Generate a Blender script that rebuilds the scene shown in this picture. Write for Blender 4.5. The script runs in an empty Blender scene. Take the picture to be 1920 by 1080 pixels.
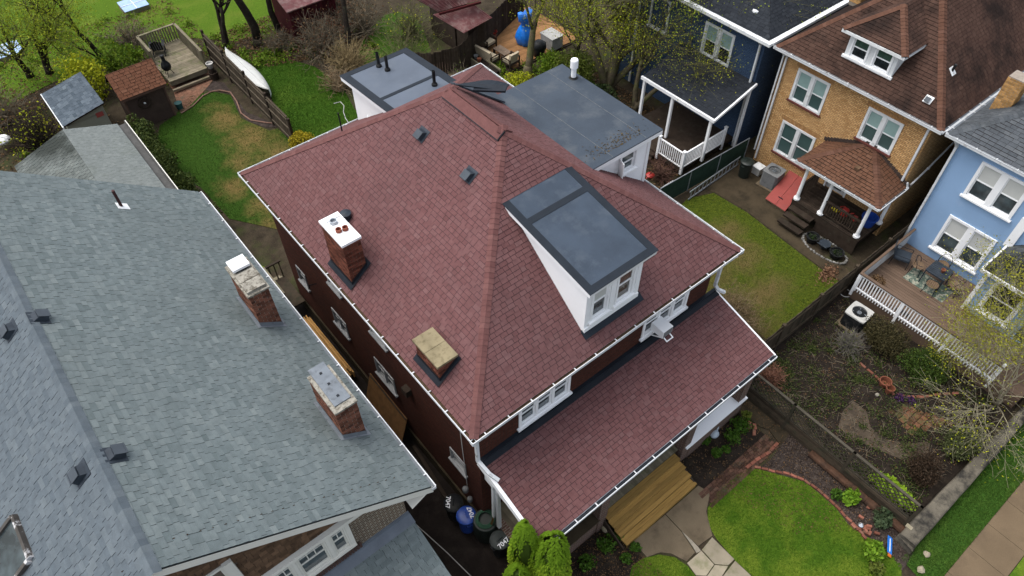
import bpy, bmesh, math, random
from mathutils import Vector, Matrix
random.seed(11)
scene = bpy.context.scene
COL = scene.collection

# ------------------------------------------------------------------ camera
cam_data = bpy.data.cameras.new('Camera')
cam = bpy.data.objects.new('Camera', cam_data)
COL.objects.link(cam)
scene.camera = cam
PITCH, ROLL, YAW = math.radians(49.6), math.radians(0.518), math.radians(38.76)
CAMPOS = Vector((-4.619,-7.334,22.800))
_f = Vector((math.sin(YAW)*math.cos(PITCH), math.cos(YAW)*math.cos(PITCH), -math.sin(PITCH)))
_r = Vector((math.cos(YAW), -math.sin(YAW), 0))
_d = _f.cross(_r)
_r2 = math.cos(ROLL)*_r + math.sin(ROLL)*_d
_d2 = -math.sin(ROLL)*_r + math.cos(ROLL)*_d
_m = Matrix((_r2, -_d2, -_f)).transposed().to_4x4()
_m.translation = CAMPOS
cam.matrix_world = _m
cam_data.sensor_width = 36.0
cam_data.lens = 36.0*1363.4/1920.0
cam_data.clip_start = 0.1
cam_data.clip_end = 1000
scene.render.resolution_x, scene.render.resolution_y = 1024, 576

# ------------------------------------------------------------------ sky, sun, exposure
SUN_EL, SUN_AZ = math.radians(66), math.radians(-38)      # azimuth measured from +Y towards +X
world = bpy.data.worlds.new('World'); scene.world = world; world.use_nodes = True
wn = world.node_tree.nodes; wl = world.node_tree.links
bg = wn['Background']
sky = wn.new('ShaderNodeTexSky'); sky.sky_type = 'NISHITA'; sky.sun_disc = False
sky.sun_elevation = SUN_EL; sky.sun_rotation = SUN_AZ
sky.air_density = 1.0; sky.dust_density = 4.0; sky.ozone_density = 1.0
hsv = wn.new('ShaderNodeHueSaturation'); hsv.inputs['Saturation'].default_value = 0.46      # overcast: cloud-white sky
wl.new(sky.outputs[0], hsv.inputs['Color']); wl.new(hsv.outputs[0], bg.inputs[0]); bg.inputs[1].default_value = 0.15
sun_d = bpy.data.lights.new('Sun', 'SUN'); sun = bpy.data.objects.new('Sun', sun_d); COL.objects.link(sun)
sun_d.energy = 0.8; sun_d.angle = math.radians(60); sun_d.color = (1.0, 0.97, 0.93)
_s = Vector((math.sin(SUN_AZ)*math.cos(SUN_EL), math.cos(SUN_AZ)*math.cos(SUN_EL), math.sin(SUN_EL)))
sun.rotation_euler = _s.to_track_quat('Z', 'Y').to_euler()
vs = scene.view_settings
vs.view_transform = 'Standard'; vs.look = 'None'; vs.gamma = 1.0; vs.use_curve_mapping = False
vs.exposure = 0.98

# ------------------------------------------------------------------ materials
def nmat(name):
    m = bpy.data.materials.new(name); m.use_nodes = True
    nt = m.node_tree; b = nt.nodes['Principled BSDF']
    return m, nt, b
def noise(nt, vec, scale, detail=4, rough=.55):
    n = nt.nodes.new('ShaderNodeTexNoise'); n.inputs['Scale'].default_value = scale
    n.inputs['Detail'].default_value = detail; n.inputs['Roughness'].default_value = rough
    nt.links.new(vec, n.inputs['Vector']); return n.outputs['Fac']
def ramp(nt, fac, lo, hi, a=0.0, b=1.0):
    n = nt.nodes.new('ShaderNodeMapRange'); n.clamp = True
    nt.links.new(fac, n.inputs[0])
    for i, v in enumerate((lo, hi, a, b)): n.inputs[i+1].default_value = v
    return n.outputs[0]
def mixc(nt, fac, a, b, mode='MIX'):
    n = nt.nodes.new('ShaderNodeMix'); n.data_type = 'RGBA'; n.blend_type = mode; n.clamp_factor = True
    for s, v in ((n.inputs['Factor'], fac), (n.inputs[6], a), (n.inputs[7], b)):
        if isinstance(v, (int, float)): s.default_value = v
        elif isinstance(v, tuple): s.default_value = (*v, 1) if len(v) == 3 else v
        else: nt.links.new(v, s)
    return n.outputs[2]
def math2(nt, op, a, b):
    n = nt.nodes.new('ShaderNodeMath'); n.operation = op
    for s, v in ((n.inputs[0], a), (n.inputs[1], b)):
        if isinstance(v, (int, float)): s.default_value = v
        else: nt.links.new(v, s)
    return n.outputs[0]
def pos(nt): return nt.nodes.new('ShaderNodeNewGeometry').outputs['Position']
def uv(nt): return nt.nodes.new('ShaderNodeUVMap').outputs['UV']
def scaled(nt, vec, sc):
    n = nt.nodes.new('ShaderNodeMapping'); nt.links.new(vec, n.inputs['Vector'])
    n.inputs['Scale'].default_value = sc; return n.outputs[0]
def bump(nt, b, h, strength=.3, dist=.02):
    n = nt.nodes.new('ShaderNodeBump'); n.inputs['Strength'].default_value = strength; n.inputs['Distance'].default_value = dist
    nt.links.new(h, n.inputs['Height']); nt.links.new(n.outputs[0], b.inputs['Normal'])
def attr(nt, name='tint'):
    n = nt.nodes.new('ShaderNodeAttribute'); n.attribute_name = name; return n.outputs['Fac']
def C3(c, k=1.0): return tuple(min(1.0, x*k) for x in c)
def mat(name, col, rough=.8, var=.18, scale=3.0, col2=None, s2=1.2, lo=.5, hi=.65, grain=120, gv=.08,
        bmp=.15, bscale=60, tint=0.0, tcol=None, metal=0.0, spec=.12, stretch=None):
    """Plain painted / wooden / mineral surface: base colour, slow variation, grain, wear in a second colour."""
    m, nt, b = nmat(name)
    p = pos(nt)
    if stretch: p = scaled(nt, p, stretch)
    n1 = noise(nt, p, scale, 5)
    c = mixc(nt, ramp(nt, n1, .3, .7), C3(col, 1-var), C3(col, 1+var))
    if col2: c = mixc(nt, ramp(nt, noise(nt, p, s2, 6, .65), lo, hi), c, col2)
    if tcol is not None: c = mixc(nt, attr(nt), c, mixc(nt, .75, c, tcol))
    if tint: c = mixc(nt, 1.0, c, mixc(nt, attr(nt), (1-tint,)*3, (1+tint,)*3), 'MULTIPLY')
    if gv: 
        g = noise(nt, p, grain, 2)
        c = mixc(nt, 1.0, c, mixc(nt, ramp(nt, g, .3, .7), (1-gv,)*3, (1+gv,)*3), 'MULTIPLY')
    nt.links.new(c, b.inputs['Base Color'])
    b.inputs['Roughness'].default_value = rough; b.inputs['Metallic'].default_value = metal
    b.inputs['Specular IOR Level'].default_value = spec
    if bmp: bump(nt, b, noise(nt, p, bscale, 3), bmp, .01)
    return m
def brickmat(name, c1, c2, mortar, bw=.21, bh=.075, ms=.012, rough=.9, dirt=.35, dcol=(.02,.017,.015)):
    m, nt, b = nmat(name); u = uv(nt); p = pos(nt)
    n = nt.nodes.new('ShaderNodeTexBrick'); nt.links.new(u, n.inputs['Vector'])
    n.inputs['Color1'].default_value = (*c1, 1); n.inputs['Color2'].default_value = (*c2, 1); n.inputs['Mortar'].default_value = (*mortar, 1)
    n.inputs['Scale'].default_value = 1; n.inputs['Brick Width'].default_value = bw; n.inputs['Row Height'].default_value = bh
    n.inputs['Mortar Size'].default_value = ms; n.inputs['Bias'].default_value = -.1; n.inputs['Mortar Smooth'].default_value = .2
    c = mixc(nt, ramp(nt, noise(nt, p, .9, 6), .45, .75, 0, dirt), n.outputs['Color'], dcol)
    c = mixc(nt, 1.0, c, mixc(nt, ramp(nt, noise(nt, p, 14, 3), .3, .7), (.78,)*3, (1.22,)*3), 'MULTIPLY')
    nt.links.new(c, b.inputs['Base Color']); b.inputs['Roughness'].default_value = rough; b.inputs['Specular IOR Level'].default_value = .1
    h = mixc(nt, n.outputs['Fac'], (1,1,1), (0,0,0)); bump(nt, b, h, .6, .01)
    return m
def shinglemat(name, ca, cb, cc, stain=(.05,.04,.04), samt=.3, rough=.92, edge=None, slo=.55, shi=.75, ss=.5):
    """Asphalt shingle: granule speckle, tab-to-tab blend by the 'tint' attribute, weather streaks."""
    m, nt, b = nmat(name); p = pos(nt); t = attr(nt)
    c = mixc(nt, ramp(nt, t, .0, .5), ca, cb); c = mixc(nt, ramp(nt, t, .5, 1.0), c, cc)
    sp = noise(nt, p, 170, 2, .7)
    c = mixc(nt, 1.0, c, mixc(nt, ramp(nt, sp, .3, .7), (.72,)*3, (1.28,)*3), 'MULTIPLY')
    c = mixc(nt, 1.0, c, mixc(nt, ramp(nt, noise(nt, p, 6, 5), .3, .7), (.88,)*3, (1.12,)*3), 'MULTIPLY')
    c = mixc(nt, ramp(nt, noise(nt, p, ss, 7, .65), slo, shi, 0, samt), c, stain)
    c = mixc(nt, ramp(nt, t, -.6, -.4, 1, 0), c, mixc(nt, .3, (.008,.008,.009), stain))   # cut asphalt edge, blackened to draw the shade line of each course
    nt.links.new(c, b.inputs['Base Color']); b.inputs['Roughness'].default_value = rough
    b.inputs['Specular IOR Level'].default_value = .10
    bump(nt, b, sp, .3, .006)
    return m
def grassmat(name, ca, cb, cc, s=.7, lo=.5, hi=.64, dcol=(.03,.022,.015), dlo=.68, dhi=.78, ds=1.1, patches=()):
    m, nt, b = nmat(name); p = pos(nt)
    f = noise(nt, p, 9, 6, .7); c = mixc(nt, ramp(nt, f, .3, .7), ca, cb)
    if patches:
        msk = None; wob = ramp(nt, noise(nt, p, 1.5, 7, .7), .2, .8, -.75, .75)
        for (cx, cy, rx, ry) in patches:      # worn, straw-coloured areas of the lawn
            vm = nt.nodes.new('ShaderNodeMapping'); vm.vector_type = 'POINT'; nt.links.new(p, vm.inputs[0])
            vm.inputs['Scale'].default_value = (1/rx, 1/ry, 0); vm.inputs['Location'].default_value = (-cx/rx, -cy/ry, 0)
            ln = nt.nodes.new('ShaderNodeVectorMath'); ln.operation = 'LENGTH'; nt.links.new(vm.outputs[0], ln.inputs[0])
            q = math2(nt, 'SUBTRACT', math2(nt, 'ADD', 1.0, wob), ln.outputs['Value'])
            msk = q if msk is None else math2(nt, 'MAXIMUM', msk, q)
        c = mixc(nt, ramp(nt, msk, -.25, .9, 0, .9), c, cc)
    else: c = mixc(nt, ramp(nt, noise(nt, p, s, 7, .65), lo, hi), c, cc)
    c = mixc(nt, ramp(nt, noise(nt, p, ds, 7, .65), dlo, dhi), c, dcol)
    c = mixc(nt, 1.0, c, mixc(nt, ramp(nt, noise(nt, p, 55, 3, .7), .3, .7), (.6,)*3, (1.4,)*3), 'MULTIPLY')
    nt.links.new(c, b.inputs['Base Color']); b.inputs['Roughness'].default_value = .95
    b.inputs['Specular IOR Level'].default_value = .05
    bump(nt, b, noise(nt, p, 40, 4, .7), .6, .04); return m
def leafmat(name, ca, cb, rough=.6, trans=.25):
    m, nt, b = nmat(name); t = attr(nt)
    c = mixc(nt, t, ca, cb); nt.links.new(c, b.inputs['Base Color'])
    b.inputs['Roughness'].default_value = rough; b.inputs['Specular IOR Level'].default_value = .1
    if trans:
        tr = nt.nodes.new('ShaderNodeBsdfTranslucent'); nt.links.new(c, tr.inputs[0])
        mx = nt.nodes.new('ShaderNodeMixShader'); mx.inputs[0].default_value = trans
        nt.links.new(b.outputs[0], mx.inputs[1]); nt.links.new(tr.outputs[0], mx.inputs[2])
        nt.links.new(mx.outputs[0], nt.nodes['Material Output'].inputs[0])
    return m
def glassmat(name, col=(.015,.02,.022), rough=.06, cur=None):
    m, nt, b = nmat(name); p = pos(nt)
    c = mixc(nt, ramp(nt, noise(nt, p, 2.2, 3), .35, .65), C3(col, .6), C3(col, 1.5))
    nt.links.new(c, b.inputs['Base Color']); b.inputs['Roughness'].default_value = rough
    b.inputs['Specular IOR Level'].default_value = .6; b.inputs['Coat Weight'].default_value = .3
    return m

WHITE = mat('white_paint', (.84,.85,.85), .55, .03, 1.5, (.55,.53,.48), 2.0, .68, .85, gv=.03, bmp=.04)
WHITE2 = mat('weathered_white_paint', (.66,.68,.68), .65, .08, 2.5, (.30,.30,.27), 3.0, .58, .78, gv=.05, bmp=.08)
CREAM = mat('cream_trim_paint', (.68,.67,.60), .6, .05, 2.0, (.40,.36,.28), 2.0, .64, .85, gv=.03, bmp=.05)
GUTTER = mat('white_gutter_metal', (.60,.62,.63), .45, .06, 2.0, (.18,.16,.13), 5.0, .56, .72, gv=.03, bmp=.02)
RED_SH = shinglemat('red_shingle', (.106,.049,.048), (.126,.061,.060), (.140,.075,.074), (.082,.050,.050), .5, slo=.46, shi=.78, ss=.35)
RED_CAP = shinglemat('red_cap_shingle', (.112,.050,.047), (.124,.057,.053), (.136,.065,.060), (.085,.05,.047), .35)
RED_DECK = mat('roof_underlay', (.036,.020,.022), .95, .1)
GREY_SH = shinglemat('grey_shingle', (.100,.124,.126), (.129,.155,.157), (.160,.187,.185), (.10,.118,.118), .5, slo=.46, shi=.78, ss=.3)
GREY_SH2 = shinglemat('shaded_grey_shingle', (.078,.096,.110), (.094,.113,.127), (.110,.130,.142), (.075,.09,.102), .3)  # darker, bluer copy of the grey shingle: left-slope shade put into the colour
GREY_DECK = mat('grey_roof_underlay', (.045,.055,.062), .95, .1)
BROWN_SH = shinglemat('brown_shingle', (.048,.027,.020), (.062,.035,.026), (.078,.046,.034), (.012,.009,.008), .85, slo=.46, shi=.64, ss=.55)
BROWN_CAP = shinglemat('brown_cap_shingle', (.085,.042,.028), (.095,.048,.032), (.108,.056,.039), (.04,.024,.018), .4)
BROWN_DECK = mat('brown_roof_underlay', (.018,.011,.009), .95, .1)
NAVY_SH = shinglemat('dark_slate_shingle', (.018,.021,.026), (.026,.030,.036), (.036,.041,.048), (.01,.01,.012), .4)
BLUE_SH = shinglemat('blue_grey_dark_shingle', (.050,.057,.064), (.072,.080,.088), (.095,.104,.110), (.02,.022,.022), .6)
SHED_SH = shinglemat('rust_shingle', (.105,.046,.026), (.13,.058,.034), (.15,.074,.045), (.045,.045,.022), .5)
SHEDB_SH = shinglemat('shed_blue_shingle', (.042,.056,.070), (.070,.088,.106), (.11,.135,.155), (.045,.05,.036), .4)
MEMB = mat('grey_roof_membrane', (.042,.057,.078), .6, .14, 1.3, (.060,.076,.097), 1.8, .5, .68, 220, .16, .12, 180)
MEMB2 = mat('dark_roof_membrane', (.046,.059,.076), .78, .14, .8, (.072,.084,.097), 1.1, .5, .66, 200, .18, .2, 150)
MEMBL = mat('shiny_roof_membrane', (.088,.106,.134), .40, .10, .9, (.11,.128,.152), 1.5, .5, .8, 200, .05, .05, 90)
MEDGE = mat('membrane_edge_band', (.016,.021,.028), .6, .12, 2.5, gv=.06)
BLACK = mat('black_metal_flashing', (.014,.017,.022), .45, .2, 3)
BLACKP = mat('black_plastic', (.012,.013,.014), .45, .2, 3, (.03,.03,.028), 5)
VENTM = mat('dark_vent_metal', (.030,.038,.048), .4, .2, 5)
LEAD = mat('lead_flashing', (.17,.19,.21), .5, .15, 4, (.08,.085,.09), 4, .55, .7)
CEMENT = mat('cement_cap', (.22,.185,.112), .9, .15, 3, (.11,.09,.05), 5, .5, .72)
CEMW = mat('white_cement_cap', (.82,.82,.82), .8, .05, 3, (.4,.36,.3), 7, .6, .75)
CEMG = mat('stained_cement_cap', (.27,.255,.215), .85, .15, 6, (.10,.09,.07), 8, .48, .62)
METAL = mat('galvanised_sheet', (.34,.37,.40), .4, .12, 4, (.16,.16,.16), 6, .58, .75, metal=.5)
CLAY = mat('clay_flue', (.22,.07,.045), .85, .15, 8)
BRICKP = mat('chimney_brick', (.120,.042,.027), .9, .15, 9, (.04,.024,.02), 6, .55, .75, tint=.5, bmp=.3)
BRICKG = mat('pale_chimney_brick', (.150,.066,.043), .9, .15, 9, (.05,.035,.03), 6, .55, .75, tint=.5, bmp=.3)
MORTAR = mat('mortar', (.26,.225,.185), .95, .15, 9)
MORTARD = mat('dark_mortar', (.125,.10,.08), .95, .15, 9)
BRICK_DK = brickmat('dark_red_brick_wall', (.062,.018,.012), (.088,.028,.018), (.040,.027,.021))
BRICK_Y = brickmat('yellow_brick_wall', (.64,.395,.175), (.43,.23,.088), (.16,.105,.055), .20, .072, .010, dirt=.28, dcol=(.24,.145,.07))
BRICK_YS = brickmat('yellow_brick_soldier', (.40,.22,.09), (.33,.165,.06), (.22,.15,.09), .068, .22, .008, dirt=.2, dcol=(.20,.12,.06))
BRICK_G = brickmat('brown_brick_wall', (.12,.072,.046), (.082,.051,.036), (.30,.27,.21), .22, .085, .018)
BRICK_PORCH = brickmat('porch_brick_wall', (.145,.068,.046), (.095,.05,.04), (.20,.175,.15), .21, .075, .014)
SHAKE = mat('brown_wood_shake', (.115,.070,.042), .9, .25, 5, (.06,.038,.025), 4, .52, .75, tint=.35)
REDSILL = mat('red_brick_sill', (.115,.040,.032), .9, .2, 8)
STUCCO = mat('sky_blue_stucco', (.240,.370,.555), .85, .06, .8, (.29,.41,.58), 1.2, .6, .8, 60, .05, .35, 45)
NAVYP = mat('navy_painted_brick', (.045,.075,.135), .8, .12, 2)
NAVYB = brickmat('navy_brick_wall', (.042,.072,.125), (.054,.088,.145), (.032,.052,.095), dirt=.25, dcol=(.02,.03,.05))
GLASS = glassmat('dark_window_glass')
GLASSB = glassmat('window_glass_mid', (.05,.065,.07), .08)
BLINDG = mat('green_blind', (.22,.33,.31), .6, .08, 2, gv=.02, bmp=0, spec=.6)
BLINDW = mat('white_blind', (.52,.53,.50), .6, .06, 2, gv=.02, bmp=0, spec=.6)
BLINDD = mat('teal_screen', (.045,.085,.082), .3, .15, 2, gv=.02, bmp=0, spec=.6)
CURT = mat('green_curtain', (.04,.075,.055), .6, .3, 9, gv=0, bmp=0)
DEBRIS = mat('leaf_debris', (.075,.05,.03), .95, .4, 20, tint=.5)
WOODT = mat('new_tan_lumber', (.285,.175,.052), .75, .15, 2.0, (.155,.085,.028), 2.5, .54, .72, tint=.18, stretch=(.6,6,6))
WOODG = mat('weathered_grey_wood', (.175,.150,.105), .85, .2, 3, (.115,.115,.06), 2.5, .48, .68, tint=.25)
WOODD = mat('dark_stained_wood', (.036,.026,.019), .85, .25, 4, (.055,.048,.034), 3, .55, .75, tint=.35)
WOODF = mat('brown_fence_wood', (.055,.042,.029), .88, .25, 4, (.032,.036,.022), 3, .52, .72, tint=.35)
WOODP = mat('orange_cedar_deck', (.25,.13,.055), .75, .15, 2.5, (.16,.075,.035), 2, .55, .75, tint=.18)
WOODB = mat('brown_composite_deck', (.120,.082,.058), .75, .12, 2, (.085,.058,.043), 2, .55, .8, tint=.12)
WOODA = mat('alley_lumber', (.46,.26,.09), .8, .18, 4, tint=.2)
PLY = mat('plywood_sheet', (.16,.085,.035), .8, .2, 5)
CONC = mat('concrete', (.125,.098,.064), .92, .14, 1.4, (.075,.058,.038), 1.6, .48, .7, 90, .18, .25, 70)
CONCD = mat('damp_concrete', (.050,.038,.023), .9, .25, 1.2, (.026,.021,.013), 1.4, .46, .66, 90, .2, .3, 70)
SIDEW = mat('sidewalk_concrete', (.128,.093,.057), .92, .10, 1.0, (.096,.070,.044), 1.2, .5, .75, 100, .16, .25, 90)
WALLC = mat('mossy_concrete_wall', (.115,.102,.078), .95, .25, 2.2, (.030,.028,.024), 1.8, .44, .60, 70, .2, .35, 50)
FLAG = mat('pale_flagstone', (.27,.235,.17), .9, .12, 2, (.17,.165,.095), 2.5, .5, .7, tint=.15)
SOIL = mat('garden_soil', (.017,.013,.010), .97, .4, 3, (.042,.033,.023), 1.3, .54, .74, 45, .5, .9, 28)
MULCH = mat('bark_mulch', (.038,.029,.025), .97, .4, 5, (.085,.068,.056), 3, .52, .75, 50, .6, .9, 34)
GROUND = mat('leaf_littered_ground', (.040,.031,.020), .97, .4, 2, (.036,.044,.014), .6, .50, .66, 40, .5, .8, 26)
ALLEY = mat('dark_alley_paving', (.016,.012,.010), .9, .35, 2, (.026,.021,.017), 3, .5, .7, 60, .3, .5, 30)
PAVER = mat('orange_paver', (.105,.050,.028), .9, .25, 6, (.045,.055,.02), 3, .46, .64, tint=.45)
PAVERD = mat('red_brick_paver', (.075,.040,.028), .9, .25, 6, (.045,.04,.027), 3, .5, .7, tint=.4)
EDGER = mat('terracotta_edging', (.185,.072,.048), .9, .2, 6, (.10,.075,.05), 4, .52, .72, tint=.4)
G_FRONT = grassmat('front_lawn_grass', (.032,.076,.006), (.066,.126,.011), (.108,.156,.016), .9, .44, .62, dcol=(.06,.06,.018), dlo=.66, dhi=.82, ds=1.8)
G_BACK = grassmat('patchy_lawn_grass', (.018,.048,.006), (.036,.074,.010), (.150,.105,.038), dlo=.62, dhi=.80, patches=[(3.3,26.0,.9,1.6),(3.7,23.8,1.3,1.7),(4.1,21.8,1.2,1.5),(3.0,20.4,1.0,.8),(2.0,18.9,.9,.9),(1.3,20.8,.7,1.0),(1.7,16.8,1.1,1.5),(2.4,22.4,.7,.8)])
G_BACK2 = grassmat('back_lawn_grass', (.024,.064,.006), (.046,.098,.010), (.062,.108,.013), .5, .5, .7, dlo=.70, dhi=.86)
G_FAR = grassmat('bright_far_lawn_grass', (.048,.098,.008), (.080,.135,.012), (.10,.135,.018), .5, .5, .7, dlo=.74, dhi=.9)
G_SIDE = grassmat('mossy_lawn_grass', (.030,.052,.008), (.085,.105,.010), (.115,.084,.034), dlo=.62, dhi=.80, patches=[(13.2,1.2,2.0,1.8),(14.4,3.2,1.3,1.2),(12.6,2.8,1.0,1.4),(16.2,2.9,1.2,1.0),(15.2,1.0,1.6,.9),(16.9,4.3,.9,.8)])
G_VERGE = grassmat('verge_grass', (.024,.066,.010), (.046,.098,.014), (.06,.105,.016), .5, .5, .7, dlo=.76, dhi=.88)
BARK = mat('tree_bark', (.110,.090,.058), .95, .3, 6, (.110,.115,.042), 3, .44, .64, 30, .3, .8, 25)
BARKD = mat('dark_wet_bark', (.022,.017,.013), .95, .3, 6, (.04,.04,.025), 3, .55, .7, 30, .3, .8, 25)
TWIG = mat('bare_twigs', (.135,.112,.078), .95, .3, 3)
TWIGG = mat('mossy_twigs', (.105,.10,.048), .95, .3, 3)
L_YEL = leafmat('spring_yellow_leaf', (.20,.25,.015), (.42,.42,.02))
L_GRN = leafmat('spring_green_leaf', (.07,.14,.012), (.17,.24,.02))
L_OLV = leafmat('olive_leaf', (.065,.095,.016), (.15,.18,.03))
L_DRK = leafmat('dark_evergreen_leaf', (.014,.026,.010), (.04,.062,.018))
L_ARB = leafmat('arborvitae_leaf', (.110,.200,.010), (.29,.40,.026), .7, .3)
L_LIME = leafmat('lime_shrub_leaf', (.15,.26,.015), (.28,.40,.03))
L_MID = leafmat('garden_plant_leaf', (.030,.075,.010), (.075,.15,.018))
L_DRY = leafmat('dry_brown_leaf', (.07,.042,.022), (.19,.115,.055))
L_RED = leafmat('reddish_twig_leaf', (.09,.045,.03), (.21,.09,.05))
L_FORS = leafmat('forsythia_flower', (.20,.165,.01), (.44,.35,.025))
L_PUR = leafmat('purple_flower', (.03,.016,.04), (.085,.035,.11))
BLUEP = mat('bright_blue_plastic', (.015,.055,.28), .4, .15, 3, spec=.5)
TARP = mat('bright_blue_tarp', (.006,.16,.62), .45, .25, 6, spec=.5, bmp=.6, bscale=14)
GREENP = mat('dark_green_plastic', (.010,.016,.013), .45, .2, 4, spec=.5)
REDP = mat('red_plastic', (.40,.03,.025), .4, .15, 4, spec=.5)
REDHATCH = mat('faded_red_steel', (.26,.060,.052), .55, .08, 2, (.20,.065,.058), 3, .55, .75)
YELP = mat('yellow_plastic', (.45,.38,.03), .5, .15, 4)
BEIGE = mat('beige_cushion', (.44,.37,.26), .9, .08, 4)
RUG = mat('green_patterned_rug', (.075,.105,.085), .95, .3, 9, (.28,.28,.22), 7, .5, .58)
RATTAN = mat('brown_rattan', (.14,.095,.06), .85, .2, 20)
GREYM = mat('grey_unit_metal', (.16,.165,.165), .5, .12, 4, (.08,.08,.08), 5, .56, .75)
LTGREY = mat('pale_unit_plastic', (.40,.395,.37), .5, .1, 4, (.25,.24,.22), 5, .55, .75)
ROOFRED = mat('faded_red_sheet_roof', (.145,.058,.058), .7, .2, 2, (.20,.125,.115), 3, .46, .62)
BARNRED = mat('barn_red_boards', (.045,.008,.010), .8, .2, 3, tint=.25)
SIDEG = mat('pale_green_siding', (.20,.205,.16), .8, .1, 2)
SHEDBR = mat('dark_brown_siding', (.060,.042,.034), .85, .15, 3)
STONE = mat('garden_stone', (.20,.185,.15), .9, .2, 8)
PEBBLE = mat('pale_pebbles', (.19,.185,.17), .9, .2, 30, tint=.5)
TERRA = mat('terracotta_pot', (.17,.062,.036), .85, .2, 6)
LETTER = mat('white_lettering', (.75,.76,.78), .7, .03, 2, gv=0, bmp=0)
SCREEN = mat('green_fence_screen', (.020,.040,.028), .9, .2, 4)
SKYREF = mat('sky_reflection_glazing', (.30,.42,.62), .15, .1, 3, gv=0, bmp=0)  # blue sky reflection put into the pane colour
CABLE = mat('dark_cable', (.03,.026,.024), .7, .1)
CABLEW = mat('pale_cable', (.42,.42,.40), .7, .1)

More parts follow.
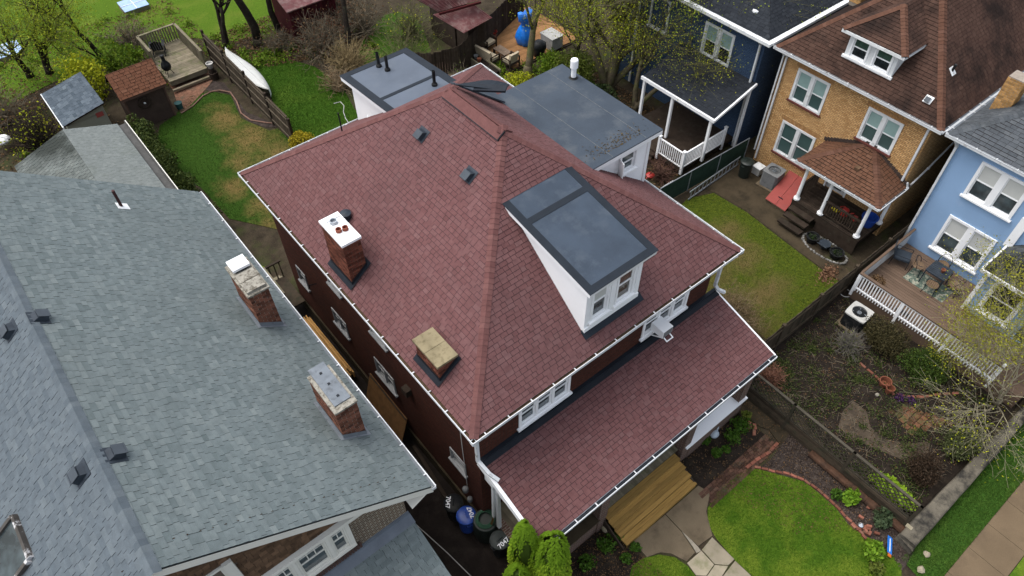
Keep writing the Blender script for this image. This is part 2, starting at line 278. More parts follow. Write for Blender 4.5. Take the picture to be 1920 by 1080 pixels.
# ------------------------------------------------------------------ mesh building
OFF = {}
class MB:
    def __init__(s): s.v = []; s.f = []; s.t = []
    def add(s, vs_, fs, t=.5):
        n = len(s.v); s.v.extend(tuple(v) for v in vs_)
        for k, f in enumerate(fs): s.f.append(tuple(i+n for i in f)); s.t.append(t[k] if isinstance(t, list) else t)
        return s
    def box(s, x0, x1, y0, y1, z0, z1, t=.5):
        return s.add([(x0,y0,z0),(x1,y0,z0),(x1,y1,z0),(x0,y1,z0),(x0,y0,z1),(x1,y0,z1),(x1,y1,z1),(x0,y1,z1)],
            [(0,3,2,1),(4,5,6,7),(0,1,5,4),(1,2,6,5),(2,3,7,6),(3,0,4,7)], t)
    def bbox(s, B, u0, u1, v0, v1, n0, n1, t=.5):
        o, u, v, n = B
        P = [o+u*a+v*b+n*c for c in (n0,n1) for (a,b) in ((u0,v0),(u1,v0),(u1,v1),(u0,v1))]
        fs = [(0,3,2,1),(4,5,6,7),(0,1,5,4),(1,2,6,5),(2,3,7,6),(3,0,4,7)]
        if u.cross(v).dot(n) < 0: fs = [f[::-1] for f in fs]
        return s.add(P, fs, t)
    def beam(s, a, b, w, h, t=.5, up=(0,0,1)):
        a, b = Vector(a), Vector(b); d = (b-a); L = d.length; d.normalize()
        upv = Vector(up)
        if abs(d.dot(upv)) > .99: upv = Vector((1,0,0))
        u = d.cross(upv).normalized(); n = u.cross(d)
        return s.bbox((a, d, u, n), 0, L, -w/2, w/2, -h/2, h/2, t)
    def prism(s, poly, z0, z1, t=.5):
        n = len(poly); a = sum(poly[i][0]*poly[(i+1)%n][1]-poly[(i+1)%n][0]*poly[i][1] for i in range(n))
        if a < 0: poly = poly[::-1]
        vs_ = [(p[0],p[1],z0) for p in poly]+[(p[0],p[1],z1) for p in poly]
        fs = [tuple(range(n))[::-1], tuple(range(n,2*n))]+[(i,(i+1)%n,n+(i+1)%n,n+i) for i in range(n)]
        return s.add(vs_, fs, t)
    def sheet(s, poly, t=.5): return s.add(poly, [tuple(range(len(poly)))], t)
    def slab(s, poly, th, t=.5):
        """planar 3-D polygon given thickness downwards along its normal"""
        P = [Vector(p) for p in poly]; n = Vector((0,0,0))
        for i in range(len(P)): n += (P[i]-P[0]).cross(P[(i+1)%len(P)]-P[0])
        n.normalize()
        if n.z < 0: n = -n; P = P[::-1]
        k = len(P); vs_ = P+[p-n*th for p in P]
        fs = [tuple(range(k)), tuple(range(k,2*k))[::-1]]+[(i,k+i,k+(i+1)%k,(i+1)%k) for i in range(k)]
        return s.add(vs_, fs, t)
    def tube(s, pts, rad, n=6, cap=True, t=.5):
        pts = [Vector(p) for p in pts]
        if isinstance(rad, (int,float)): rad = [rad]*len(pts)
        rings = []; ref = None
        for i, p in enumerate(pts):
            d = (pts[min(i+1,len(pts)-1)]-pts[max(i-1,0)])
            if d.length < 1e-9: d = Vector((0,0,1))
            d.normalize()
            if ref is None: ref = d.orthogonal().normalized()
            u = ref-d*ref.dot(d)
            if u.length < 1e-6: u = d.orthogonal()
            u.normalize(); w = d.cross(u); ref = u
            rings.append([p+(u*math.cos(a)+w*math.sin(a))*rad[i] for a in [2*math.pi*k/n for k in range(n)]])
        vs_ = [q for r in rings for q in r]; fs = []
        for i in range(len(pts)-1):
            for k in range(n): fs.append((i*n+k, i*n+(k+1)%n, (i+1)*n+(k+1)%n, (i+1)*n+k))
        if cap: fs.append(tuple(range(n))[::-1]); fs.append(tuple(range((len(pts)-1)*n, len(pts)*n)))
        return s.add(vs_, fs, t)
    def cyl(s, c, r, z0, z1, n=16, r2=None, t=.5):
        return s.tube([(c[0],c[1],z0),(c[0],c[1],z1)], [r, r if r2 is None else r2], n, True, t)
    def lathe(s, c, prof, n=16, t=.5):
        """prof: (radius, z) list, z relative to c"""
        vs_ = []; fs = []
        for r, z in prof:
            for k in range(n):
                a = 2*math.pi*k/n; vs_.append((c[0]+r*math.cos(a), c[1]+r*math.sin(a), c[2]+z))
        for i in range(len(prof)-1):
            for k in range(n): fs.append((i*n+k, i*n+(k+1)%n, (i+1)*n+(k+1)%n, (i+1)*n+k))
        fs.append(tuple(range(n))[::-1]); fs.append(tuple(range((len(prof)-1)*n, len(prof)*n)))
        return s.add(vs_, fs, t)
    def blob(s, c, r, n=2, jit=.12, t=.5, sq=(1,1,1), seed=0):
        bm = bmesh.new(); bmesh.ops.create_icosphere(bm, subdivisions=n, radius=1); rr = random.Random(seed)
        ph = [rr.random()*6 for _ in range(6)]
        vs_ = []
        for v in bm.verts:
            q = v.co; k = 1+jit*(math.sin(q.x*3+ph[0])+math.sin(q.y*4+ph[1])+math.sin(q.z*3.5+ph[2]))/2
            vs_.append((c[0]+q.x*k*r*sq[0], c[1]+q.y*k*r*sq[1], c[2]+q.z*k*r*sq[2]))
        bm.verts.index_update()
        fs = [tuple(v.index for v in f.verts) for f in bm.faces]; bm.free()
        return s.add(vs_, fs, t)
    def wall(s, B, w, h, holes=(), depth=.1, t=.5):
        """wall face in basis B (origin lower-left, u right, v up, n outward) with openings and reveals; holes: (u0,u1,v0,v1)"""
        o, u, v, n = B
        us = sorted({0, w}|{a for q in holes for a in q[:2]}); vv = sorted({0, h}|{a for q in holes for a in q[2:]})
        flip = u.cross(v).dot(n) < 0
        def q(pts): s.add(pts if not flip else pts[::-1], [(0,1,2,3)], t)
        for i in range(len(us)-1):
            for j in range(len(vv)-1):
                cu, cv = (us[i]+us[i+1])/2, (vv[j]+vv[j+1])/2
                if any(a < cu < b and c < cv < d for a,b,c,d in holes): continue
                q([o+u*us[i]+v*vv[j], o+u*us[i+1]+v*vv[j], o+u*us[i+1]+v*vv[j+1], o+u*us[i]+v*vv[j+1]])
        for a,b,c,d in holes:
            P = [o+u*a+v*c, o+u*b+v*c, o+u*b+v*d, o+u*a+v*d]
            for i in range(4):
                p, r = P[i], P[(i+1)%4]; q([p, p-n*depth, r-n*depth, r][::-1])
        return s
    def mesh(s, name, origin=(0,0,0), smooth=False, uvs=True):
        me = bpy.data.meshes.new(name); o = Vector(origin)
        me.from_pydata([tuple(Vector(v)-o) for v in s.v] if o.length else s.v, [], s.f)
        a = me.attributes.new('tint', 'FLOAT', 'FACE'); a.data.foreach_set('value', s.t)
        if uvs and len(s.f) < 6000:
            ul = me.uv_layers.new(name='UVMap').data
            me.update()
            for p in me.polygons:
                nx, ny, nz = (abs(c) for c in p.normal)
                for li in p.loop_indices:
                    x, y, z = s.v[me.loops[li].vertex_index]
                    ul[li].uv = (x, y) if nz > nx and nz > ny else ((y, z) if nx > ny else (x, z))
        if smooth: me.polygons.foreach_set('use_smooth', [True]*len(me.polygons))
        me.update(); return me
    def build(s, name, m, parent=None, origin=None, smooth=False, local=False, uvs=True):
        if parent is not None: org = Vector((0,0,0)) if local else OFF[parent.name]
        else: org = Vector(origin) if origin is not None else Vector((0,0,0))
        me = s.mesh(name, org, smooth, uvs)
        me.materials.append(m)
        ob = bpy.data.objects.new(name, me); COL.objects.link(ob)
        if parent is not None: ob.parent = parent; OFF[ob.name] = org
        else: ob.location = org; OFF[ob.name] = org
        return ob
def tag(o, label=None, cat=None, group=None, kind=None):
    for k, v in (('label', label), ('category', cat), ('group', group), ('kind', kind)):
        if v: o[k] = v
    return o
def thing(name, label, cat, loc=(0,0,0), rz=0.0, group=None):
    o = bpy.data.objects.new(name, None); COL.objects.link(o)
    o.empty_display_size = .2; o.location = loc; o.rotation_euler = (0,0,rz); OFF[o.name] = Vector(loc)
    return tag(o, label, cat, group)
def copy_thing(src, loc, rz, label, group=None):
    r = src.copy(); COL.objects.link(r); r.location = loc; r.rotation_euler = (0,0,rz); r['label'] = label
    if group: r['group'] = group
    for ch in list(src.children):
        c = ch.copy(); COL.objects.link(c); c.parent = r
        for g in list(ch.children):
            d = g.copy(); COL.objects.link(d); d.parent = c
    return r
def basis(o, u, v, n): return (Vector(o), Vector(u).normalized(), Vector(v).normalized(), Vector(n).normalized())
X_, Y_, Z_ = Vector((1,0,0)), Vector((0,1,0)), Vector((0,0,1))

# pieces: many alike small bodies; nearest `limit` become objects, the rest one joined part
MCACHE = {}
class Pieces:
    def __init__(s): s.p = []; s.edge = False
    def ntop(s, key): return 2 if key and key[0] == 'cap' else 1
    def add(s, key, verts, faces, M, tint):
        s.p.append((key, verts, faces, M, tint))
    def emit(s, name, stuffname, m, parent, limit=300, ctr=None):
        off = OFF[parent.name]; ctr = ctr or CAMPOS
        ps = sorted(s.p, key=lambda q: (q[3].translation-ctr).length)
        for key, vs_, fs, M, t in ps[:limit]:
            edge = bool(key) and key[0] in ('sh','cap') or key is None and s.edge
            ck = (key, round(t, 1), m.name) if key else None
            me = MCACHE.get(ck) if ck else None
            if me is None:
                b = MB(); q = round(t, 1); b.add(vs_, fs, [q if k < s.ntop(key) else -1.0 for k in range(len(fs))] if edge else q); me = b.mesh(name); me.materials.append(m)
                if ck: MCACHE[ck] = me
            ob = bpy.data.objects.new(name, me); COL.objects.link(ob); ob.parent = parent
            ob.matrix_local = Matrix.Translation(-off) @ M; OFF[ob.name] = off
        if len(ps) > limit:
            b = MB()
            for key, vs_, fs, M, t in ps[limit:]:
                edge = bool(key) and key[0] in ('sh','cap') or key is None and s.edge
                b.add([M @ Vector(v) for v in vs_], fs, [t if k < s.ntop(key) else -1.0 for k in range(len(fs))] if edge else t)
            o = b.build(stuffname, m, parent); o['kind'] = 'stuff'; return o
def clip(poly, clipper):
    """Sutherland-Hodgman, 2-D, convex CCW clipper"""
    out = poly
    for i in range(len(clipper)):
        a, b = clipper[i], clipper[(i+1)%len(clipper)]; inp = out; out = []
        if not inp: return []
        def side(p): return (b[0]-a[0])*(p[1]-a[1])-(b[1]-a[1])*(p[0]-a[0])
        for j in range(len(inp)):
            p, q = inp[j], inp[(j+1)%len(inp)]; sp, sq = side(p), side(q)
            if sp >= 0: out.append(p)
            if (sp >= 0) != (sq >= 0):
                k = sp/(sp-sq); out.append((p[0]+(q[0]-p[0])*k, p[1]+(q[1]-p[1])*k))
    return out
def shingles(P, poly, e=.143, widths=(.17,.25,.33), th=.011, gap=.010, rnd=None, lift=.004, thin=.45, rowgap=0.0, rowp=.75, sig=.16):
    """lay shingle courses on a planar convex 3-D polygon; eave is its lowest edge direction"""
    rnd = rnd or random; P.edge = True; th0 = th
    V = [Vector(p) for p in poly]; n = Vector((0,0,0))
    for i in range(len(V)): n += (V[i]-V[0]).cross(V[(i+1)%len(V)]-V[0])
    n.normalize()
    if n.z < 0: n = -n
    u = Z_.cross(n).normalized(); v = n.cross(u)           # v up-slope
    o = V[0]
    p2 = [((q-o).dot(u), (q-o).dot(v)) for q in V]
    ar = sum(p2[i][0]*p2[(i+1)%len(p2)][1]-p2[(i+1)%len(p2)][0]*p2[i][1] for i in range(len(p2)))
    if ar < 0: p2 = p2[::-1]
    v0 = min(p[1] for p in p2); v1 = max(p[1] for p in p2); u0 = min(p[0] for p in p2); u1 = max(p[0] for p in p2)
    R = Matrix((u, v, n)).transposed().to_4x4()
    r = 0; y = v0
    while y < v1-.01:
        x = u0-rnd.random()*.3; rt = rnd.random()
        while x < u1:
            w = rnd.choice(widths); th = th0 if rnd.random() < .55 else th0*thin
            top = e-rowgap if rowgap and rnd.random() < rowp else e+.012  # short tabs bare the dark underlay, standing in for the course shadow
            rect = [(x+gap/2, y), (x+w-gap/2, y), (x+w-gap/2, y+top), (x+gap/2, y+top)]
            c = clip(rect, p2)
            if len(c) >= 3:
                a = abs(sum(c[i][0]*c[(i+1)%len(c)][1]-c[(i+1)%len(c)][0]*c[i][1] for i in range(len(c))))/2
                if a > .0015:
                    full = a > (w-gap)*top*.995
                    cx, cy = x+w/2, y
                    loc = [(q[0]-cx, q[1]-cy) for q in c]; k = len(loc)
                    hz = lambda q: lift+th*(1-q[1]/(e+.012))+.001*(1-q[1]/e)
                    vs_ = [(q[0], q[1], hz(q)) for q in loc]+[(q[0], q[1], -.004) for q in loc]
                    fs = [tuple(range(k))]+[(i, k+i, k+(i+1)%k, (i+1)%k) for i in range(k)]
                    M = Matrix.Translation(o+u*cx+v*cy) @ R
                    t = min(1, max(0, rnd.gauss(.52 if th == th0 else .44, sig)))
                    P.add(('sh', w, round(top,4), round(th,4), gap) if full else None, vs_, fs, M, t)
            x += w
        y += e; r += 1
def caps(P, a, b, nl, nr, half=.17, e=.145, th=.014, rnd=random):
    """ridge / hip cap shingles along a->b, folded over two planes with outward normals nl, nr"""
    a, b = Vector(a), Vector(b); d = (b-a); L = d.length; d.normalize()
    nl, nr = Vector(nl).normalized(), Vector(nr).normalized(); up = (nl+nr).normalized()
    sl = d.cross(nl).normalized(); sr = d.cross(nr).normalized()
    if sl.dot(nr) > 0: sl = -sl
    if sr.dot(nl) > 0: sr = -sr
    k = int(L/e)
    R = Matrix((d, up.cross(d), up)).transposed().to_4x4(); Ri = R.inverted()
    lw = half+.012
    for i in range(k+1):
        M = Matrix.Translation(a+d*(i*e)+up*.012) @ R
        l3 = Ri @ sl; r3 = Ri @ sr; n3l = Ri @ nl; n3r = Ri @ nr
        prof = []
        for s_, w_, nn in ((l3, half, n3l), (l3, 0, (n3l+n3r).normalized()), (r3, half, n3r)):
            prof.append((s_*w_, nn))
        vs_ = []
        for x_, h_ in ((0, th+.004), (e+.015, .006)):
            for q, nn in prof: vs_.append(Vector((x_,0,0))+q+nn*h_)
        for q, nn in prof: vs_.append(Vector((0,0,0))+q-nn*.012)
        vs_.append(Vector((e,0,0))+prof[0][0]-prof[0][1]*.012); vs_.append(Vector((e,0,0))+prof[2][0]-prof[2][1]*.012)
        fs = [(0,3,4,1),(1,4,5,2),(0,1,7,6),(1,2,8,7),(0,6,9,3),(2,5,10,8)]
        P.add(('cap', round(half,3), round(d.x,2), round(d.y,2), round(d.z,2)), vs_, fs, M, min(1,max(0,rnd.gauss(.5,.3))))
def bricks(P, x0, x1, y0, y1, z0, z1, sides='LFRB', bl=.20, bh=.066, j=.016, proud=.010, zb=None):
    """running-bond bricks standing proud of a mortar core; zb(x,y) gives the height where the stack leaves the roof"""
    for sd in sides:
        if sd == 'F': o, u, n, w = Vector((x0,y0,0)), X_, -Y_, x1-x0
        elif sd == 'B': o, u, n, w = Vector((x1,y1,0)), -X_, Y_, x1-x0
        elif sd == 'L': o, u, n, w = Vector((x0,y1,0)), -Y_, -X_, y1-y0
        else: o, u, n, w = Vector((x1,y0,0)), Y_, X_, y1-y0
        R = Matrix((u, Z_, n)).transposed().to_4x4()
        r = 0; z = z0
        while z+bh <= z1+.001:
            a = -(bl+j)/2 if r % 2 else 0
            while a < w-.01:
                s0, s1 = max(a, 0), min(a+bl, w)
                if s1-s0 > .03:
                    c = o+u*((s0+s1)/2)
                    if zb is None or z > zb(c.x, c.y)-.1:
                        L = (s1-s0)/2; pr = proud+random.uniform(-.003,.004)
                        vs_ = [(-L,0,pr),(L,0,pr),(L,bh,pr),(-L,bh,pr),(-L,0,-.02),(L,0,-.02),(L,bh,-.02),(-L,bh,-.02)]
                        fs = [(0,1,2,3),(0,4,5,1),(1,5,6,2),(2,6,7,3),(3,7,4,0)]
                        P.add(('br', round(L,3), bh, round(pr,3)), vs_, fs, Matrix.Translation(c+Z_*z) @ R, random.random())
                a += bl+j
            z += bh+j; r += 1

def window(parent, o, u, n, w, h, units=1, lights=None, frame=WHITE, glass=None, blind=None, blind_h=.5, sill=True,
           fw=.09, flat=False, muntin=0, proud=.035, sillmat=None, mull=.14, depth=.07):
    """double-hung window(s): casing, per unit two sashes with panes, blinds, sill. o = lower-left corner on the wall face"""
    B = basis(o, u, Z_, n); glass = glass or GLASS
    m = MB()
    m.bbox(B, 0, w, h-fw, h, -depth, proud); m.bbox(B, 0, fw, 0, h-fw, -depth, proud); m.bbox(B, w-fw, w, 0, h-fw, -depth, proud)
    m.bbox(B, fw, w-fw, 0, fw*.7, -depth, proud*.8)
    iw = (w-2*fw-(units-1)*mull)/units; v0, v1 = fw*.7, h-fw
    for i in range(1, units):
        a = fw+i*iw+(i-1)*mull; m.bbox(B, a, a+mull, v0, v1, -depth, proud*.9)
    win = m.build('window' if not flat else 'window_frame', frame, parent)
    par = parent if flat else win
    for i in range(units):
        a = fw+i*(iw+mull); b = a+iw; mid = v0+(v1-v0)*.5
        s = MB(); q = .045
        for (c0, c1, nn) in ((v0, mid+.02, -.045), (mid-.02, v1, -.02)):
            s.bbox(B, a, a+q, c0, c1, nn-.025, nn+.012); s.bbox(B, b-q, b, c0, c1, nn-.025, nn+.012)
            s.bbox(B, a+q, b-q, c0, c0+q, nn-.025, nn+.012); s.bbox(B, a+q, b-q, c1-q, c1, nn-.025, nn+.012)
        if muntin:
            for k in range(1, muntin+1):
                uu = a+q+(iw-2*q)*k/(muntin+1); s.bbox(B, uu-.012, uu+.012, mid+q-.02, v1-q, -.04, -.012)
            vm = (mid+v1)/2; s.bbox(B, a+q, b-q, vm-.012, vm+.012, -.038, -.014)
        s.build('sash', frame, par)
        for (c0, c1, nn) in ((v0+q, mid-.02, -.055), (mid+.02, v1-q, -.03)):
            g = MB(); g.bbox(B, a+q-.005, b-q+.005, c0-.005, c1+.005, nn-.006, nn)
            up = c0 > mid-.1
            gm = glass
            if blind is not None:
                if blind_h >= .99 or (up and blind_h >= .45): gm = blind
            g.build('pane', gm, par)
    if sill:
        s = MB(); s.bbox(B, -.06, w+.06, -.07, 0, -.04, proud+.06); s.build('sill', sillmat or frame, par)
    return win

# leaves ----------------------------------------------------------------------------------------
def leafquad(m, c, s, rnd, t=None, flatness=0.0):
    d = Vector((rnd.gauss(0,1), rnd.gauss(0,1), rnd.gauss(0,1)*(1-flatness))); d = d.normalized() if d.length > 1e-6 else Vector((1,0,0))
    e = Vector((rnd.gauss(0,1), rnd.gauss(0,1), rnd.gauss(0,1))).cross(d)
    e = e.normalized() if e.length > 1e-6 else d.orthogonal()
    c = Vector(c); k = s*rnd.uniform(.65,1.35)
    m.add([c-d*k*.6, c+e*k*.34, c+d*k*.6, c-e*k*.34], [(0,1,2,3)], rnd.random() if t is None else t)
def leafcloud(m, c, r, n, s, rnd, shell=.55, clump=0, tlo=0., thi=1.):
    """leaf faces through an ellipsoid, densest towards an uneven shell"""
    c = Vector(c); r = Vector(r) if not isinstance(r, (int,float)) else Vector((r,r,r))
    lobes = [(Vector((rnd.gauss(0,1), rnd.gauss(0,1), rnd.gauss(0,1)+.3)).normalized(), rnd.uniform(.75,1.2)) for _ in range(9)]
    cl = [Vector((rnd.gauss(0,1), rnd.gauss(0,1), rnd.gauss(0,1))).normalized()*rnd.uniform(.4,1.0) for _ in range(clump)] if clump else None
    for _ in range(n):
        if cl:
            q = rnd.choice(cl)+Vector((rnd.gauss(0,.16), rnd.gauss(0,.16), rnd.gauss(0,.16)))
        else:
            d = Vector((rnd.gauss(0,1), rnd.gauss(0,1), rnd.gauss(0,1))).normalized()
            k = max(l[1]*max(0,d.dot(l[0]))**3 for l in lobes); k = .72+.36*k
            q = d*k*(shell+(1-shell)*rnd.random())
        p = c+Vector((q.x*r.x, q.y*r.y, q.z*r.z))
        if p.z < .02: p.z = .02+rnd.random()*.05
        hgt = (q.z+1)/2; t = min(1, max(0, tlo+(thi-tlo)*(rnd.random())))
        leafquad(m, p, s, rnd, t)
def grow(T, W, tips, p, d, L, r, depth, rnd, spread=.6, up=.12, seg=4, ratio=.68, kids=(2,3), tmin=.012):
    """recursive limb: thick ones go to mesh T, twigs to W"""
    pts = [Vector(p)]; rad = [r]; d = Vector(d).normalized()
    for i in range(seg):
        d = (d+Vector((rnd.gauss(0,.13), rnd.gauss(0,.13), rnd.gauss(0,.10)+up*.3))).normalized()
        pts.append(pts[-1]+d*L/seg); rad.append(max(.004, r*(1-.45*(i+1)/seg)))
    (T if r > .03 else W).tube(pts, rad, 7 if r > .08 else (5 if r > .03 else 3), r > .03)
    if depth == 0: tips.append(pts[-1]); tips.append(pts[-2]); return
    for k in range(rnd.randint(*kids)):
        f = rnd.uniform(.45, 1.0); i = min(seg-1, int(f*seg)); q = pts[i].lerp(pts[i+1], f*seg-i)
        ax = Vector((rnd.gauss(0,1), rnd.gauss(0,1), rnd.gauss(0,.6))); ax -= d*ax.dot(d)
        ax = ax.normalized() if ax.length > 1e-5 else d.orthogonal()
        nd = (d+ax*spread*rnd.uniform(.6,1.5)+Z_*up).normalized()
        grow(T, W, tips, q, nd, L*ratio*rnd.uniform(.75,1.2), rad[i]*.62, depth-1, rnd, spread, up, max(2,seg-1), ratio, kids)
    if depth > 0: grow(T, W, tips, pts[-1], d, L*ratio, rad[-1]*.9, depth-1, rnd, spread, up, max(2,seg-1), ratio, kids)
def tree(name, label, base, trunks, depth, seed, leaf=None, nleaf=6, ls=.09, lr=.35, bark=BARK, twig=TWIGG, group=None, spread=.6, up=.12, ratio=.68, kids=(2,3), keep=1.0):
    """trunks: list of (direction, length, radius)"""
    rnd = random.Random(seed); t = thing(name, label, 'tree', base, group=group)
    T, W, tips = MB(), MB(), []
    for d, L, r in trunks: grow(T, W, tips, base, d, L, r, depth, rnd, spread, up, 5, ratio, kids)
    T.lathe(base, [(trunks[0][2]*1.5,-.05),(trunks[0][2]*1.15,.18),(trunks[0][2]*.95,.5)], 9)
    T.build('trunk', bark, t, smooth=True, uvs=False)
    if W.v: W.build('twigs', twig, t, uvs=False)
    if leaf:
        c = MB()
        for q in tips:
            if rnd.random() > keep: continue
            for _ in range(rnd.randint(max(1,nleaf//2), nleaf+nleaf//2)):
                leafquad(c, q+Vector((rnd.gauss(0,lr), rnd.gauss(0,lr), rnd.gauss(0,lr*.8))), ls, rnd)
        c.build('crown', leaf, t, uvs=False)
    return t
def shrub(name, label, base, r, n, s, leaf, seed, stems=9, cat='shrub', group=None, shell=.35, clump=0, twig=TWIG, tlo=0., thi=1.):
    rnd = random.Random(seed); t = thing(name, label, cat, base, group=group)
    r = Vector(r); st = MB()
    for k in range(stems):
        a = rnd.random()*6.28; q = Vector((math.cos(a)*r.x*rnd.uniform(.2,.8), math.sin(a)*r.y*rnd.uniform(.2,.8), r.z*rnd.uniform(1.0,1.75)))
        b = Vector(base); st.tube([b, b+q*.5+Vector((rnd.gauss(0,.04), rnd.gauss(0,.04), 0)), b+q], [.02,.012,.005], 4, False)
    st.build('stems', twig, t, uvs=False)
    m = MB(); leafcloud(m, Vector(base)+Vector((0,0,r.z*.95)), r, n, s, rnd, shell, clump, tlo, thi)
    m.build('foliage', leaf, t, uvs=False)
    return t
def twigbush(name, label, base, r, n, seed, mt=TWIG, leaf=None, nl=0, ls=.05, cat='shrub', group=None, thick=.008):
    rnd = random.Random(seed); t = thing(name, label, cat, base, group=group); st = MB(); tips = []
    for k in range(n):
        a = rnd.random()*6.283; e = rnd.uniform(.15,1.35); b = Vector(base)+Vector((rnd.gauss(0,r*.1), rnd.gauss(0,r*.1), 0))
        d = Vector((math.cos(a)*math.cos(e), math.sin(a)*math.cos(e), math.sin(e)*1.1)); L = r*rnd.uniform(.6,1.15)
        p1 = b+d*L*.5+Vector((rnd.gauss(0,.05),rnd.gauss(0,.05),.06))*r; p2 = b+d*L+Vector((rnd.gauss(0,.1),rnd.gauss(0,.1),-.08))*r
        st.tube([b,p1,p2],[thick*1.5,thick,thick*.4],3,False)
        for _ in range(3):
            f = rnd.random(); q = p1.lerp(p2,f); w = q+Vector((rnd.gauss(0,1),rnd.gauss(0,1),rnd.gauss(.3,.7))).normalized()*r*rnd.uniform(.12,.3)
            st.tube([q,w],[thick*.6,thick*.3],3,False); tips.append(w)
        tips.append(p2)
    st.build('stems', mt, t, uvs=False)
    if leaf:
        m = MB()
        for _ in range(nl):
            q = rnd.choice(tips); leafquad(m, q+Vector((rnd.gauss(0,.05),rnd.gauss(0,.05),rnd.gauss(0,.05)))*r, ls, rnd)
        m.build('foliage', leaf, t, uvs=False)
    return t
def inpoly(x, y, poly):
    c = False; n = len(poly)
    for i in range(n):
        a, b = poly[i], poly[i-1]
        if (a[1] > y) != (b[1] > y) and x < (b[0]-a[0])*(y-a[1])/(b[1]-a[1])+a[0]: c = not c
    return c
def grass(name, label, poly, n, h, leaf, seed, z=0.0, w=.012):
    """one stuff object of short blades over a lawn polygon"""
    rnd = random.Random(seed); m = MB()
    xs = [p[0] for p in poly]; ys = [p[1] for p in poly]; k = 0
    while k < n:
        x, y = rnd.uniform(min(xs),max(xs)), rnd.uniform(min(ys),max(ys)); k += 1
        if not inpoly(x, y, poly): continue
        a = rnd.random()*6.28; hh = h*rnd.uniform(.4,1.4); lx, ly = rnd.gauss(0,hh*.5), rnd.gauss(0,hh*.5)
        dx, dy = math.cos(a)*w, math.sin(a)*w
        m.add([(x-dx,y-dy,z),(x+dx,y+dy,z),(x+lx,y+ly,z+hh)], [(0,1,2)], rnd.random())
    o = m.build(name, leaf, uvs=False)
    return tag(o, label, 'grass', kind='stuff')

# ================================================================== setting
def struct(name, m, mb, **k):
    o = mb.build(name, m, **k); o['kind'] = 'structure'; return o
def flat(poly, z): return MB().sheet([(p[0], p[1], z) for p in poly])
g = MB()
N = 60
g.sheet([(-400,-400,-.02),(400,-400,-.02),(400,400,-.02),(-400,400,-.02)])
struct('ground', GROUND, g)
FRONT = [(6.089,-3.954,0.000), (6.497,-3.593,0.000), (7.328,-3.411,0.000), (8.099,-3.450,0.000), (8.634,-3.536,0.000), (8.897,-3.777,0.000), (9.320,-4.426,0.000), (9.699,-5.009,0.000), (9.739,-5.531,0.000), (9.730,-6.239,0.000), (9.575,-6.807,0.000), (9.628,-7.301,0.000), (9.832,-7.802,0.000), (9.722,-8.618,0.000), (8.723,-9.236,0.000), (5.269,-7.760,0.000), (5.887,-5.902,0.000), (5.853,-5.242,0.000), (5.938,-4.439,0.000)]
LAWN_A = [(1.522,28.030,0.000), (2.768,29.253,0.000), (3.883,28.707,0.000), (4.464,27.848,0.000), (3.991,25.574,0.000), (4.645,23.713,0.000), (5.312,23.558,0.000), (5.176,21.621,0.000), (4.897,19.007,0.000), (1.652,17.054,0.000), (0.299,19.044,0.000), (0.170,21.930,0.000), (-0.399,23.380,0.000), (-0.420,25.977,0.000), (0.531,27.685,0.000)]
LAWN_B = [(6.057,31.396,0.000), (7.316,31.283,0.000), (8.160,29.650,0.000), (9.263,27.342,0.000), (9.489,24.829,0.000), (8.918,22.503,0.000), (8.827,20.537,0.000), (6.283,19.385,0.000), (5.380,21.452,0.000), (5.802,25.384,0.000), (6.368,27.416,0.000)]
LAWN_C = [(-16,37),(-9,33.5),(-2.2,35.2),(1.2,35.0),(5.2,34.6),(7,32.6),(10,32.2),(11,34),(20,40),(22,70),(-25,70)]
LAWN_K = [(10.914,25.632,0.000), (11.850,26.943,0.000), (12.979,28.204,0.000), (14.205,29.109,0.000), (15.313,29.546,0.000), (16.219,29.282,0.000), (16.562,28.344,0.000), (16.289,26.984,0.000), (15.645,25.614,0.000), (15.187,24.530,0.000), (14.422,23.960,0.000), (13.595,24.230,0.000), (12.796,24.207,0.000), (12.674,24.994,0.000), (11.883,24.965,0.000), (11.140,24.772,0.000)]
LAWN_D = [(17.179,6.853,0.000), (18.361,6.346,0.000), (18.524,4.555,-0.000), (18.312,2.062,0.000), (18.166,-0.198,0.000), (18.216,-0.806,0.000), (16.387,-0.942,0.000), (13.519,-0.799,0.000), (13.355,2.269,0.000), (15.012,6.478,0.000)]
struct('front_lawn', G_FRONT, flat(FRONT, .010))
struct('front_lawn', G_FRONT, flat([(2.914,-3.575,0.000), (3.243,-3.363,0.000), (3.678,-3.398,0.000), (4.150,-3.634,0.000), (4.476,-4.008,0.000), (4.586,-4.461,0.000), (4.534,-4.899,0.000), (3.554,-5.599,0.000), (1.719,-4.100,0.000)], .010))
struct('back_lawn', G_BACK, flat(LAWN_A, .006))
struct('back_lawn', G_BACK2, flat(LAWN_B, .006))
struct('far_lawn', G_FAR, flat(LAWN_C, .006))
struct('back_lawn', G_BACK2, flat(LAWN_K, .006))
struct('side_lawn', G_SIDE, flat(LAWN_D, .006))
VERGE = [(9.9,-8.5),(40,-8.5),(40,-9.62),(9.7,-9.62)]
struct('grass_verge', G_VERGE, flat(VERGE, .004))
struct('grass_verge', G_FRONT, flat([(5,-10.88),(40,-10.88),(40,-14),(5,-14)], .004))
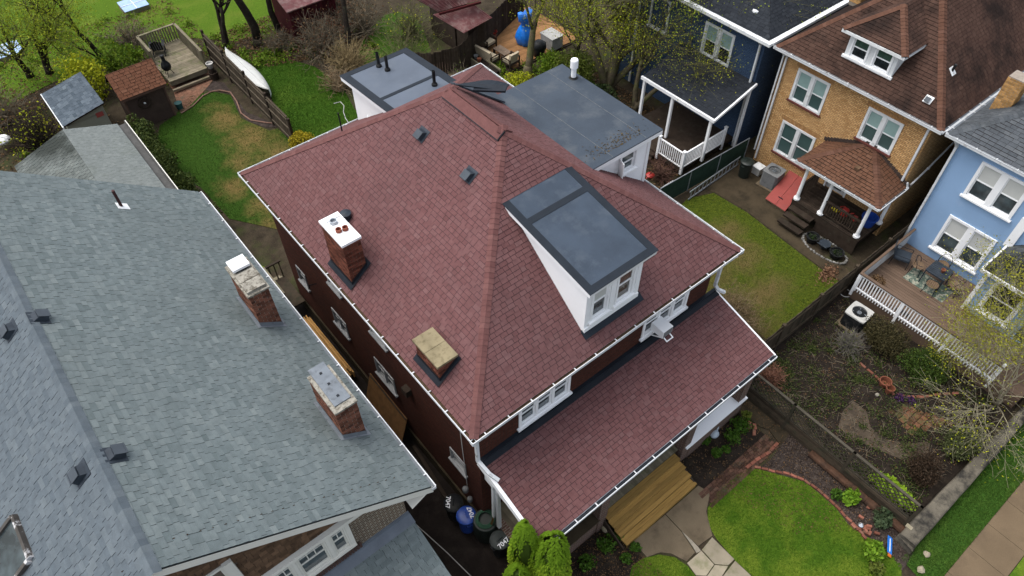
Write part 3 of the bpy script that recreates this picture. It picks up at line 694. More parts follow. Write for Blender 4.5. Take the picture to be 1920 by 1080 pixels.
# garden beds
struct('garden_bed', SOIL, flat([(10.95,-.95),(24,-.95),(24,-8.1),(10.95,-8.1)], .003))
struct('mulch_bed', MULCH, flat([(8.708,-3.748,0.000), (9.492,-3.805,0.000), (10.968,-3.582,0.000), (11.281,-5.011,0.000), (11.026,-8.039,0.000), (10.506,-8.616,0.000), (9.502,-8.754,0.000), (9.832,-7.802,0.000), (9.628,-7.301,0.000), (9.575,-6.807,0.000), (9.730,-6.239,0.000), (9.739,-5.531,0.000), (9.699,-5.009,0.000), (9.320,-4.426,0.000), (8.897,-3.777,0.000)], .005))
struct('garden_bed', SOIL, flat([(6.9,-1.5),(10.1,-1.5),(10.1,-3.1),(6.85,-3.1)], .005))
struct('garden_bed', SOIL, flat([(.2,-1.6),(3.5,-1.6),(3.55,-3.0),(4.2,-4.6),(1.5,-5.5),(.2,-4)], .005))
struct('garden_bed', MULCH, flat([(3.633,29.169,0.000), (4.305,29.646,-0.000), (4.690,29.131,-0.000), (4.598,27.612,0.000), (4.449,25.904,-0.000), (4.993,24.397,0.000), (5.102,23.732,0.000), (4.642,23.999,0.000), (4.147,25.097,0.000), (4.186,26.421,0.000), (4.532,27.667,0.000), (4.300,28.617,0.000), (3.772,28.799,0.000)], .008))
struct('dirt_path', mat('pale_dirt', (.066,.051,.036), .97, .25, 3, (.03,.024,.018), 2, .5, .7, 60, .3, .5, 40), flat([(13.045,-4.226,0.000), (13.687,-4.236,0.000), (13.671,-4.796,0.000), (13.243,-5.228,0.000), (13.167,-5.764,0.000), (13.626,-6.407,0.000), (14.344,-6.888,0.000), (13.861,-7.073,0.000), (12.938,-6.628,0.000), (12.626,-5.799,0.000), (12.324,-5.153,0.000), (12.372,-4.513,0.000)], .007))
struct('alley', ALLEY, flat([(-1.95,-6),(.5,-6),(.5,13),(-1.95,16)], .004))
struct('side_yard', CONCD, flat([(18.147,6.998,0.000), (21.109,7.138,0.000), (21.113,6.017,0.000), (20.755,3.903,0.000), (19.903,3.553,0.000), (19.474,2.367,0.000), (18.756,1.286,0.000), (19.062,-0.358,0.000), (18.848,-0.760,0.000), (18.282,-0.786,0.000), (18.216,-0.163,0.000), (18.364,2.102,0.000), (18.579,4.599,0.000), (18.417,6.394,0.000)], .009))
struct('patio_ground', mat('brick_chip_patio', (.165,.085,.055), .95, .3, 6, (.10,.075,.05), 2, .5, .65, 60, .4, .5, 40), flat([(2.319,31.424,0.000), (4.553,31.250,0.000), (4.348,29.742,0.000), (3.633,29.169,0.000), (2.340,28.250,0.000), (1.749,28.020,0.000), (2.261,30.178,0.000)], .007))

# sidewalk slabs
sw = tag(thing('sidewalk', None, None, (15,-10.2,0)), kind='structure')
x = 8.2; k = 0
for xw in (1.22,1.22,1.22,1.2,1.22,1.22,1.22,1.22,1.22,1.22):
    MB().box(x+.006, x+xw-.006, -10.86, -9.63, -.05, .012+random.uniform(0,.003)).build('slab', SIDEW, sw); x += xw
struct('sidewalk_joint', SOIL, flat([(8,-10.88),(20,-10.88),(20,-9.62),(8,-9.62)], -.004))
# front walk: two cast slabs and pale flagstones
walk = tag(thing('front_path', None, None, (5.2,-3.4,0)), kind='structure')
for poly, m_, z in (
    ([(5.284,-2.869,0.000), (6.852,-2.875,0.000), (6.966,-3.285,0.000), (6.364,-3.648,0.000), (5.906,-4.301,0.000), (5.311,-4.235,0.000), (5.268,-3.600,0.000)], CONC, .022),
    ([(3.820,-2.839,0.000), (5.257,-2.870,0.000), (5.242,-3.601,0.000), (5.079,-4.307,0.000), (4.659,-4.330,0.000), (4.472,-3.854,0.000), (4.238,-3.619,0.000), (3.805,-3.459,0.000)], CONC, .020),
    ([(5.312,-4.389,0.000), (5.860,-4.330,0.000), (5.860,-5.226,0.000), (5.564,-5.229,0.000), (5.276,-4.940,0.000)], FLAG, .026),
    ([(4.641,-4.379,0.000), (5.266,-4.395,0.000), (5.244,-4.936,0.000), (4.797,-5.011,0.000), (4.569,-4.804,0.000)], FLAG, .024),
    ([(4.792,-5.038,0.000), (5.251,-4.962,0.000), (5.545,-5.245,0.000), (5.115,-5.333,0.000)], FLAG, .027),
    ([(5.115,-5.354,0.000), (5.840,-5.274,0.000), (5.862,-5.882,0.000), (5.508,-6.004,0.000)], FLAG, .025),
    ([(4.557,-4.836,0.000), (4.760,-5.022,0.000), (5.065,-5.334,0.000), (5.407,-5.983,0.000), (4.270,-5.596,0.000)], FLAG, .023)):
    MB().prism(poly, -.03, z, random.random()).build('path_slab', m_, walk)
MB().prism([(5.268,-3.600,0.000), (5.295,-3.666,0.000), (5.285,-4.258,0.000), (5.260,-4.390,0.000), (5.105,-4.350,0.000), (5.155,-4.173,0.000)], -.03, .017).build('mortar_patch', mat('pale_mortar', (.26,.23,.18), .9, .2, 6), walk)
pad = tag(thing('side_path', None, None, (10.6,-2.5,0)), kind='structure')
MB().prism([(10.165,-1.864,0.000), (11.909,-1.681,0.000), (11.694,-3.061,0.000), (10.365,-3.033,0.000), (10.221,-2.750,0.000)], -.03, .018).build('path_slab', CONCD, pad)
MB().prism([(10.363,-3.058,0.000), (11.691,-3.087,0.000), (11.281,-5.011,0.000), (11.038,-4.968,0.000), (10.957,-3.545,0.000), (10.232,-3.572,0.000)], -.03, .020).build('path_slab', CONCD, pad)
# brick path, herringbone-ish courses of single bricks
bp = tag(thing('brick_path', None, None, (8.3,-3.35,0)), kind='structure')
P = Pieces(); rnd = random.Random(4)
y = -3.68; r = 0
while y < -3.1:
    x = 6.6+(.105 if r % 2 else 0)+(-.08 if r > 4 else 0)
    while x < 9.95:
        M = Matrix.Translation((x+.1, y+.05, rnd.uniform(-.004,.008))) @ Matrix.Rotation(rnd.gauss(0,.03), 4, 'Z')
        b = MB().box(-.098,.098,-.047,.047,-.03,.02)
        P.add('pbrick', b.v, b.f, M, rnd.random()); x += .207
    y += .102; r += 1
P.emit('brick', 'bricks', PAVERD, bp, 300)
# garden paver square in the neighbour's bed
gp = tag(thing('paver_patch', None, None, (14.9,-6.1,0)), kind='structure')
P = Pieces(); qd = [(14.305,-5.316,0.000), (15.044,-5.580,0.000), (15.739,-7.052,0.000), (14.050,-6.271,0.000)]
for i in range(13):
    for j in range(9):
        x, y = 13.7+i*.215+(.1 if j % 2 else 0), -7.15+j*.225
        if inpoly(x, y, qd):
            b = MB().box(-.1,.1,-.1,.1,-.03,.02)
            P.add('paver', b.v, b.f, Matrix.Translation((x,y,rnd.uniform(-.006,.012))) @ Matrix.Rotation(rnd.gauss(0,.05),4,'Z'), rnd.random())
P.emit('paver', 'pavers', PAVER, gp, 300)
# low concrete wall along the pavement
cw = thing('concrete_wall', 'low mossy grey concrete wall beside the pavement at lower right', 'wall', (14,-8.3,0))
b = MB(); rnd = random.Random(2); xs = [10.3+.55*i for i in range(28)]
prof = lambda x: (.46+rnd.uniform(-.012,.012), -8.56+rnd.uniform(-.012,.012), -8.02-(x-10.3)*.028+rnd.uniform(-.015,.015))
vs_ = []; fs = []
for x in xs:
    h, ya, yb = prof(x)
    vs_ += [(x,ya-.04,-.05),(x,ya,h-.03),(x,ya+.04,h),(x,yb-.04,h+.005),(x,yb,h-.03),(x,yb+.02,-.05)]
for i in range(len(xs)-1):
    for k in range(5): fs.append((i*6+k, i*6+k+1, (i+1)*6+k+1, (i+1)*6+k))
fs.append(tuple(range(6))); fs.append(tuple(range(len(vs_)-6, len(vs_)))[::-1])
for k in range(len(fs)-2): fs[k] = fs[k][::-1]
b.add(vs_, fs); b.build('wall_body', WALLC, cw)
MB().slab([(10.294,-8.000,0.300), (10.715,-8.056,0.300), (10.429,-8.525,0.300), (10.183,-8.583,0.300)], .3).build('end_block', WALLC, cw)
MB().box(10.62,10.75,-8.18,-7.98,.45,.5).build('loose_block', FLAG, cw)

# ================================================================== main brick house with red roof
EW, ED, EZ = 10.26, 13.04, 6.8          # gutter-to-gutter plan and eave height
KR = 3.92/5.13
RF, RB = Vector((5.13,5.13,10.72)), Vector((5.13,7.55,10.72))
H = thing('brick_house', 'dark brick house with red hipped shingle roof, white dormer and deep porch', 'house', (5.1,6.5,0))
hw = MB()
LW = [(.93,.65,2.25,3.0),(3.83,1.1,2.2,3.12),(6.7,.9,2.2,3.05),(10.9,.8,2.3,3.08),(4.0,1.0,4.55,5.15),(7.3,1.0,4.55,5.15)]  # from y, width, z0, z1 offsets
LWIN = [(1.3,2.08,2.42,3.1),(5.15,6.33,2.22,3.1),(8.17,9.15,2.2,3.0),(11.05,11.75,2.2,3.0),(5.1,6.0,4.85,6.1),(7.8,8.6,4.85,6.1)]
Bl = basis((.5,12.6,0), -Y_, Z_, -X_)
hw.wall(Bl, 12.05, 6.62, [(12.6-b, 12.6-a, c, d) for a,b,c,d in LWIN], .1)
FWIN = [(1.9,3.8,4.72,5.9),(6.75,8.75,4.78,5.9)]
Bf = basis((.5,.55,0), X_, Z_, -Y_)
hw.wall(Bf, 9.3, 6.62, [(a-.5,b-.5,c,d) for a,b,c,d in FWIN], .1)
hw.wall(basis((9.8,.55,0), Y_, Z_, X_), 12.05, 6.62)
hw.wall(basis((9.8,12.6,0), -X_, Z_, Y_), 9.3, 6.62)
hw.build('brick_wall', BRICK_DK, H)
b = MB(); b.box(.44,.5,.49,12.66,0,.55); b.box(.44,9.86,12.6,12.66,0,.55); b.build('foundation', CONCD, H)
for a,b_,c,d in LWIN:
    window(H, (.5,b_,c), -Y_, -X_, b_-a, d-c, 2 if b_-a > .85 and c < 3 else 1, frame=mat('shaded_white_frame', (.26,.265,.265), .6, .15, 3) if not bpy.data.materials.get('shaded_white_frame') else bpy.data.materials['shaded_white_frame'], fw=.05, mull=.04, depth=.09)  # white frames darkened: the alley's shade is put into their colour
window(H, (1.9,.55,4.72), X_, -Y_, 1.9, 1.18, 3, frame=WHITE, glass=GLASSB, fw=.09, mull=.09, blind=BLINDW, blind_h=.3)
window(H, (6.75,.55,4.78), X_, -Y_, 2.0, 1.12, 3, frame=WHITE, glass=GLASSB, fw=.09, mull=.09, blind=BLINDW, blind_h=.3)
# soffit + fascia
b = MB(); b.box(.12,EW-.12,.12,.57,6.62,6.655); b.box(.12,EW-.12,12.58,ED-.12,6.62,6.655); b.box(.12,.52,.57,12.58,6.62,6.655); b.box(9.78,EW-.12,.57,12.58,6.62,6.655)
b.build('soffit', WHITE2, H)
# roof
e = .09
LS = [(e,e,EZ+.02),(e,ED-e,EZ+.02),(5.13,RB.y,10.72),(5.13,RF.y,10.72)]
FS = [(e,e,EZ+.02),(EW-e,e,EZ+.02),(5.13,RF.y,10.72)]
RS = [(EW-e,e,EZ+.02),(EW-e,ED-e,EZ+.02),(5.13,RB.y,10.72),(5.13,RF.y,10.72)]
BS = [(e,ED-e,EZ+.02),(EW-e,ED-e,EZ+.02),(5.13,RB.y,10.72)]
rf = MB()
for q in (LS, FS, RS, BS): rf.slab(q, .05)
ROOF = rf.build('roof', RED_DECK, H)
P = Pieces(); rnd = random.Random(5)
for q in (LS, FS, RS, BS): shingles(P, q, .130, (.16,.21,.25), .012, .009, rnd, thin=1, rowgap=.013, rowp=.8, sig=.18)
P.emit('shingle', 'shingles', RED_SH, ROOF, 300, Vector((2.5,1.5,10)))
nL, nF, nR, nB = Vector((-KR,0,1)), Vector((0,-KR,1)), Vector((KR,0,1)), Vector((0,(10.72-6.82)/(ED-RB.y),1))
P = Pieces()
caps(P, (e,e,EZ+.03), RF, nL, nF, .135); caps(P, (EW-e,e,EZ+.03), RF, nF, nR, .135); caps(P, (e,ED-e,EZ+.03), RB, nB, nL, .135); caps(P, (EW-e,ED-e,EZ+.03), RB, nB, nR, .135)
P.emit('hip_cap', 'hip_caps', RED_CAP, ROOF, 240)
b = MB()      # raised ridge vent under wide cap
for sx in (-1, 1):
    n_ = Vector((sx*KR,0,1)).normalized(); s_ = Vector((sx,0,-KR)).normalized()
    o = Vector((5.13,5.05,10.735))
    b.bbox((o, Y_, s_, n_), 0, RB.y-5.0, 0, .30, .02, .055)
RV = b.build('ridge_vent', RED_CAP, H)
b = MB(); n_ = Vector((-KR,0,1)).normalized(); s_ = Vector((-1,0,-KR)).normalized()
b.bbox((Vector((5.13,5.04,10.735)), Y_, s_, n_), 0, RB.y-5.0, .302, .325, .0, .05); b.bbox((Vector((5.13,5.02,10.735)), Y_, s_, n_), 0, .02, 0, .32, .0, .05)
b.build('vent_slot', BLACK, RV)
# gutters
def gutter(parent, a, b_, out, w=.12, h=.11, m=GUTTER, name='gutter', deb=True, seed=0, brackets=True, bs=.75):
    """U channel from a to b, `out` = horizontal unit vector away from the house; a,b on the inner top edge"""
    a, b_, out = Vector(a), Vector(b_), Vector(out); d = (b_-a); L = d.length; d.normalize()
    B = (a, d, out, Z_); q = MB(); t = .012
    q.bbox(B, 0, L, 0, t, -h, 0); q.bbox(B, 0, L, t, w-t, -h, -h+t); q.bbox(B, 0, L, w-t, w, -h, .015); q.bbox(B, 0, L, w, w+.012, -.012, .02)
    q.bbox(B, -t, 0, 0, w, -h, .0); q.bbox(B, L, L+t, 0, w, -h, .0)
    g_ = q.build(name, m, parent)
    rnd = random.Random(seed)
    if brackets:
        x = .4
        while x < L-.1:
            k = MB(); k.bbox(B, x, x+.03, -.02, w+.01, .004, .018); k.build('gutter_bracket', m, g_); x += bs
    k2 = MB(); k2.bbox(B, .02, L-.02, t, w-t, -h+t, -.035); k2.build('gutter_silt', DEBRIS if deb else LEAD, g_)
    if deb:
        k = MB()
        for _ in range(int(L*70)):
            x = rnd.random()*L
            if math.sin(x*1.7+seed)+math.sin(x*.63+2) < -.5: continue
            leafquad(k, a+d*x+out*rnd.uniform(.02,w-.02)+Z_*rnd.uniform(-.06,-.015), .035, rnd, flatness=.7)
        o = k.build('gutter_leaves', DEBRIS, g_, uvs=False); o['kind'] = 'stuff'
    return g_
gutter(H, (.12,.0,EZ), (.12,ED,EZ), (-1,0,0), seed=1)
gutter(H, (.0,.12,EZ), (EW,.12,EZ), (0,-1,0), seed=2)
gutter(H, (EW-.12,.0,EZ), (EW-.12,ED,EZ), (1,0,0), seed=3, deb=False)
gutter(H, (.0,ED-.12,EZ), (EW,ED-.12,EZ), (0,1,0), seed=4, deb=False)
# downspouts
def downspout(parent, pts, w=.09, d=.07, m=GUTTER):
    q = MB()
    for i in range(len(pts)-1): q.beam(pts[i], pts[i+1], w, d, up=(0,1,0) if abs(Vector(pts[i+1])[2]-Vector(pts[i])[2]) > abs(Vector(pts[i+1])[1]-Vector(pts[i])[1]) else (0,0,1))
    for p in pts[1:-1]: q.blob(p, .066, 1, 0)
    return q.build('downspout', m, parent)
downspout(H, [(.42,.02,6.72),(.40,.46,6.35),(.40,.46,4.75),(.44,.0,4.62),(.55,-.25,4.5)], .10, .08)
downspout(H, [(9.95,.02,6.72),(9.98,.42,6.4),(10.0,.42,5.0),(10.12,.35,4.75),(10.3,.18,4.62)], .10, .09)
# chimneys -------------------------------------------------------------
def chimney(parent, x0, x1, y0, y1, zb, z0, z1, bm_, core, limit, seed):
    c = MB(); c.box(x0+.004, x1-.004, y0+.004, y1-.004, z0, z1); ch = c.build('chimney', core, parent)
    P = Pieces(); bricks(P, x0, x1, y0, y1, z0, z1-.01, 'LFRB', zb=zb); P.emit('brick', 'bricks', bm_, ch, limit, Vector((x0-3,y0-4,z1)))
    return ch
zl = lambda x, y: EZ+KR*x
def flash(ch, x0, x1, y0, y1, z, m=BLACK, w=.13, hup=.17):
    b = MB(); zb = z
    P4 = [(x0-.02,y0-.02),(x1+.02,y0-.02),(x1+.02,y1+.02),(x0-.02,y1+.02)]
    Q4 = [(x0-w,y0-w*.6),(x1+w,y0-w*.6),(x1+w,y1+w*.6),(x0-w,y1+w*.6)]
    for i in range(4):
        j = (i+1) % 4
        p, q, r, s = P4[i], P4[j], Q4[j], Q4[i]
        a = [(s[0],s[1],zb(*s)+.025),(r[0],r[1],zb(*r)+.025),(q[0],q[1],zb(*q)+.04),(p[0],p[1],zb(*p)+.04)]
        b.add(a, [(0,1,2,3)])
        b.add([(p[0],p[1],zb(*p)+.03),(q[0],q[1],zb(*q)+.03),(q[0],q[1],zb(*q)+hup),(p[0],p[1],zb(*p)+hup)], [(0,1,2,3)])
    return b.build('chimney_flashing', m, ch)
c1 = chimney(H, .33,.86,6.10,7.28, zl, 6.9, 8.62, BRICKP, MORTARD, 150, 1); flash(c1, .33,.86,6.10,7.28, zl)
b = MB(); b.box(.29,.90,6.06,7.32,8.62,8.70); b.box(.33,.86,7.10,7.28,8.70,8.735); b.build('cap', CEMW, c1)
for (x,y,r_) in ((.58,6.98,.11),(.52,6.6,.085),(.70,6.55,.085)):
    MB().lathe((x,y,8.70), [(r_,0),(r_,.10),(r_*.75,.10),(r_*.75,.02)], 12).build('flue', CLAY if r_ < .1 else METAL, c1, smooth=False)
c2 = chimney(H, .36,.88,1.84,2.84, zl, 6.9, 7.72, BRICKP, MORTARD, 120, 2); flash(c2, .36,.88,1.84,2.84, zl)
b = MB(); b.box(.30,.94,1.78,2.335,7.72,7.80); b.box(.30,.94,2.345,2.90,7.72,7.803); b.build('cap', CEMENT, c2)
p = Vector((1.302,7.814,7.795)); MB().lathe((p.x,p.y,p.z-.1), [(.13,0),(.13,.28),(.17,.28),(.17,.33),(.05,.38)], 14).build('roof_ventilator', VENTM, H)
# roof vents
def roofvent(parent, c, n, m=VENTM, s=.34):
    c, n = Vector(c), Vector(n).normalized(); u = Z_.cross(n).normalized(); v = n.cross(u)
    b = MB(); b.bbox((c,u,v,n), -s*.75, s*.75, -s*.6, s*.85, .012, .022)
    P_ = [(-s*.5,-s*.5,.02),(s*.5,-s*.5,.02),(s*.5,s*.6,.02),(-s*.5,s*.6,.02),(-s*.45,-s*.42,.15),(s*.45,-s*.42,.15),(s*.45,s*.35,.12),(-s*.45,s*.35,.12)]
    b.add([c+u*p[0]+v*p[1]+n*p[2] for p in P_], [(4,5,6,7),(0,1,5,4),(1,2,6,5),(2,3,7,6),(3,0,4,7)])
    o = b.build('roof_vent', m, parent)
    k = MB(); k.bbox((c,u,v,n), -s*.47, s*.47, -s*.54, -s*.42, .155, .175); k.bbox((c,u,v,n), -s*.47, s*.47, -s*.42, s*.36, .152, .166); k.build('vent_lid', mat('vent_lid_metal', (.055,.066,.078), .35, .1), o) if not bpy.data.materials.get('vent_lid_metal') else k.build('vent_lid', bpy.data.materials['vent_lid_metal'], o)
    return o
roofvent(H, (3.924,7.387,9.798), nL, VENTM, .28); roofvent(H, (3.919,5.123,9.795), nL, VENTM, .28)
MB().cyl((2.904,10.497,9.019), .025, 8.0, 9.3, 8).build('antenna_stub', BLACKP, H)
# white front dormer
D = MB(); x0, x1, yf = 4.15, 6.18, .60
for xx in (x0, x1): 
    a = -.0 if xx == x0 else 0
    D.add([(xx,yf,7.1),(xx,yf,9.08),(xx,3.75,9.62),(xx,3.75,9.5)], [(0,1,2,3) if xx == x1 else (3,2,1,0)])
Bd = basis((x0,yf,7.1), X_, Z_, -Y_)
D.wall(Bd, x1-x0, 1.98, [(.22,.86,.42,1.78),(1.12,1.8,.42,1.78)], .1)
DM = D.build('dormer', WHITE, H)
window(DM, (x0+.22,yf,7.52), X_, -Y_, .64, 1.36, 1, glass=GLASSB, blind=BLINDW, blind_h=.5, flat=True, fw=.06, sill=True)
window(DM, (x0+1.12,yf,7.52), X_, -Y_, .68, 1.36, 1, glass=glassmat('amber_glass', (.06,.05,.035), .08), flat=True, fw=.06, sill=True)
b = MB()
for (u0,u1) in ((0,.14),(.9,1.08),(x1-x0-.15,x1-x0)): b.bbox(Bd, u0, u1, .12, 1.98, 0, .03)
b.bbox(Bd, 0, x1-x0, .14, .3, .03, .06); b.build('corner_board', WHITE, DM)
droof = [(4.02,.36,9.10),(6.40,.36,9.10),(6.40,3.86,9.695),(4.02,3.86,9.695)]
MB().slab([(p[0],p[1],p[2]-.035) for p in droof], .12).build('fascia', WHITE, DM)
MB().slab(droof, .035).build('dormer_roof', MEMB, DM)
dz = lambda y: 9.10+.17*(y-.36)
b = MB()
def strip(b, xa, xb, ya, yb, zf, th=.012): b.slab([(xa,ya,zf(ya)+th),(xb,ya,zf(ya)+th),(xb,yb,zf(yb)+th),(xa,yb,zf(yb)+th)], th+.002)
strip(b, 4.0,4.22,.34,3.86,dz); strip(b, 6.2,6.42,.34,3.86,dz); strip(b, 4.22,6.2,.34,.55,dz); strip(b, 4.22,6.2,2.84,3.03,dz)
b.build('roof_edge_band', MEDGE, DM)
b = MB(); b.slab([(4.1,.40,EZ+KR*.40+.03),(6.3,.40,EZ+KR*.40+.03),(6.3,.62,EZ+KR*.62+.03),(4.1,.62,EZ+KR*.62+.03)], .02); b.build('apron_flashing', MEDGE, DM)
# rear shed dormer (left) : white box with membrane roof
rz = lambda y: 8.78+.07*(12.95-y)
b = MB(); b.add([(4.48,12.6,6.7),(4.48,12.6,rz(12.6)),(4.48,9.3,rz(9.3)),(4.48,9.3,6.7),(6.85,12.6,6.7),(6.85,12.6,rz(12.6)),(6.85,9.3,rz(9.3)),(6.85,9.3,6.7)],
    [(0,1,2,3),(7,6,5,4),(4,5,1,0)]); RD = b.build('rear_dormer', WHITE, H)
MB().slab([(4.31,12.95,rz(12.95)-.04),(6.98,12.95,rz(12.95)-.04),(6.98,8.2,rz(8.2)-.04),(4.31,8.2,rz(8.2)-.04)], .14).build('fascia', WHITE, RD)
MB().slab([(4.31,12.95,rz(12.95)),(6.98,12.95,rz(12.95)),(6.98,8.2,rz(8.2)),(4.31,8.2,rz(8.2))], .04).build('dormer_roof', MEMBL, RD)
b = MB(); strip(b, 4.28,4.56,8.2,12.97,rz); strip(b, 6.72,7.0,8.2,12.97,rz); strip(b, 4.56,6.72,12.72,12.97,rz); strip(b, 4.56,6.72,10.65,10.8,rz); b.build('roof_edge_band', MEDGE, RD)
for (x,y) in ((5.60,12.54),(5.68,12.12),(6.30,10.22)):
    MB().lathe((x,y,rz(y)), [(.10,0),(.10,.06),(.065,.10),(.055,.12),(.055,.52),(.05,.54),(.045,.50)], 12).build('vent_pipe', BLACKP, RD)
for dx in (0,.25): MB().blob((4.46,11.7-dx*1.6,7.75-dx*.4), .07, 1, .1).build('wall_lamp', WHITE2, RD)
# side dormer (right): clapboard, wide membrane roof
sz = lambda y: 8.95
b = MB(); b.wall(basis((6.3,4.05,6.9), X_, Z_, -Y_), 3.72, 1.95, [(2.45,3.2,.95,1.72)], .1)
b.wall(basis((10.02,4.05,6.9), Y_, Z_, X_), 4.3, 1.95); SD = b.build('side_dormer', WHITE, H)
b = MB()
for i in range(18):
    z = 6.9+i*.108
    for (u0,u1) in ((0,2.42),(3.23,3.72)) if .86 < i*.108 < 1.70 else ((0,3.72),):
        B_ = basis((6.3,4.05,z), X_, Z_, -Y_); o_, u_, v_, n_ = B_
        b.add([o_+u_*u0+n_*.022, o_+u_*u1+n_*.022, o_+u_*u1+v_*.106+n_*.004, o_+u_*u0+v_*.106+n_*.004, o_+u_*u0, o_+u_*u1], [(0,1,2,3),(4,5,1,0)])
b.build('clapboard', WHITE, SD)
window(SD, (8.75,4.05,7.85), X_, -Y_, .75, .77, 1, flat=True, fw=.07, glass=GLASSB, proud=.05)
b = MB(); b.bbox(basis((8.72,4.0,7.88), Vector((-.35,-.9,0)), Z_, (.9,-.35,0)), 0, .30, 0, .7, -.015, .015); b.build('open_casement', WHITE, SD)
b = MB(); b.box(9.94,10.06,4.0,4.06,6.95,8.85); b.build('corner_board', WHITE, SD)
sroof = [(6.55,3.86,8.97),(10.36,3.86,8.97),(10.36,8.50,8.97),(7.25,8.50,8.97),(6.9,7.2,8.97),(6.55,4.1,8.97)]
MB().prism(sroof, 8.78, 8.925).build('fascia', WHITE, SD)
MB().prism(sroof, 8.925, 8.962).build('dormer_roof', MEMB2, SD)
b = MB()
for xx in (8.25,9.66): b.box(xx,xx+.018,3.9,8.45,8.96,8.966)
b.build('membrane_seam', mat('seam_grey', (.10,.11,.115), .8, .3, 9), SD)
b = MB(); b.slab([(6.45,3.9,9.28),(6.9,3.9,8.985),(7.3,8.4,8.985),(6.75,8.4,9.35)], .03); b.build('valley_band', mat('worn_grey_band', (.20,.22,.235), .7, .2, 4, (.10,.12,.13), 5), SD)
k = MB(); rnd = random.Random(9)
for _ in range(240):
    q = rnd.random(); leafquad(k, (rnd.gauss(8.9,.55), 4.12+abs(rnd.gauss(0,.28)), 8.972), .045, rnd, flatness=.97)
o = k.build('roof_leaves', leafmat('roof_leaf', (.06,.042,.018), (.14,.095,.035)), SD, uvs=False); o['kind'] = 'stuff'
MB().lathe((10.1,7.65,8.962), [(.16,0),(.12,.03),(.12,.05)], 12).build('pipe_boot', BLACKP, SD)
MB().lathe((10.1,7.65,8.99), [(.085,0),(.085,.34),(.13,.36),(.13,.62),(.11,.66)], 14).build('vent_pipe', WHITE, SD, smooth=False)
# membrane saddle and lifted dark sheet behind the ridge
b = MB(); sv = [(6.3,9.3,9.58),(7.6,8.9,9.0),(7.4,7.9,9.10),(5.75,8.25,10.30)]; b.add(sv+[(p[0],p[1],p[2]-.06) for p in sv], [(0,3,1),(1,3,2),(0,1,5,4),(1,2,6,5),(2,3,7,6),(3,0,4,7)]); b.build('saddle_membrane', MEMB2, H)
b = MB(); pts = []
for i in range(8):
    f = i/7; pts.append((Vector((5.55+.85*f, 7.95-1.15*f, 10.5-.05*f-.22*math.sin(f*3.14)*0+.10*f)), Vector((6.15+.80*f, 8.05-.95*f, 10.25+.18*math.sin(f*2.6)))))
vs_ = [p for q in pts for p in q]; b.add(vs_, [(2*i,2*i+1,2*i+3,2*i+2) for i in range(7)])
b.add([v-Vector((0,0,.03)) for v in vs_], [(2*i+2,2*i+3,2*i+1,2*i) for i in range(7)]); b.build('lifted_membrane', MEDGE, H)
b = MB(); b.beam((5.95,7.5,10.45),(6.55,6.75,10.55),.32,.06); b.build('loose_dark_sheet', BLACK, H)
# porch ---------------------------------------------------------------
PR = [(.5,-2.15,3.784),(10.2,-2.15,3.784),(10.2,.53,4.551),(.5,.53,4.551)]
b = MB(); b.slab(PR, .06); PRO = b.build('porch_roof', RED_DECK, H)
P = Pieces(); shingles(P, PR, .130, (.16,.21,.25), .012, .009, rnd, thin=1, rowgap=.013, rowp=.8, sig=.18); P.emit('shingle', 'shingles', RED_SH, PRO, 300, Vector((3,-4,8)))
gutter(H, (.48,-2.15,3.76), (10.22,-2.15,3.76), (0,-1,0), name='porch_gutter', seed=6, deb=False, m=mat('dark_lined_gutter', (.62,.64,.65), .45, .06, 2, (.2,.2,.2), 4, .6, .75))
MB().box(.5,10.2,-2.257,-2.163,3.74,3.757).build('gutter_lining', BLACK, H)
b = MB(); b.slab([(.42,-2.2,3.80),(.52,-2.2,3.80),(.52,.5,4.575),(.42,.5,4.575)], .24); b.slab([(10.18,-2.2,3.79),(10.235,-2.2,3.79),(10.235,.5,4.56),(10.18,.5,4.56)], .2); b.build('rake_board', WHITE, H)
b = MB(); b.box(.5,10.2,.44,.548,4.50,4.60); b.slab([(.5,.28,4.505),(10.2,.28,4.505),(10.2,.5,4.567),(.5,.5,4.567)], .02); b.build('wall_flashing', BLACK, H)
b = MB(); b.box(.6,10.1,-1.95,-1.65,3.28,3.60); b.box(.6,.8,-1.65,.5,3.3,3.62); b.box(9.9,10.1,-1.65,.5,3.3,3.62); b.build('porch_beam', WHITE, H)
b = MB(); b.box(.55,.66,-.15,-.04,1.0,3.9); b.build('porch_post', WHITE2, H)
for (x,y) in ((.62,-1.9),(3.1,-1.9),(6.95,-1.9),(9.75,-1.9)):
    MB().box(x,x+.36,y,y+.36,0,3.3).build('brick_pier', BRICK_PORCH, H)
b = MB(); b.box(.62,3.1,-1.86,-1.62,0,.95); b.box(7.31,10.1,-1.92,-1.62,0,.95); b.box(.62,.86,-1.62,.5,0,.95); b.box(9.88,10.1,-1.62,.5,0,.95); b.build('porch_wall', BRICK_PORCH, H)
b = MB(); b.box(7.05,10.16,-1.98,-1.58,.95,1.02); b.build('parapet_cap', WHITE, H)
b = MB(); b.box(.55,3.15,-1.92,-1.58,.95,1.02); b.build('parapet_cap', CONCD, H)
pf = MB().box(.86,9.88,-1.6,.55,.72,.80).build('porch_floor', BLACK, H)
x = .88; 
while x < 9.85:
    MB().box(x+.003,x+.087,-1.75 if 3.5 < x < 6.9 else -1.6,.54,.80,.825+random.uniform(0,.004), random.random()).build('floor_board', WOODG, pf); x += .09
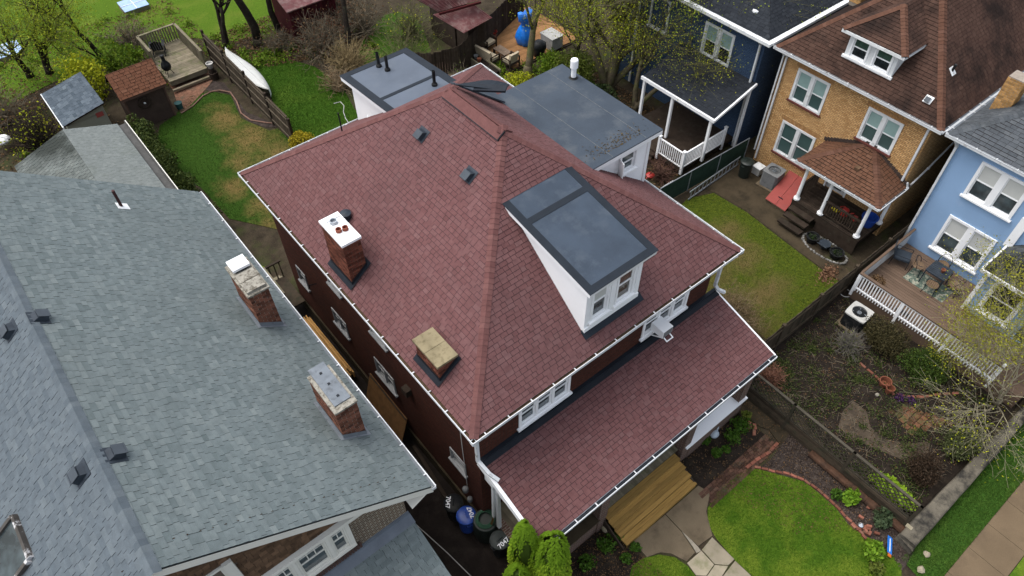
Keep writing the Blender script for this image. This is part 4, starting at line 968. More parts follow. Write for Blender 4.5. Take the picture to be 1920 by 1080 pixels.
# wooden front steps: five treads
ST = thing('front_steps', 'wide tan lumber steps in front of the red-roofed porch', 'steps', (5.2,-2.3,0))
for i in range(4):
    z = .80-.20*i; y0 = -1.76-.27*i; xo = .045*i*0
    for j in range(2):
        MB().box(3.42+.03*i,6.72+.02*i,y0-.14*j-.133,y0-.14*j,z-.045,z+random.uniform(0,.004), random.random()).build('tread', WOODT, ST)
    if i < 4: MB().box(3.45+.03*i,6.70+.02*i,y0-.27,y0-.245,z-.2,z-.046, random.random()).build('riser', WOODT, ST)
for x in (3.38,6.76):
    b = MB(); b.add([(x-.02,-1.72,0),(x-.02,-2.84,0),(x-.02,-2.84,.15),(x-.02,-1.72,.74),(x+.02,-1.72,0),(x+.02,-2.84,0),(x+.02,-2.84,.15),(x+.02,-1.72,.74)], [(0,1,2,3),(7,6,5,4),(3,2,6,7),(1,5,6,2)]); b.build('stringer', WOODD, ST)
# window air conditioner
AC = thing('window_air_conditioner', 'white box air conditioner sticking out of an upper front window', 'air conditioner', (7.35,.3,4.95))
MB().box(7.1,7.52,.02,.52,5.0,5.30).build('case', WHITE, AC)
MB().box(7.13,7.49,.006,.019,5.03,5.27).build('grille', GREYM, AC)
b = MB(); b.beam((7.12,.1,4.98),(7.12,.5,4.72),.03,.03); b.beam((7.48,.1,4.98),(7.48,.5,4.72),.03,.03); b.beam((7.18,-.10,4.90),(7.48,-.10,4.90),.035,.02); b.beam((7.2,-.10,4.90),(7.2,.1,4.98),.035,.02); b.beam((7.46,-.10,4.90),(7.46,.1,4.98),.035,.02); b.build('support_bracket', WHITE, AC)
# service wire, meters and lamp on the side wall
MB().tube([(.46,1.25,6.6),(.44,1.28,5),(.46,1.3,3.5),(.44,1.25,1.9)], .012, 5).build('service_cable', CABLEW, H)
for (y,z,r_) in ((1.25,1.7,.10),(1.05,1.35,.085)):
    MB().lathe((.36,y,z), [(r_*.4,-.12),(r_,-.08),(r_,.08),(r_*.6,.13)], 10).build('gas_meter', GREYM, H, smooth=True)
MB().box(.3,.5,4.0,4.28,3.6,3.9).build('utility_box', WOODD, H)
MB().tube([(.46,9.9,3.6),(.2,9.9,3.7),(.16,9.9,3.55)], .02, 5).build('wall_bracket', BLACKP, H)

# ================================================================== grey-roofed neighbour (left)
GE, GL_, GR, GZ, GRZ = -1.22, -12.14, -6.68, 6.2, 10.25
KG = (GRZ-GZ)/(GE-GR)
NH = thing('grey_roof_house', 'brown brick house under a large grey shingle gable roof, left foreground', 'house', (-6.7,6.8,0))
zr = lambda x: GZ+KG*(GE-x) if x > GR else GZ+KG*(x-GL_)
b = MB(); gw = MB()
Bg = basis((-11.5,.5,0), X_, Z_, -Y_)
GW = [(-3.90,-3.47,5.12,6.40),(-4.76,-3.99,5.12,6.40),(-5.28,-4.85,5.12,6.40)]
gw.wall(Bg, 9.6, 6.5, [(a+11.5,c+11.5,d,e_) for a,c,d,e_ in GW], .1)
gw.wall(basis((-1.9,.5,0), Y_, Z_, X_), 12.7, 6.6); gw.wall(basis((-11.5,13.2,0), -Y_, Z_, -X_), 12.7, 6.6)
gw.build('brick_wall', BRICK_G, NH)
for i, (a,c,d,e_) in enumerate(GW): window(NH, (a,.5,d), X_, -Y_, c-a, e_-d, 1, frame=CREAM, glass=GLASSB, fw=.045, muntin=2 if i == 1 else 1, sill=False)
b = MB(); b.box(-5.42,-3.36,.42,.498,5.03,5.118); b.box(-3.988,-3.902,.45,.498,5.12,6.40); b.box(-4.848,-4.762,.45,.498,5.12,6.40); b.box(-3.468,-3.36,.45,.498,5.12,6.40); b.box(-5.40,-5.282,.45,.498,5.12,6.40); b.build('window_casing', CREAM, NH)
b = MB(); x = -5.5
while x < -3.3: b.box(x,x+.062,.40,.46,4.80,5.015); x += .075
b.build('soldier_course', mat('dark_soldier_brick', (.075,.045,.038), .9, .2, 6), NH)
b = MB(); b.box(-11.3,-2.2,.36,.498,6.44,6.58); b.build('belt_trim', CREAM, NH)
# gable of wood shakes in courses
P = Pieces(); rnd = random.Random(8)
z = 6.62
while z < 9.9:
    half = (GRZ-.12-z)/KG; x = GR-half
    while x < GR+half-.02:
        w = rnd.uniform(.10,.2); x2 = min(x+w, GR+half)
        if not (-7.62 < (x+x2)/2 < -5.75 and z < 8.1) and x > -9:
            M = Matrix.Translation(((x+x2)/2,.5,z)); L = (x2-x)/2-.004
            vs_ = [(-L,-.028,0),(L,-.028,0),(L,-.008,.17),(-L,-.008,.17),(-L,.01,0),(L,.01,0),(L,.01,.17),(-L,.01,.17)]
            P.add(('shake',round(L,2)), vs_, [(0,1,2,3),(0,4,5,1),(1,5,6,2),(3,7,4,0)], M, rnd.random())
        x = x2
    z += .15
b = MB(); b.add([(-11.5,.505,6.6),(-1.9,.505,6.6),(GR,.505,10.15)], [(0,1,2)]); GB = b.build('gable', MORTARD, NH)
P.emit('shake', 'shakes', SHAKE, GB, 300)
window(NH, (-7.5,.5,6.72), X_, -Y_, 1.6, 1.3, 2, frame=CREAM, glass=GLASSB, blind=BLINDG, blind_h=.5, muntin=2)
b = MB(); b.box(-5.92,-5.72,.40,.498,6.62,8.1); b.box(-7.7,-7.5,.40,.498,6.62,8.1); b.build('window_pilaster', CREAM, NH)
# roof
R1 = [(GE-.08,-.02,zr(GE-.08)),(GE-.08,13.7,zr(GE-.08)),(GR,13.7,GRZ),(GR,-.02,GRZ)]
R2 = [(GL_,-.02,GZ),(GL_,13.7,GZ),(GR,13.7,GRZ),(GR,-.02,GRZ)]
b = MB(); b.slab(R1, .05); b.slab(R2, .05); GRF = b.build('roof', GREY_DECK, NH)
P = Pieces(); shingles(P, R1, .128, (.18,.24,.30), .009, .009, rnd, sig=.19); P.emit('shingle', 'shingles', GREY_SH, GRF, 220, Vector((-4.5,-3,12)))
P = Pieces(); shingles(P, R2, .128, (.18,.24,.30), .009, .010, rnd, sig=.2); P.emit('shingle', 'shingles', GREY_SH2, GRF, 80, Vector((-8,-1,11)))
P = Pieces(); caps(P, (GR,13.7,GRZ), (GR,-.02,GRZ), (KG,0,1), (-KG,0,1), .15); P.emit('ridge_cap', 'ridge_caps', GREY_SH2, GRF, 100)
gutter(NH, (GE-.10,-.04,GZ-.01), (GE-.10,13.72,GZ-.01), (1,0,0), seed=12, bs=1.05, deb=False)
b = MB()
for (xa, xb) in ((GE-.06,GR),(GL_+.0,GR)):
    za, zb = zr(xa)-.02, GRZ-.02
    b.add([(xa,-.02,za),(xb,-.02,zb),(xb,-.02,zb-.30),(xa,-.02,za-.30),(xa,.03,za),(xb,.03,zb),(xb,.03,zb-.30),(xa,.03,za-.30)], [(0,3,2,1) if xa > xb else (0,1,2,3),(4,5,6,7),(3,7,6,2),(0,1,5,4)])
    b.add([(xa,.03,za-.22),(xb,.03,zb-.22),(xb,.5,zb-.22),(xa,.5,za-.22)], [(0,1,2,3)])
b.add([(GE-.1,-.02,GZ-.06),(GE-.1,.5,GZ-.06),(-1.92,.5,GZ-.36),(-1.92,-.02,GZ-.36)], [(0,1,2,3)])
b.build('rake_board', CREAM, NH)
b = MB(); b.box(-1.92,GE-.1,.5,13.6,5.98,6.02); b.build('soffit', CREAM, NH)
# chimneys
zg = lambda x, y: zr(x)
ca = chimney(NH, -2.37,-1.84,6.38,7.66, zg, 6.3, 8.30, BRICKG, MORTAR, 150, 3); flash(ca, -2.37,-1.84,6.38,7.66, zg, LEAD, .10, .2)
b = MB(); b.box(-2.42,-1.79,6.33,7.71,8.30,8.36); b.box(-2.37,-1.84,6.40,6.80,8.36,8.45); b.box(-2.36,-1.85,6.84,7.18,8.36,8.43); b.build('cap', CEMG, ca)
MB().box(-2.34,-1.86,7.26,7.70,8.44,8.52).build('chimney_hood', WHITE, ca)
b = MB(); b.box(-2.28,-1.92,7.3,7.62,8.36,8.44); b.build('flue_louvre', BLACK, ca)
cb = chimney(NH, -2.38,-1.84,1.98,3.24, zg, 6.3, 8.18, BRICKG, MORTAR, 150, 4); flash(cb, -2.38,-1.84,1.98,3.24, zg, LEAD, .10, .2)
b = MB(); b.box(-2.41,-1.81,1.95,3.26,8.18,8.24); b.build('cap', CEMG, cb)
b = MB(); b.box(-2.31,-1.88,2.12,3.40,8.245,8.275); b.build('metal_cover', mat('dull_zinc_sheet', (.145,.165,.185), .45, .15, 4, (.09,.10,.11), 6, .5, .7), cb)
for y in (2.3,2.72,3.1): MB().box(-2.13,-2.07,y,y+.06,8.275,8.29).build('cover_clip', BLACK, cb)
nG1, nG2 = (KG,0,1), (-KG,0,1)
roofvent(NH, (-6.520,7.043,10.132), nG1, VENTM, .28); roofvent(NH, (-6.416,2.705,10.054), nG1, VENTM, .28)
roofvent(NH, (-7.182,7.355,9.878), nG2, VENTM, .28); roofvent(NH, (-7.094,2.800,9.943), nG2, VENTM, .28)
p = Vector((-3.676,12.288,8.022))
MB().cyl(p, .045, p.z-.1, p.z+.62, 10).build('vent_pipe', mat('rusty_pipe', (.06,.03,.03), .7, .2, 8), NH)
b = MB(); n_ = Vector(nG1).normalized(); u_ = Z_.cross(n_).normalized(); b.bbox((p, u_, n_.cross(u_), n_), -.16,.16,-.2,.14,.012,.02); b.build('pipe_flashing', WHITE2, NH)
# skylight on the far slope
p = Vector((-9.05,3.05,zr(-9.05))); n_ = Vector(nG2).normalized(); u_ = Z_.cross(n_).normalized(); v_ = n_.cross(u_)
b = MB()
for q in ((-.55,.55,.52,.6),(-.55,.55,-.6,-.52),(-.6,-.52,-.52,.52),(.52,.6,-.52,.52)): b.bbox((p,u_,v_,n_), q[0],q[1],q[2],q[3],0,.11)
sk = b.build('skylight', mat('skylight_frame', (.06,.055,.05), .35, .2, 5, (.5,.5,.5), 3, .55, .6), NH)
MB().bbox((p,u_,v_,n_), -.52,.52,-.52,.52,.03,.06).build('pane', GLASSB, sk)
# low roof over the front porch
LR = [(-11.6,.46,4.60),(-1.86,.46,4.60),(-1.86,-4.6,2.95),(-11.6,-4.6,2.95)]
b = MB(); b.slab(LR, .06); LRo = b.build('front_porch_roof', GREY_DECK, NH)
P = Pieces(); shingles(P, LR, .128, (.18,.24,.30), .009, .009, rnd, sig=.19); P.emit('shingle', 'shingles', GREY_SH, LRo, 80, Vector((-3,-2,5)))
b = MB(); b.slab([(-11.6,.20,4.53),(-1.84,.20,4.53),(-1.84,.48,4.622),(-11.6,.48,4.622)], .02); b.box(-11.6,-1.86,.455,.497,4.55,4.74); b.build('lead_flashing', mat('blue_lead', (.13,.15,.175), .5, .12, 3), NH)
MB().box(-11.5,-2.1,-4.4,.48,2.6,2.8).build('porch_ceiling', CREAM, NH)
for x in (-2.3,-6.7,-11.2): MB().box(x-.2,x+.2,-4.3,-3.9,0,2.7).build('brick_pier', BRICK_G, NH)
# rear wing
WZ = lambda x: 3.25+(.33*(-1.62-x) if x > -3.65 else .33*2.03-.33*(-3.65-x))
b = MB(); q1 = [(-1.62,17.6,3.25),(-1.62,24.0,3.25),(-3.65,24.0,3.92),(-3.65,17.6,3.92)]; q2 = [(-5.95,17.6,WZ(-5.95)),(-5.95,24.0,WZ(-5.95)),(-3.65,24.0,3.92),(-3.65,17.6,3.92)]
GG = thing('grey_roof_garage', 'low outbuilding with pale grey shingle roof and wide box gutter behind the grey house', 'garage', (-3.7,20.8,0))
b.slab(q1, .06); b.slab(q2, .06); wr = b.build('roof', GREY_DECK, GG)
P = Pieces(); shingles(P, q1, .143, (.2,.25), .008, .006, rnd); P.emit('shingle', 'shingles', shinglemat('pale_grey_shingle', (.130,.146,.142), (.148,.165,.158), (.168,.185,.178), (.10,.115,.09), .4), wr, 150)
P = Pieces(); shingles(P, q2, .16, (.2,.22), .012, .02, rnd); P.emit('shingle', 'shingles', shinglemat('mossy_grey_shingle', (.105,.12,.112), (.135,.15,.142), (.16,.175,.16), (.022,.026,.022), .9, slo=.40, shi=.62, ss=.45), wr, 150)
b = MB(); b.box(-1.62,-1.30,17.6,24.02,3.10,3.13); b.box(-1.32,-1.28,17.6,24.02,3.1,3.26); b.build('box_gutter', mat('tarred_gutter', (.075,.075,.072), .85, .2, 4), GG)
MB().box(-1.275,-1.245,17.6,24.02,3.12,3.27).build('gutter_lip', CREAM, GG)
MB().box(-5.7,-1.75,17.8,23.8,0,3.2).build('wall', BRICK_G, GG)

# ================================================================== yellow brick house
YW, YE, YZ = 21.7, 21.35, 6.05
y0, y1 = -.38, 7.10
YH = thing('yellow_brick_house', 'yellow brick house with brown hipped roof and white paired windows', 'house', (26,3.4,0))
YWN = [(4.40,5.97,3.88,5.42),(1.03,2.57,3.84,5.34),(4.15,5.90,1.09,2.80)]
Bw = basis((YW,6.75,0), -Y_, Z_, -X_)
DOOR = (2.05,2.98,.86,2.9)
b = MB(); b.wall(Bw, 6.75, 6.0, [(6.75-d,6.75-a,c,e_) for a,d,c,e_ in YWN]+[(6.75-DOOR[1],6.75-DOOR[0],DOOR[2],DOOR[3])], .11)
b.wall(basis((YW,0,0), X_, Z_, -Y_), 14, 6.0); b.wall(basis((YW,6.75,0), X_, Z_, Y_), 14, 6.0)
b.build('brick_wall', BRICK_Y, YH)
for i, (a,d,c,e_) in enumerate(YWN):
    w_ = window(YH, (YW,d,c), -Y_, -X_, d-a, e_-c, 2, glass=BLINDD, blind=(BLINDG if i < 2 else BLINDD), blind_h=.5, frame=WHITE2, fw=.10, mull=.16, sillmat=REDSILL)
    MB().bbox(basis((YW,d+.12,e_), -Y_, Z_, -X_), 0, d-a+.24, 0, .22, -.02, .004).build('soldier_course', BRICK_YS, YH)
yb = basis((YW,DOOR[1],DOOR[2]), -Y_, Z_, -X_)
b = MB(); b.bbox(yb, 0,.93,0,2.04,-.09,-.05); dr = b.build('door', WHITE2, YH)
b = MB(); b.bbox(yb, .16,.77,.9,1.85,-.05,-.042); b.bbox(yb,.2,.73,.15,.22,-.05,-.03); b.build('pane', GLASSB, dr)
b = MB(); b.bbox(yb, -.08,0,0,2.12,-.02,.03); b.bbox(yb, .93,1.01,0,2.12,-.02,.03); b.bbox(yb, 0,.93,2.04,2.12,-.02,.03); b.build('door_frame', WHITE, YH)
# roof
KY = .95; hw_ = (y1-y0)/2; yc = (y1+y0)/2; ap = Vector((YE+hw_, yc, YZ+KY*hw_)); ap2 = Vector((YE+13, yc, YZ+KY*hw_))
S1 = [(YE,y0,YZ),(YE,y1,YZ),ap]; S2 = [(YE,y0,YZ),(36,y0,YZ),ap2,ap]; S3 = [(YE,y1,YZ),(36,y1,YZ),ap2,ap]
b = MB()
for q in (S1,S2,S3): b.slab(q, .06)
YR = b.build('roof', BROWN_DECK, YH); rnd = random.Random(21)
P = Pieces()
for q in (S1, S2): shingles(P, q, .143, (.22,.3), .014, .010, rnd, thin=1, rowgap=.014)
P.emit('shingle', 'shingles', BROWN_SH, YR, 300, Vector((20,2,8)))
nY1, nY2, nY3 = Vector((-KY,0,1)), Vector((0,-KY,1)), Vector((0,KY,1))
P = Pieces(); caps(P, (YE,y0,YZ), ap, nY1, nY2, .17); caps(P, (YE,y1,YZ), ap, nY1, nY3, .17); P.emit('hip_cap', 'hip_caps', BROWN_CAP, YR, 100)
gutter(YH, (YE+.02,y0-.05,YZ-.01), (YE+.02,y1+.05,YZ-.01), (-1,0,0), seed=31, deb=True, bs=.9); gutter(YH, (YE,y0+.02,YZ-.01), (36,y0+.02,YZ-.01), (0,-1,0), seed=32, deb=False)
b = MB(); b.box(YE,YW,y0,y1,YZ-.1,YZ-.06); b.box(YW,36,y0,0,YZ-.1,YZ-.06); b.build('soffit', WHITE2, YH)
downspout(YH, [(YE-.04,.05,YZ-.1),(YW-.07,.12,YZ-.35),(YW-.07,.12,3.15)], .09, .08); downspout(YH, [(YE-.04,6.62,YZ-.1),(YW-.07,6.62,YZ-.4),(YW-.07,6.62,.2)], .08, .07); downspout(YH, [(YE,6.82,YZ-.1),(YW-.05,6.80,YZ-.4),(YW-.05,6.80,.6)], .06, .06)
downspout(YH, [(YW-.1,-.12,3.2),(YW-.05,-.2,2.95),(YW+1.2,-.2,3.3),(YW+4.5,-.2,4.6)], .06, .06)
roofvent(YH, (21.876,0.716,6.550), nY1, WHITE2, .2)
b = MB(); q = Vector((23.2,y0+1.2,YZ+KY*1.2)); n_ = nY2.normalized(); u_ = Z_.cross(n_).normalized(); b.bbox((q,u_,n_.cross(u_),n_),-.14,.14,-.16,.16,.02,.03); b.build('pipe_flashing', WHITE2, YH); MB().tube([q, q+Vector((.0,-.02,.3))], .05, 10).build('vent_pipe', BLACKP, YH)
# dormer
b = MB(); dx = 21.92; da, db = 2.36, 4.44
b.wall(basis((dx,db,6.50), -Y_, Z_, -X_), db-da, 1.26, [(.16,.92,.22,1.14),(1.14,1.92,.22,1.14)], .1)
for yy in (da, db): b.add([(dx,yy,6.45),(dx,yy,7.76),(23.3,yy,7.76)], [(0,1,2) if yy == db else (2,1,0)])
YD = b.build('dormer', WHITE2, YH)
window(YD, (dx,db-.16,6.72), -Y_, -X_, .76, .92, 1, glass=GLASS, blind=CURT, blind_h=.5, flat=True, fw=.06, frame=WHITE)
window(YD, (dx,db-1.14,6.72), -Y_, -X_, .78, .92, 1, glass=GLASS, blind=CURT, blind_h=.5, flat=True, fw=.06, frame=WHITE)
b = MB(); b.box(dx-.07,dx+.02,da-.06,db+.06,6.60,6.70); b.build('dormer_sill', WHITE, YD)
ea, eb, ez = da-.30, db+.30, 7.80; ex = dx-.28; hh = (eb-ea)/2; ap3 = Vector((ex+hh, (ea+eb)/2, ez+KY*hh*.8)); ap4 = Vector((24.6, ap3.y, ap3.z))
b = MB(); P = Pieces()
for q in ([(ex,ea,ez),(ex,eb,ez),ap3], [(ex,ea,ez),(24.2,ea,ez),ap4,ap3], [(ex,eb,ez),(24.2,eb,ez),ap4,ap3]):
    b.slab(q, .08); shingles(P, q, .143, (.22,.3), .014, .010, rnd, thin=1, rowgap=.014)
b.build('dormer_roof', BROWN_DECK, YD)
P.emit('shingle', 'dormer_shingles', BROWN_SH, YD, 120, Vector((20,3,9))); P = Pieces(); caps(P, (ex,ea,ez+.02), ap3+Z_*.02, (-KY*.8,0,1), (0,-KY*.8,1), .15); caps(P, (ex,eb,ez+.02), ap3+Z_*.02, (-KY*.8,0,1), (0,KY*.8,1), .15); P.emit('hip_cap', 'hip_caps', BROWN_CAP, YD, 60)
b = MB(); b.box(ex,24.0,ea,ea+.04,ez-.16,ez-.06); b.box(ex-.03,ex,ea,eb,ez-.14,ez-.02); b.box(ex,24,eb-.04,eb,ez-.16,ez-.06); b.build('dormer_fascia', WHITE2, YD)
# chimney beyond the ridge
cy = chimney(YH, 25.2,25.75,6.05,6.55, lambda x,y: 7.0, 6.8, 9.2, mat('yellow_chimney_brick', (.42,.24,.09), .9, .2, 8, tint=.3), MORTAR, 60, 5)
# porch roof against the wall
pa, pb, pz = -.15, 3.72, 2.92; px = 19.72
A_, B_, C_, D_ = Vector((px,pa,pz)), Vector((px,pb,pz)), Vector((YW,pb,pz)), Vector((YW,pa,pz)); e1, e2 = Vector((YW-.02,2.1,3.75)), Vector((YW-.02,1.6,3.75))
b = MB(); P = Pieces()
for q in ((A_,B_,e1,e2), (B_,C_,e1), (D_,A_,e2)):
    b.slab(q, .06)
    if len(q) == 4: q = (A_,B_,e1.lerp(e2,.02),e2)
    shingles(P, q, .15, (.2,.26), .016, .016, rnd, thin=1, rowgap=.02)
YP = b.build('porch_roof', BROWN_DECK, YH)
P.emit('shingle', 'shingles', shinglemat('porch_brown_shingle', (.090,.045,.027), (.108,.054,.033), (.125,.066,.042), (.03,.02,.014), .9, slo=.5, shi=.68, ss=.8), YP, 200)
nf = (B_-A_).cross(e2-A_); nf = nf if nf.z > 0 else -nf; ns = (D_-A_).cross(e2-A_); ns = ns if ns.z > 0 else -ns; nn = (C_-B_).cross(e1-B_); nn = nn if nn.z > 0 else -nn
P = Pieces(); caps(P, A_, e2, nf, ns, .14); caps(P, B_, e1, nf, nn, .14); P.emit('hip_cap', 'hip_caps', BROWN_CAP, YP, 60)
MB().box(20.55,20.75,1.5,1.7,3.30,3.40).build('porch_vent', SHAKE, YH)
b = MB(); z = 2.95; rows = 0
for i in range(14):
    f = i/13; yq = pb+.1-(pb+.1-2.1)*f; b.box(YW-.03,YW-.001,yq-.15,yq,2.95+.8*f,3.12+.8*f); yq2 = pa-.1+(1.6-pa+.1)*f; b.box(YW-.03,YW-.001,yq2,yq2+.13,2.95+.8*f,3.12+.8*f)
b.build('step_flashing', mat('brown_step_flashing', (.06,.045,.038), .8, .2, 5), YH)
gutter(YH, (px+.02,pa-.04,pz-.01), (px+.02,pb+.04,pz-.01), (-1,0,0), .10, .09, seed=41, deb=False, bs=.7, name='porch_gutter'); gutter(YH, (px,pa+.02,pz-.01), (YW,pa+.02,pz-.01), (0,-1,0), .10, .09, seed=42, deb=False, bs=.7, name='porch_gutter')
MB().box(px+.04,YW,pb-.02,pb+.02,pz-.14,pz-.02).build('porch_fascia', WHITE, YH)
b = MB(); b.box(19.92,20.08,.1,3.4,2.66,2.84); b.build('porch_beam', WHITE2, YH)
def column(parent, x, y, z0, z1, r=.075, m=WHITE):
    MB().lathe((x,y,z0), [(r*1.9,0),(r*1.9,.08),(r*1.3,.09),(r*1.3,.14),(r*1.08,.18),(r,.5),(r*.92,z1-z0-.15),(r*1.2,z1-z0-.12),(r*1.3,z1-z0)], 14).build('porch_column', m, parent, smooth=False)
for (x,y) in ((20.0,3.25),(20.0,2.03),(20.0,.24),(21.45,.1)): column(YH, x, y, .88, 2.68)
fl = MB().box(19.85,21.7,.05,3.35,.5,.80).build('porch_floor', WOODD, YH)
x = 19.85
while x < 21.68: MB().box(x+.004,x+.10,.03,3.38,.80,.85+random.uniform(0,.004),random.random()).build('floor_board', WOODD, fl); x += .105
for i in range(3): MB().box(19.82-.30*(i+1),19.84-.30*i,2.1,3.25,.62-.2*i-.06,.64-.2*i,random.random()).build('step', WOODD, YH)
rl = MB().box(19.95,20.05,.25,2.0,1.62,1.69).build('porch_railing', WOODD, YH)
MB().box(19.97,20.03,.25,2.0,.98,1.04).build('rail', WOODD, rl)
for i in range(15): y = .34+i*.115; MB().box(19.98,20.02,y-.02,y+.02,1.04,1.62,random.random()).build('baluster', WOODD, rl)
rl = MB().box(20.05,21.6,3.24,3.32,1.62,1.69).build('porch_railing', WOODD, YH)
for i in range(12): x = 20.15+i*.12; MB().box(x-.02,x+.02,3.26,3.30,.85,1.62,random.random()).build('baluster', WOODD, rl)
b = MB(); b.box(19.86,19.9,.05,2.0,.02,.78); b.build('porch_skirt', WOODD, YH)
# red cellar hatch
CH = thing('cellar_hatch', 'faded red steel cellar doors sloping from the yellow brick wall', 'hatch', (20.7,4.1,0))
hb = [(19.72,3.42,.18),(19.72,4.50,.18),(21.66,4.78,.62),(21.66,3.72,.62)]
b = MB(); b.slab([(p[0],p[1],p[2]-.04) for p in hb], .02)
b.add([(19.76,3.46,0),(19.76,4.46,0),(21.6,4.72,0),(21.6,3.76,0),(19.76,3.46,.14),(19.76,4.46,.14),(21.6,4.72,.57),(21.6,3.76,.57)], [(0,1,5,4),(1,2,6,5),(3,0,4,7)]); b.build('hatch_frame', CONC, CH)
mid1, mid2 = Vector(hb[0]).lerp(Vector(hb[1]),.5), Vector(hb[3]).lerp(Vector(hb[2]),.5); g_ = Vector((0,.008,0))
MB().slab([hb[0], mid1-g_, mid2-g_, hb[3]], .035).build('hatch_door', REDHATCH, CH); MB().slab([mid1+g_, hb[1], hb[2], mid2+g_], .035).build('hatch_door', REDHATCH, CH)
MB().beam(mid1.lerp(mid2,.22)+Vector((0,-.12,.02)), mid1.lerp(mid2,.22)+Vector((0,.12,.02)), .03,.03).build('handle', BLACK, CH)

# ================================================================== sky-blue house
BH = thing('blue_house', 'sky-blue stucco house with white windows at the right edge', 'house', (26,-5.5,0))
b = MB(); Bb = basis((YW,-1.0,0), -Y_, Z_, -X_)
BW = [(2.10,3.95,1.08,2.86),(2.08,3.98,3.92,5.52)]       # distance along the wall from its left corner (from y=-1.0: y=-1.0-u)
BWs = [(1.08,2.98,1.08,2.86),(1.06,2.90,3.92,5.52)]
b.wall(Bb, 12, 6.0, BWs, .1); b.wall(basis((YW,-1.0,0), X_, Z_, Y_), 14, 6.0); b.build('stucco_wall', STUCCO, BH)
for (a,d,c,e_) in BWs: window(BH, (YW,-1.0-a,c), -Y_, -X_, d-a, e_-c, 2, blind=BLINDW, blind_h=.5, frame=WHITE, fw=.10, mull=.22, proud=.05, glass=GLASSB)
y0b, y1b = -.62, -13.5
nb = thing; kb = .7
b = MB(); q1 = [(21.42,y0b,6.05),(21.42,y1b,6.05),(21.42+6.4,y1b+6.4,6.05+6.4*kb),(21.42+6.4,y0b-6.4,6.05+6.4*kb)]; q2 = [(21.42,y0b,6.05),(36,y0b,6.05),(34,y0b-6.4,6.05+6.4*kb),(21.42+6.4,y0b-6.4,6.05+6.4*kb)]
b.slab(q1,.06); b.slab(q2,.06); br = b.build('roof', BROWN_DECK, BH)
P = Pieces(); shingles(P, q1, .143, (.22,.3), .014, .010, rnd, thin=1, rowgap=.014); shingles(P, q2, .143, (.22,.3), .014, .010, rnd, thin=1, rowgap=.014); P.emit('shingle','shingles', BLUE_SH, br, 200, Vector((21,-2,6)))
P = Pieces(); caps(P, (21.42,y0b,6.05), q2[3], (-kb,0,1), (0,kb,1), .15); P.emit('hip_cap','hip_caps', BLUE_SH, br, 30)
gutter(BH, (21.44,y0b+.05,6.04), (21.44,y1b,6.04), (-1,0,0), seed=51, deb=False); gutter(BH, (21.42,y0b-.02,6.04), (36,y0b-.02,6.04), (0,1,0), seed=52, deb=False)
MB().box(21.42,YW,y1b,y0b,5.93,5.97).build('soffit', WHITE, BH)
downspout(BH, [(21.42,-.98,5.9),(21.62,-1.04,5.6),(21.62,-1.04,.6)], .10, .08)
MB().cyl((24.6,-2.3,0), .06, 7.4, 8.2, 10).build('vent_pipe', BLACKP, BH)
cyb = chimney(BH, 23.6,24.2,-1.5,-.9, lambda x,y: 6.0, 6.2, 7.7, bpy.data.materials['yellow_chimney_brick'], MORTAR, 40, 6)
# glazed vestibule
b = MB(); b.wall(basis((20.15,-4.55,.6), -Y_, Z_, -X_), 3.4, 2.25, [(.35,1.55,.35,2.1),(1.95,3.0,.05,2.1)], .08); b.wall(basis((YW,-4.55,.6), -X_, Z_, Y_), 1.55, 2.25); VB = b.build('vestibule', STUCCO, BH)
window(VB, (20.15,-4.90,.95), -Y_, -X_, 1.2, 1.75, 1, flat=True, fw=.12, frame=WHITE)
MB().bbox(basis((20.15,-6.5,.65), -Y_, Z_, -X_), 0,1.05,0,2.05,-.06,-.03).build('vestibule_door', GLASSB, VB)
b = MB(); b.box(20.10,20.20,-4.62,-4.48,.6,2.85); b.build('corner_board', WHITE, VB)
vq = [(19.86,-4.38,2.92),(19.86,-8.2,2.92),(YW-.01,-8.2,3.85),(YW-.01,-5.4,3.85)]; vq2 = [(19.86,-4.38,2.92),(YW-.01,-4.38,2.92),(YW-.01,-5.4,3.85)]
b = MB(); P = Pieces()
for q in (vq, vq2): b.slab(q, .07); shingles(P, q, .143, (.2,.26), .014, .012, rnd)
vr = b.build('porch_roof', BROWN_DECK, BH); P.emit('shingle','shingles', shinglemat('mossy_slate_shingle', (.045,.05,.052), (.07,.077,.08), (.10,.108,.11), (.014,.015,.014), .9, slo=.45, shi=.62, ss=.9), vr, 100)
b = MB(); b.box(19.78,19.86,-8.2,-4.32,2.80,2.93); b.box(19.86,YW,-4.37,-4.30,2.80,2.93); b.build('porch_fascia', WHITE, BH)
b = MB(); b.box(21.60,21.698,-4.5,-4.2,2.9,4.3); b.build('corner_trim', WHITE, BH)
# deck
DK = thing('blue_house_deck', 'brown boarded deck with white baluster railing beside the blue house', 'deck', (19.7,-4.5,0))
x = 17.85
MB().box(17.85,21.68,-8.0,-1.22,.40,.56).build('deck_frame', WOODB, DK)
while x < 21.6:
    MB().box(x+.004,x+.134,-8.0,-1.20,.56,.60+random.uniform(0,.003),random.random()).build('deck_board', WOODB, DK); x += .139
b = MB(); b.box(17.80,17.85,-8.0,-1.2,.0,.55); b.build('deck_skirt', WOODB, DK)
rl = MB().box(17.72,17.84,-7.0,-1.22,1.42,1.48).build('railing', WOODB, DK)
b = MB(); b.box(17.745,17.805,-7.0,-1.22,1.36,1.42); b.box(17.745,17.805,-7.0,-1.22,.64,.70); b.build('rail', WHITE, rl)
for i in range(50): y = -1.34-i*.115; MB().box(17.755,17.795,y-.02,y+.02,.50,1.36).build('baluster', WHITE, rl)
for y in (-1.26,-3.15,-5.05,-6.95): MB().box(17.73,17.83,y-.05,y+.05,.2,1.41 if y > -6.9 else 1.6).build('post', WHITE, rl)
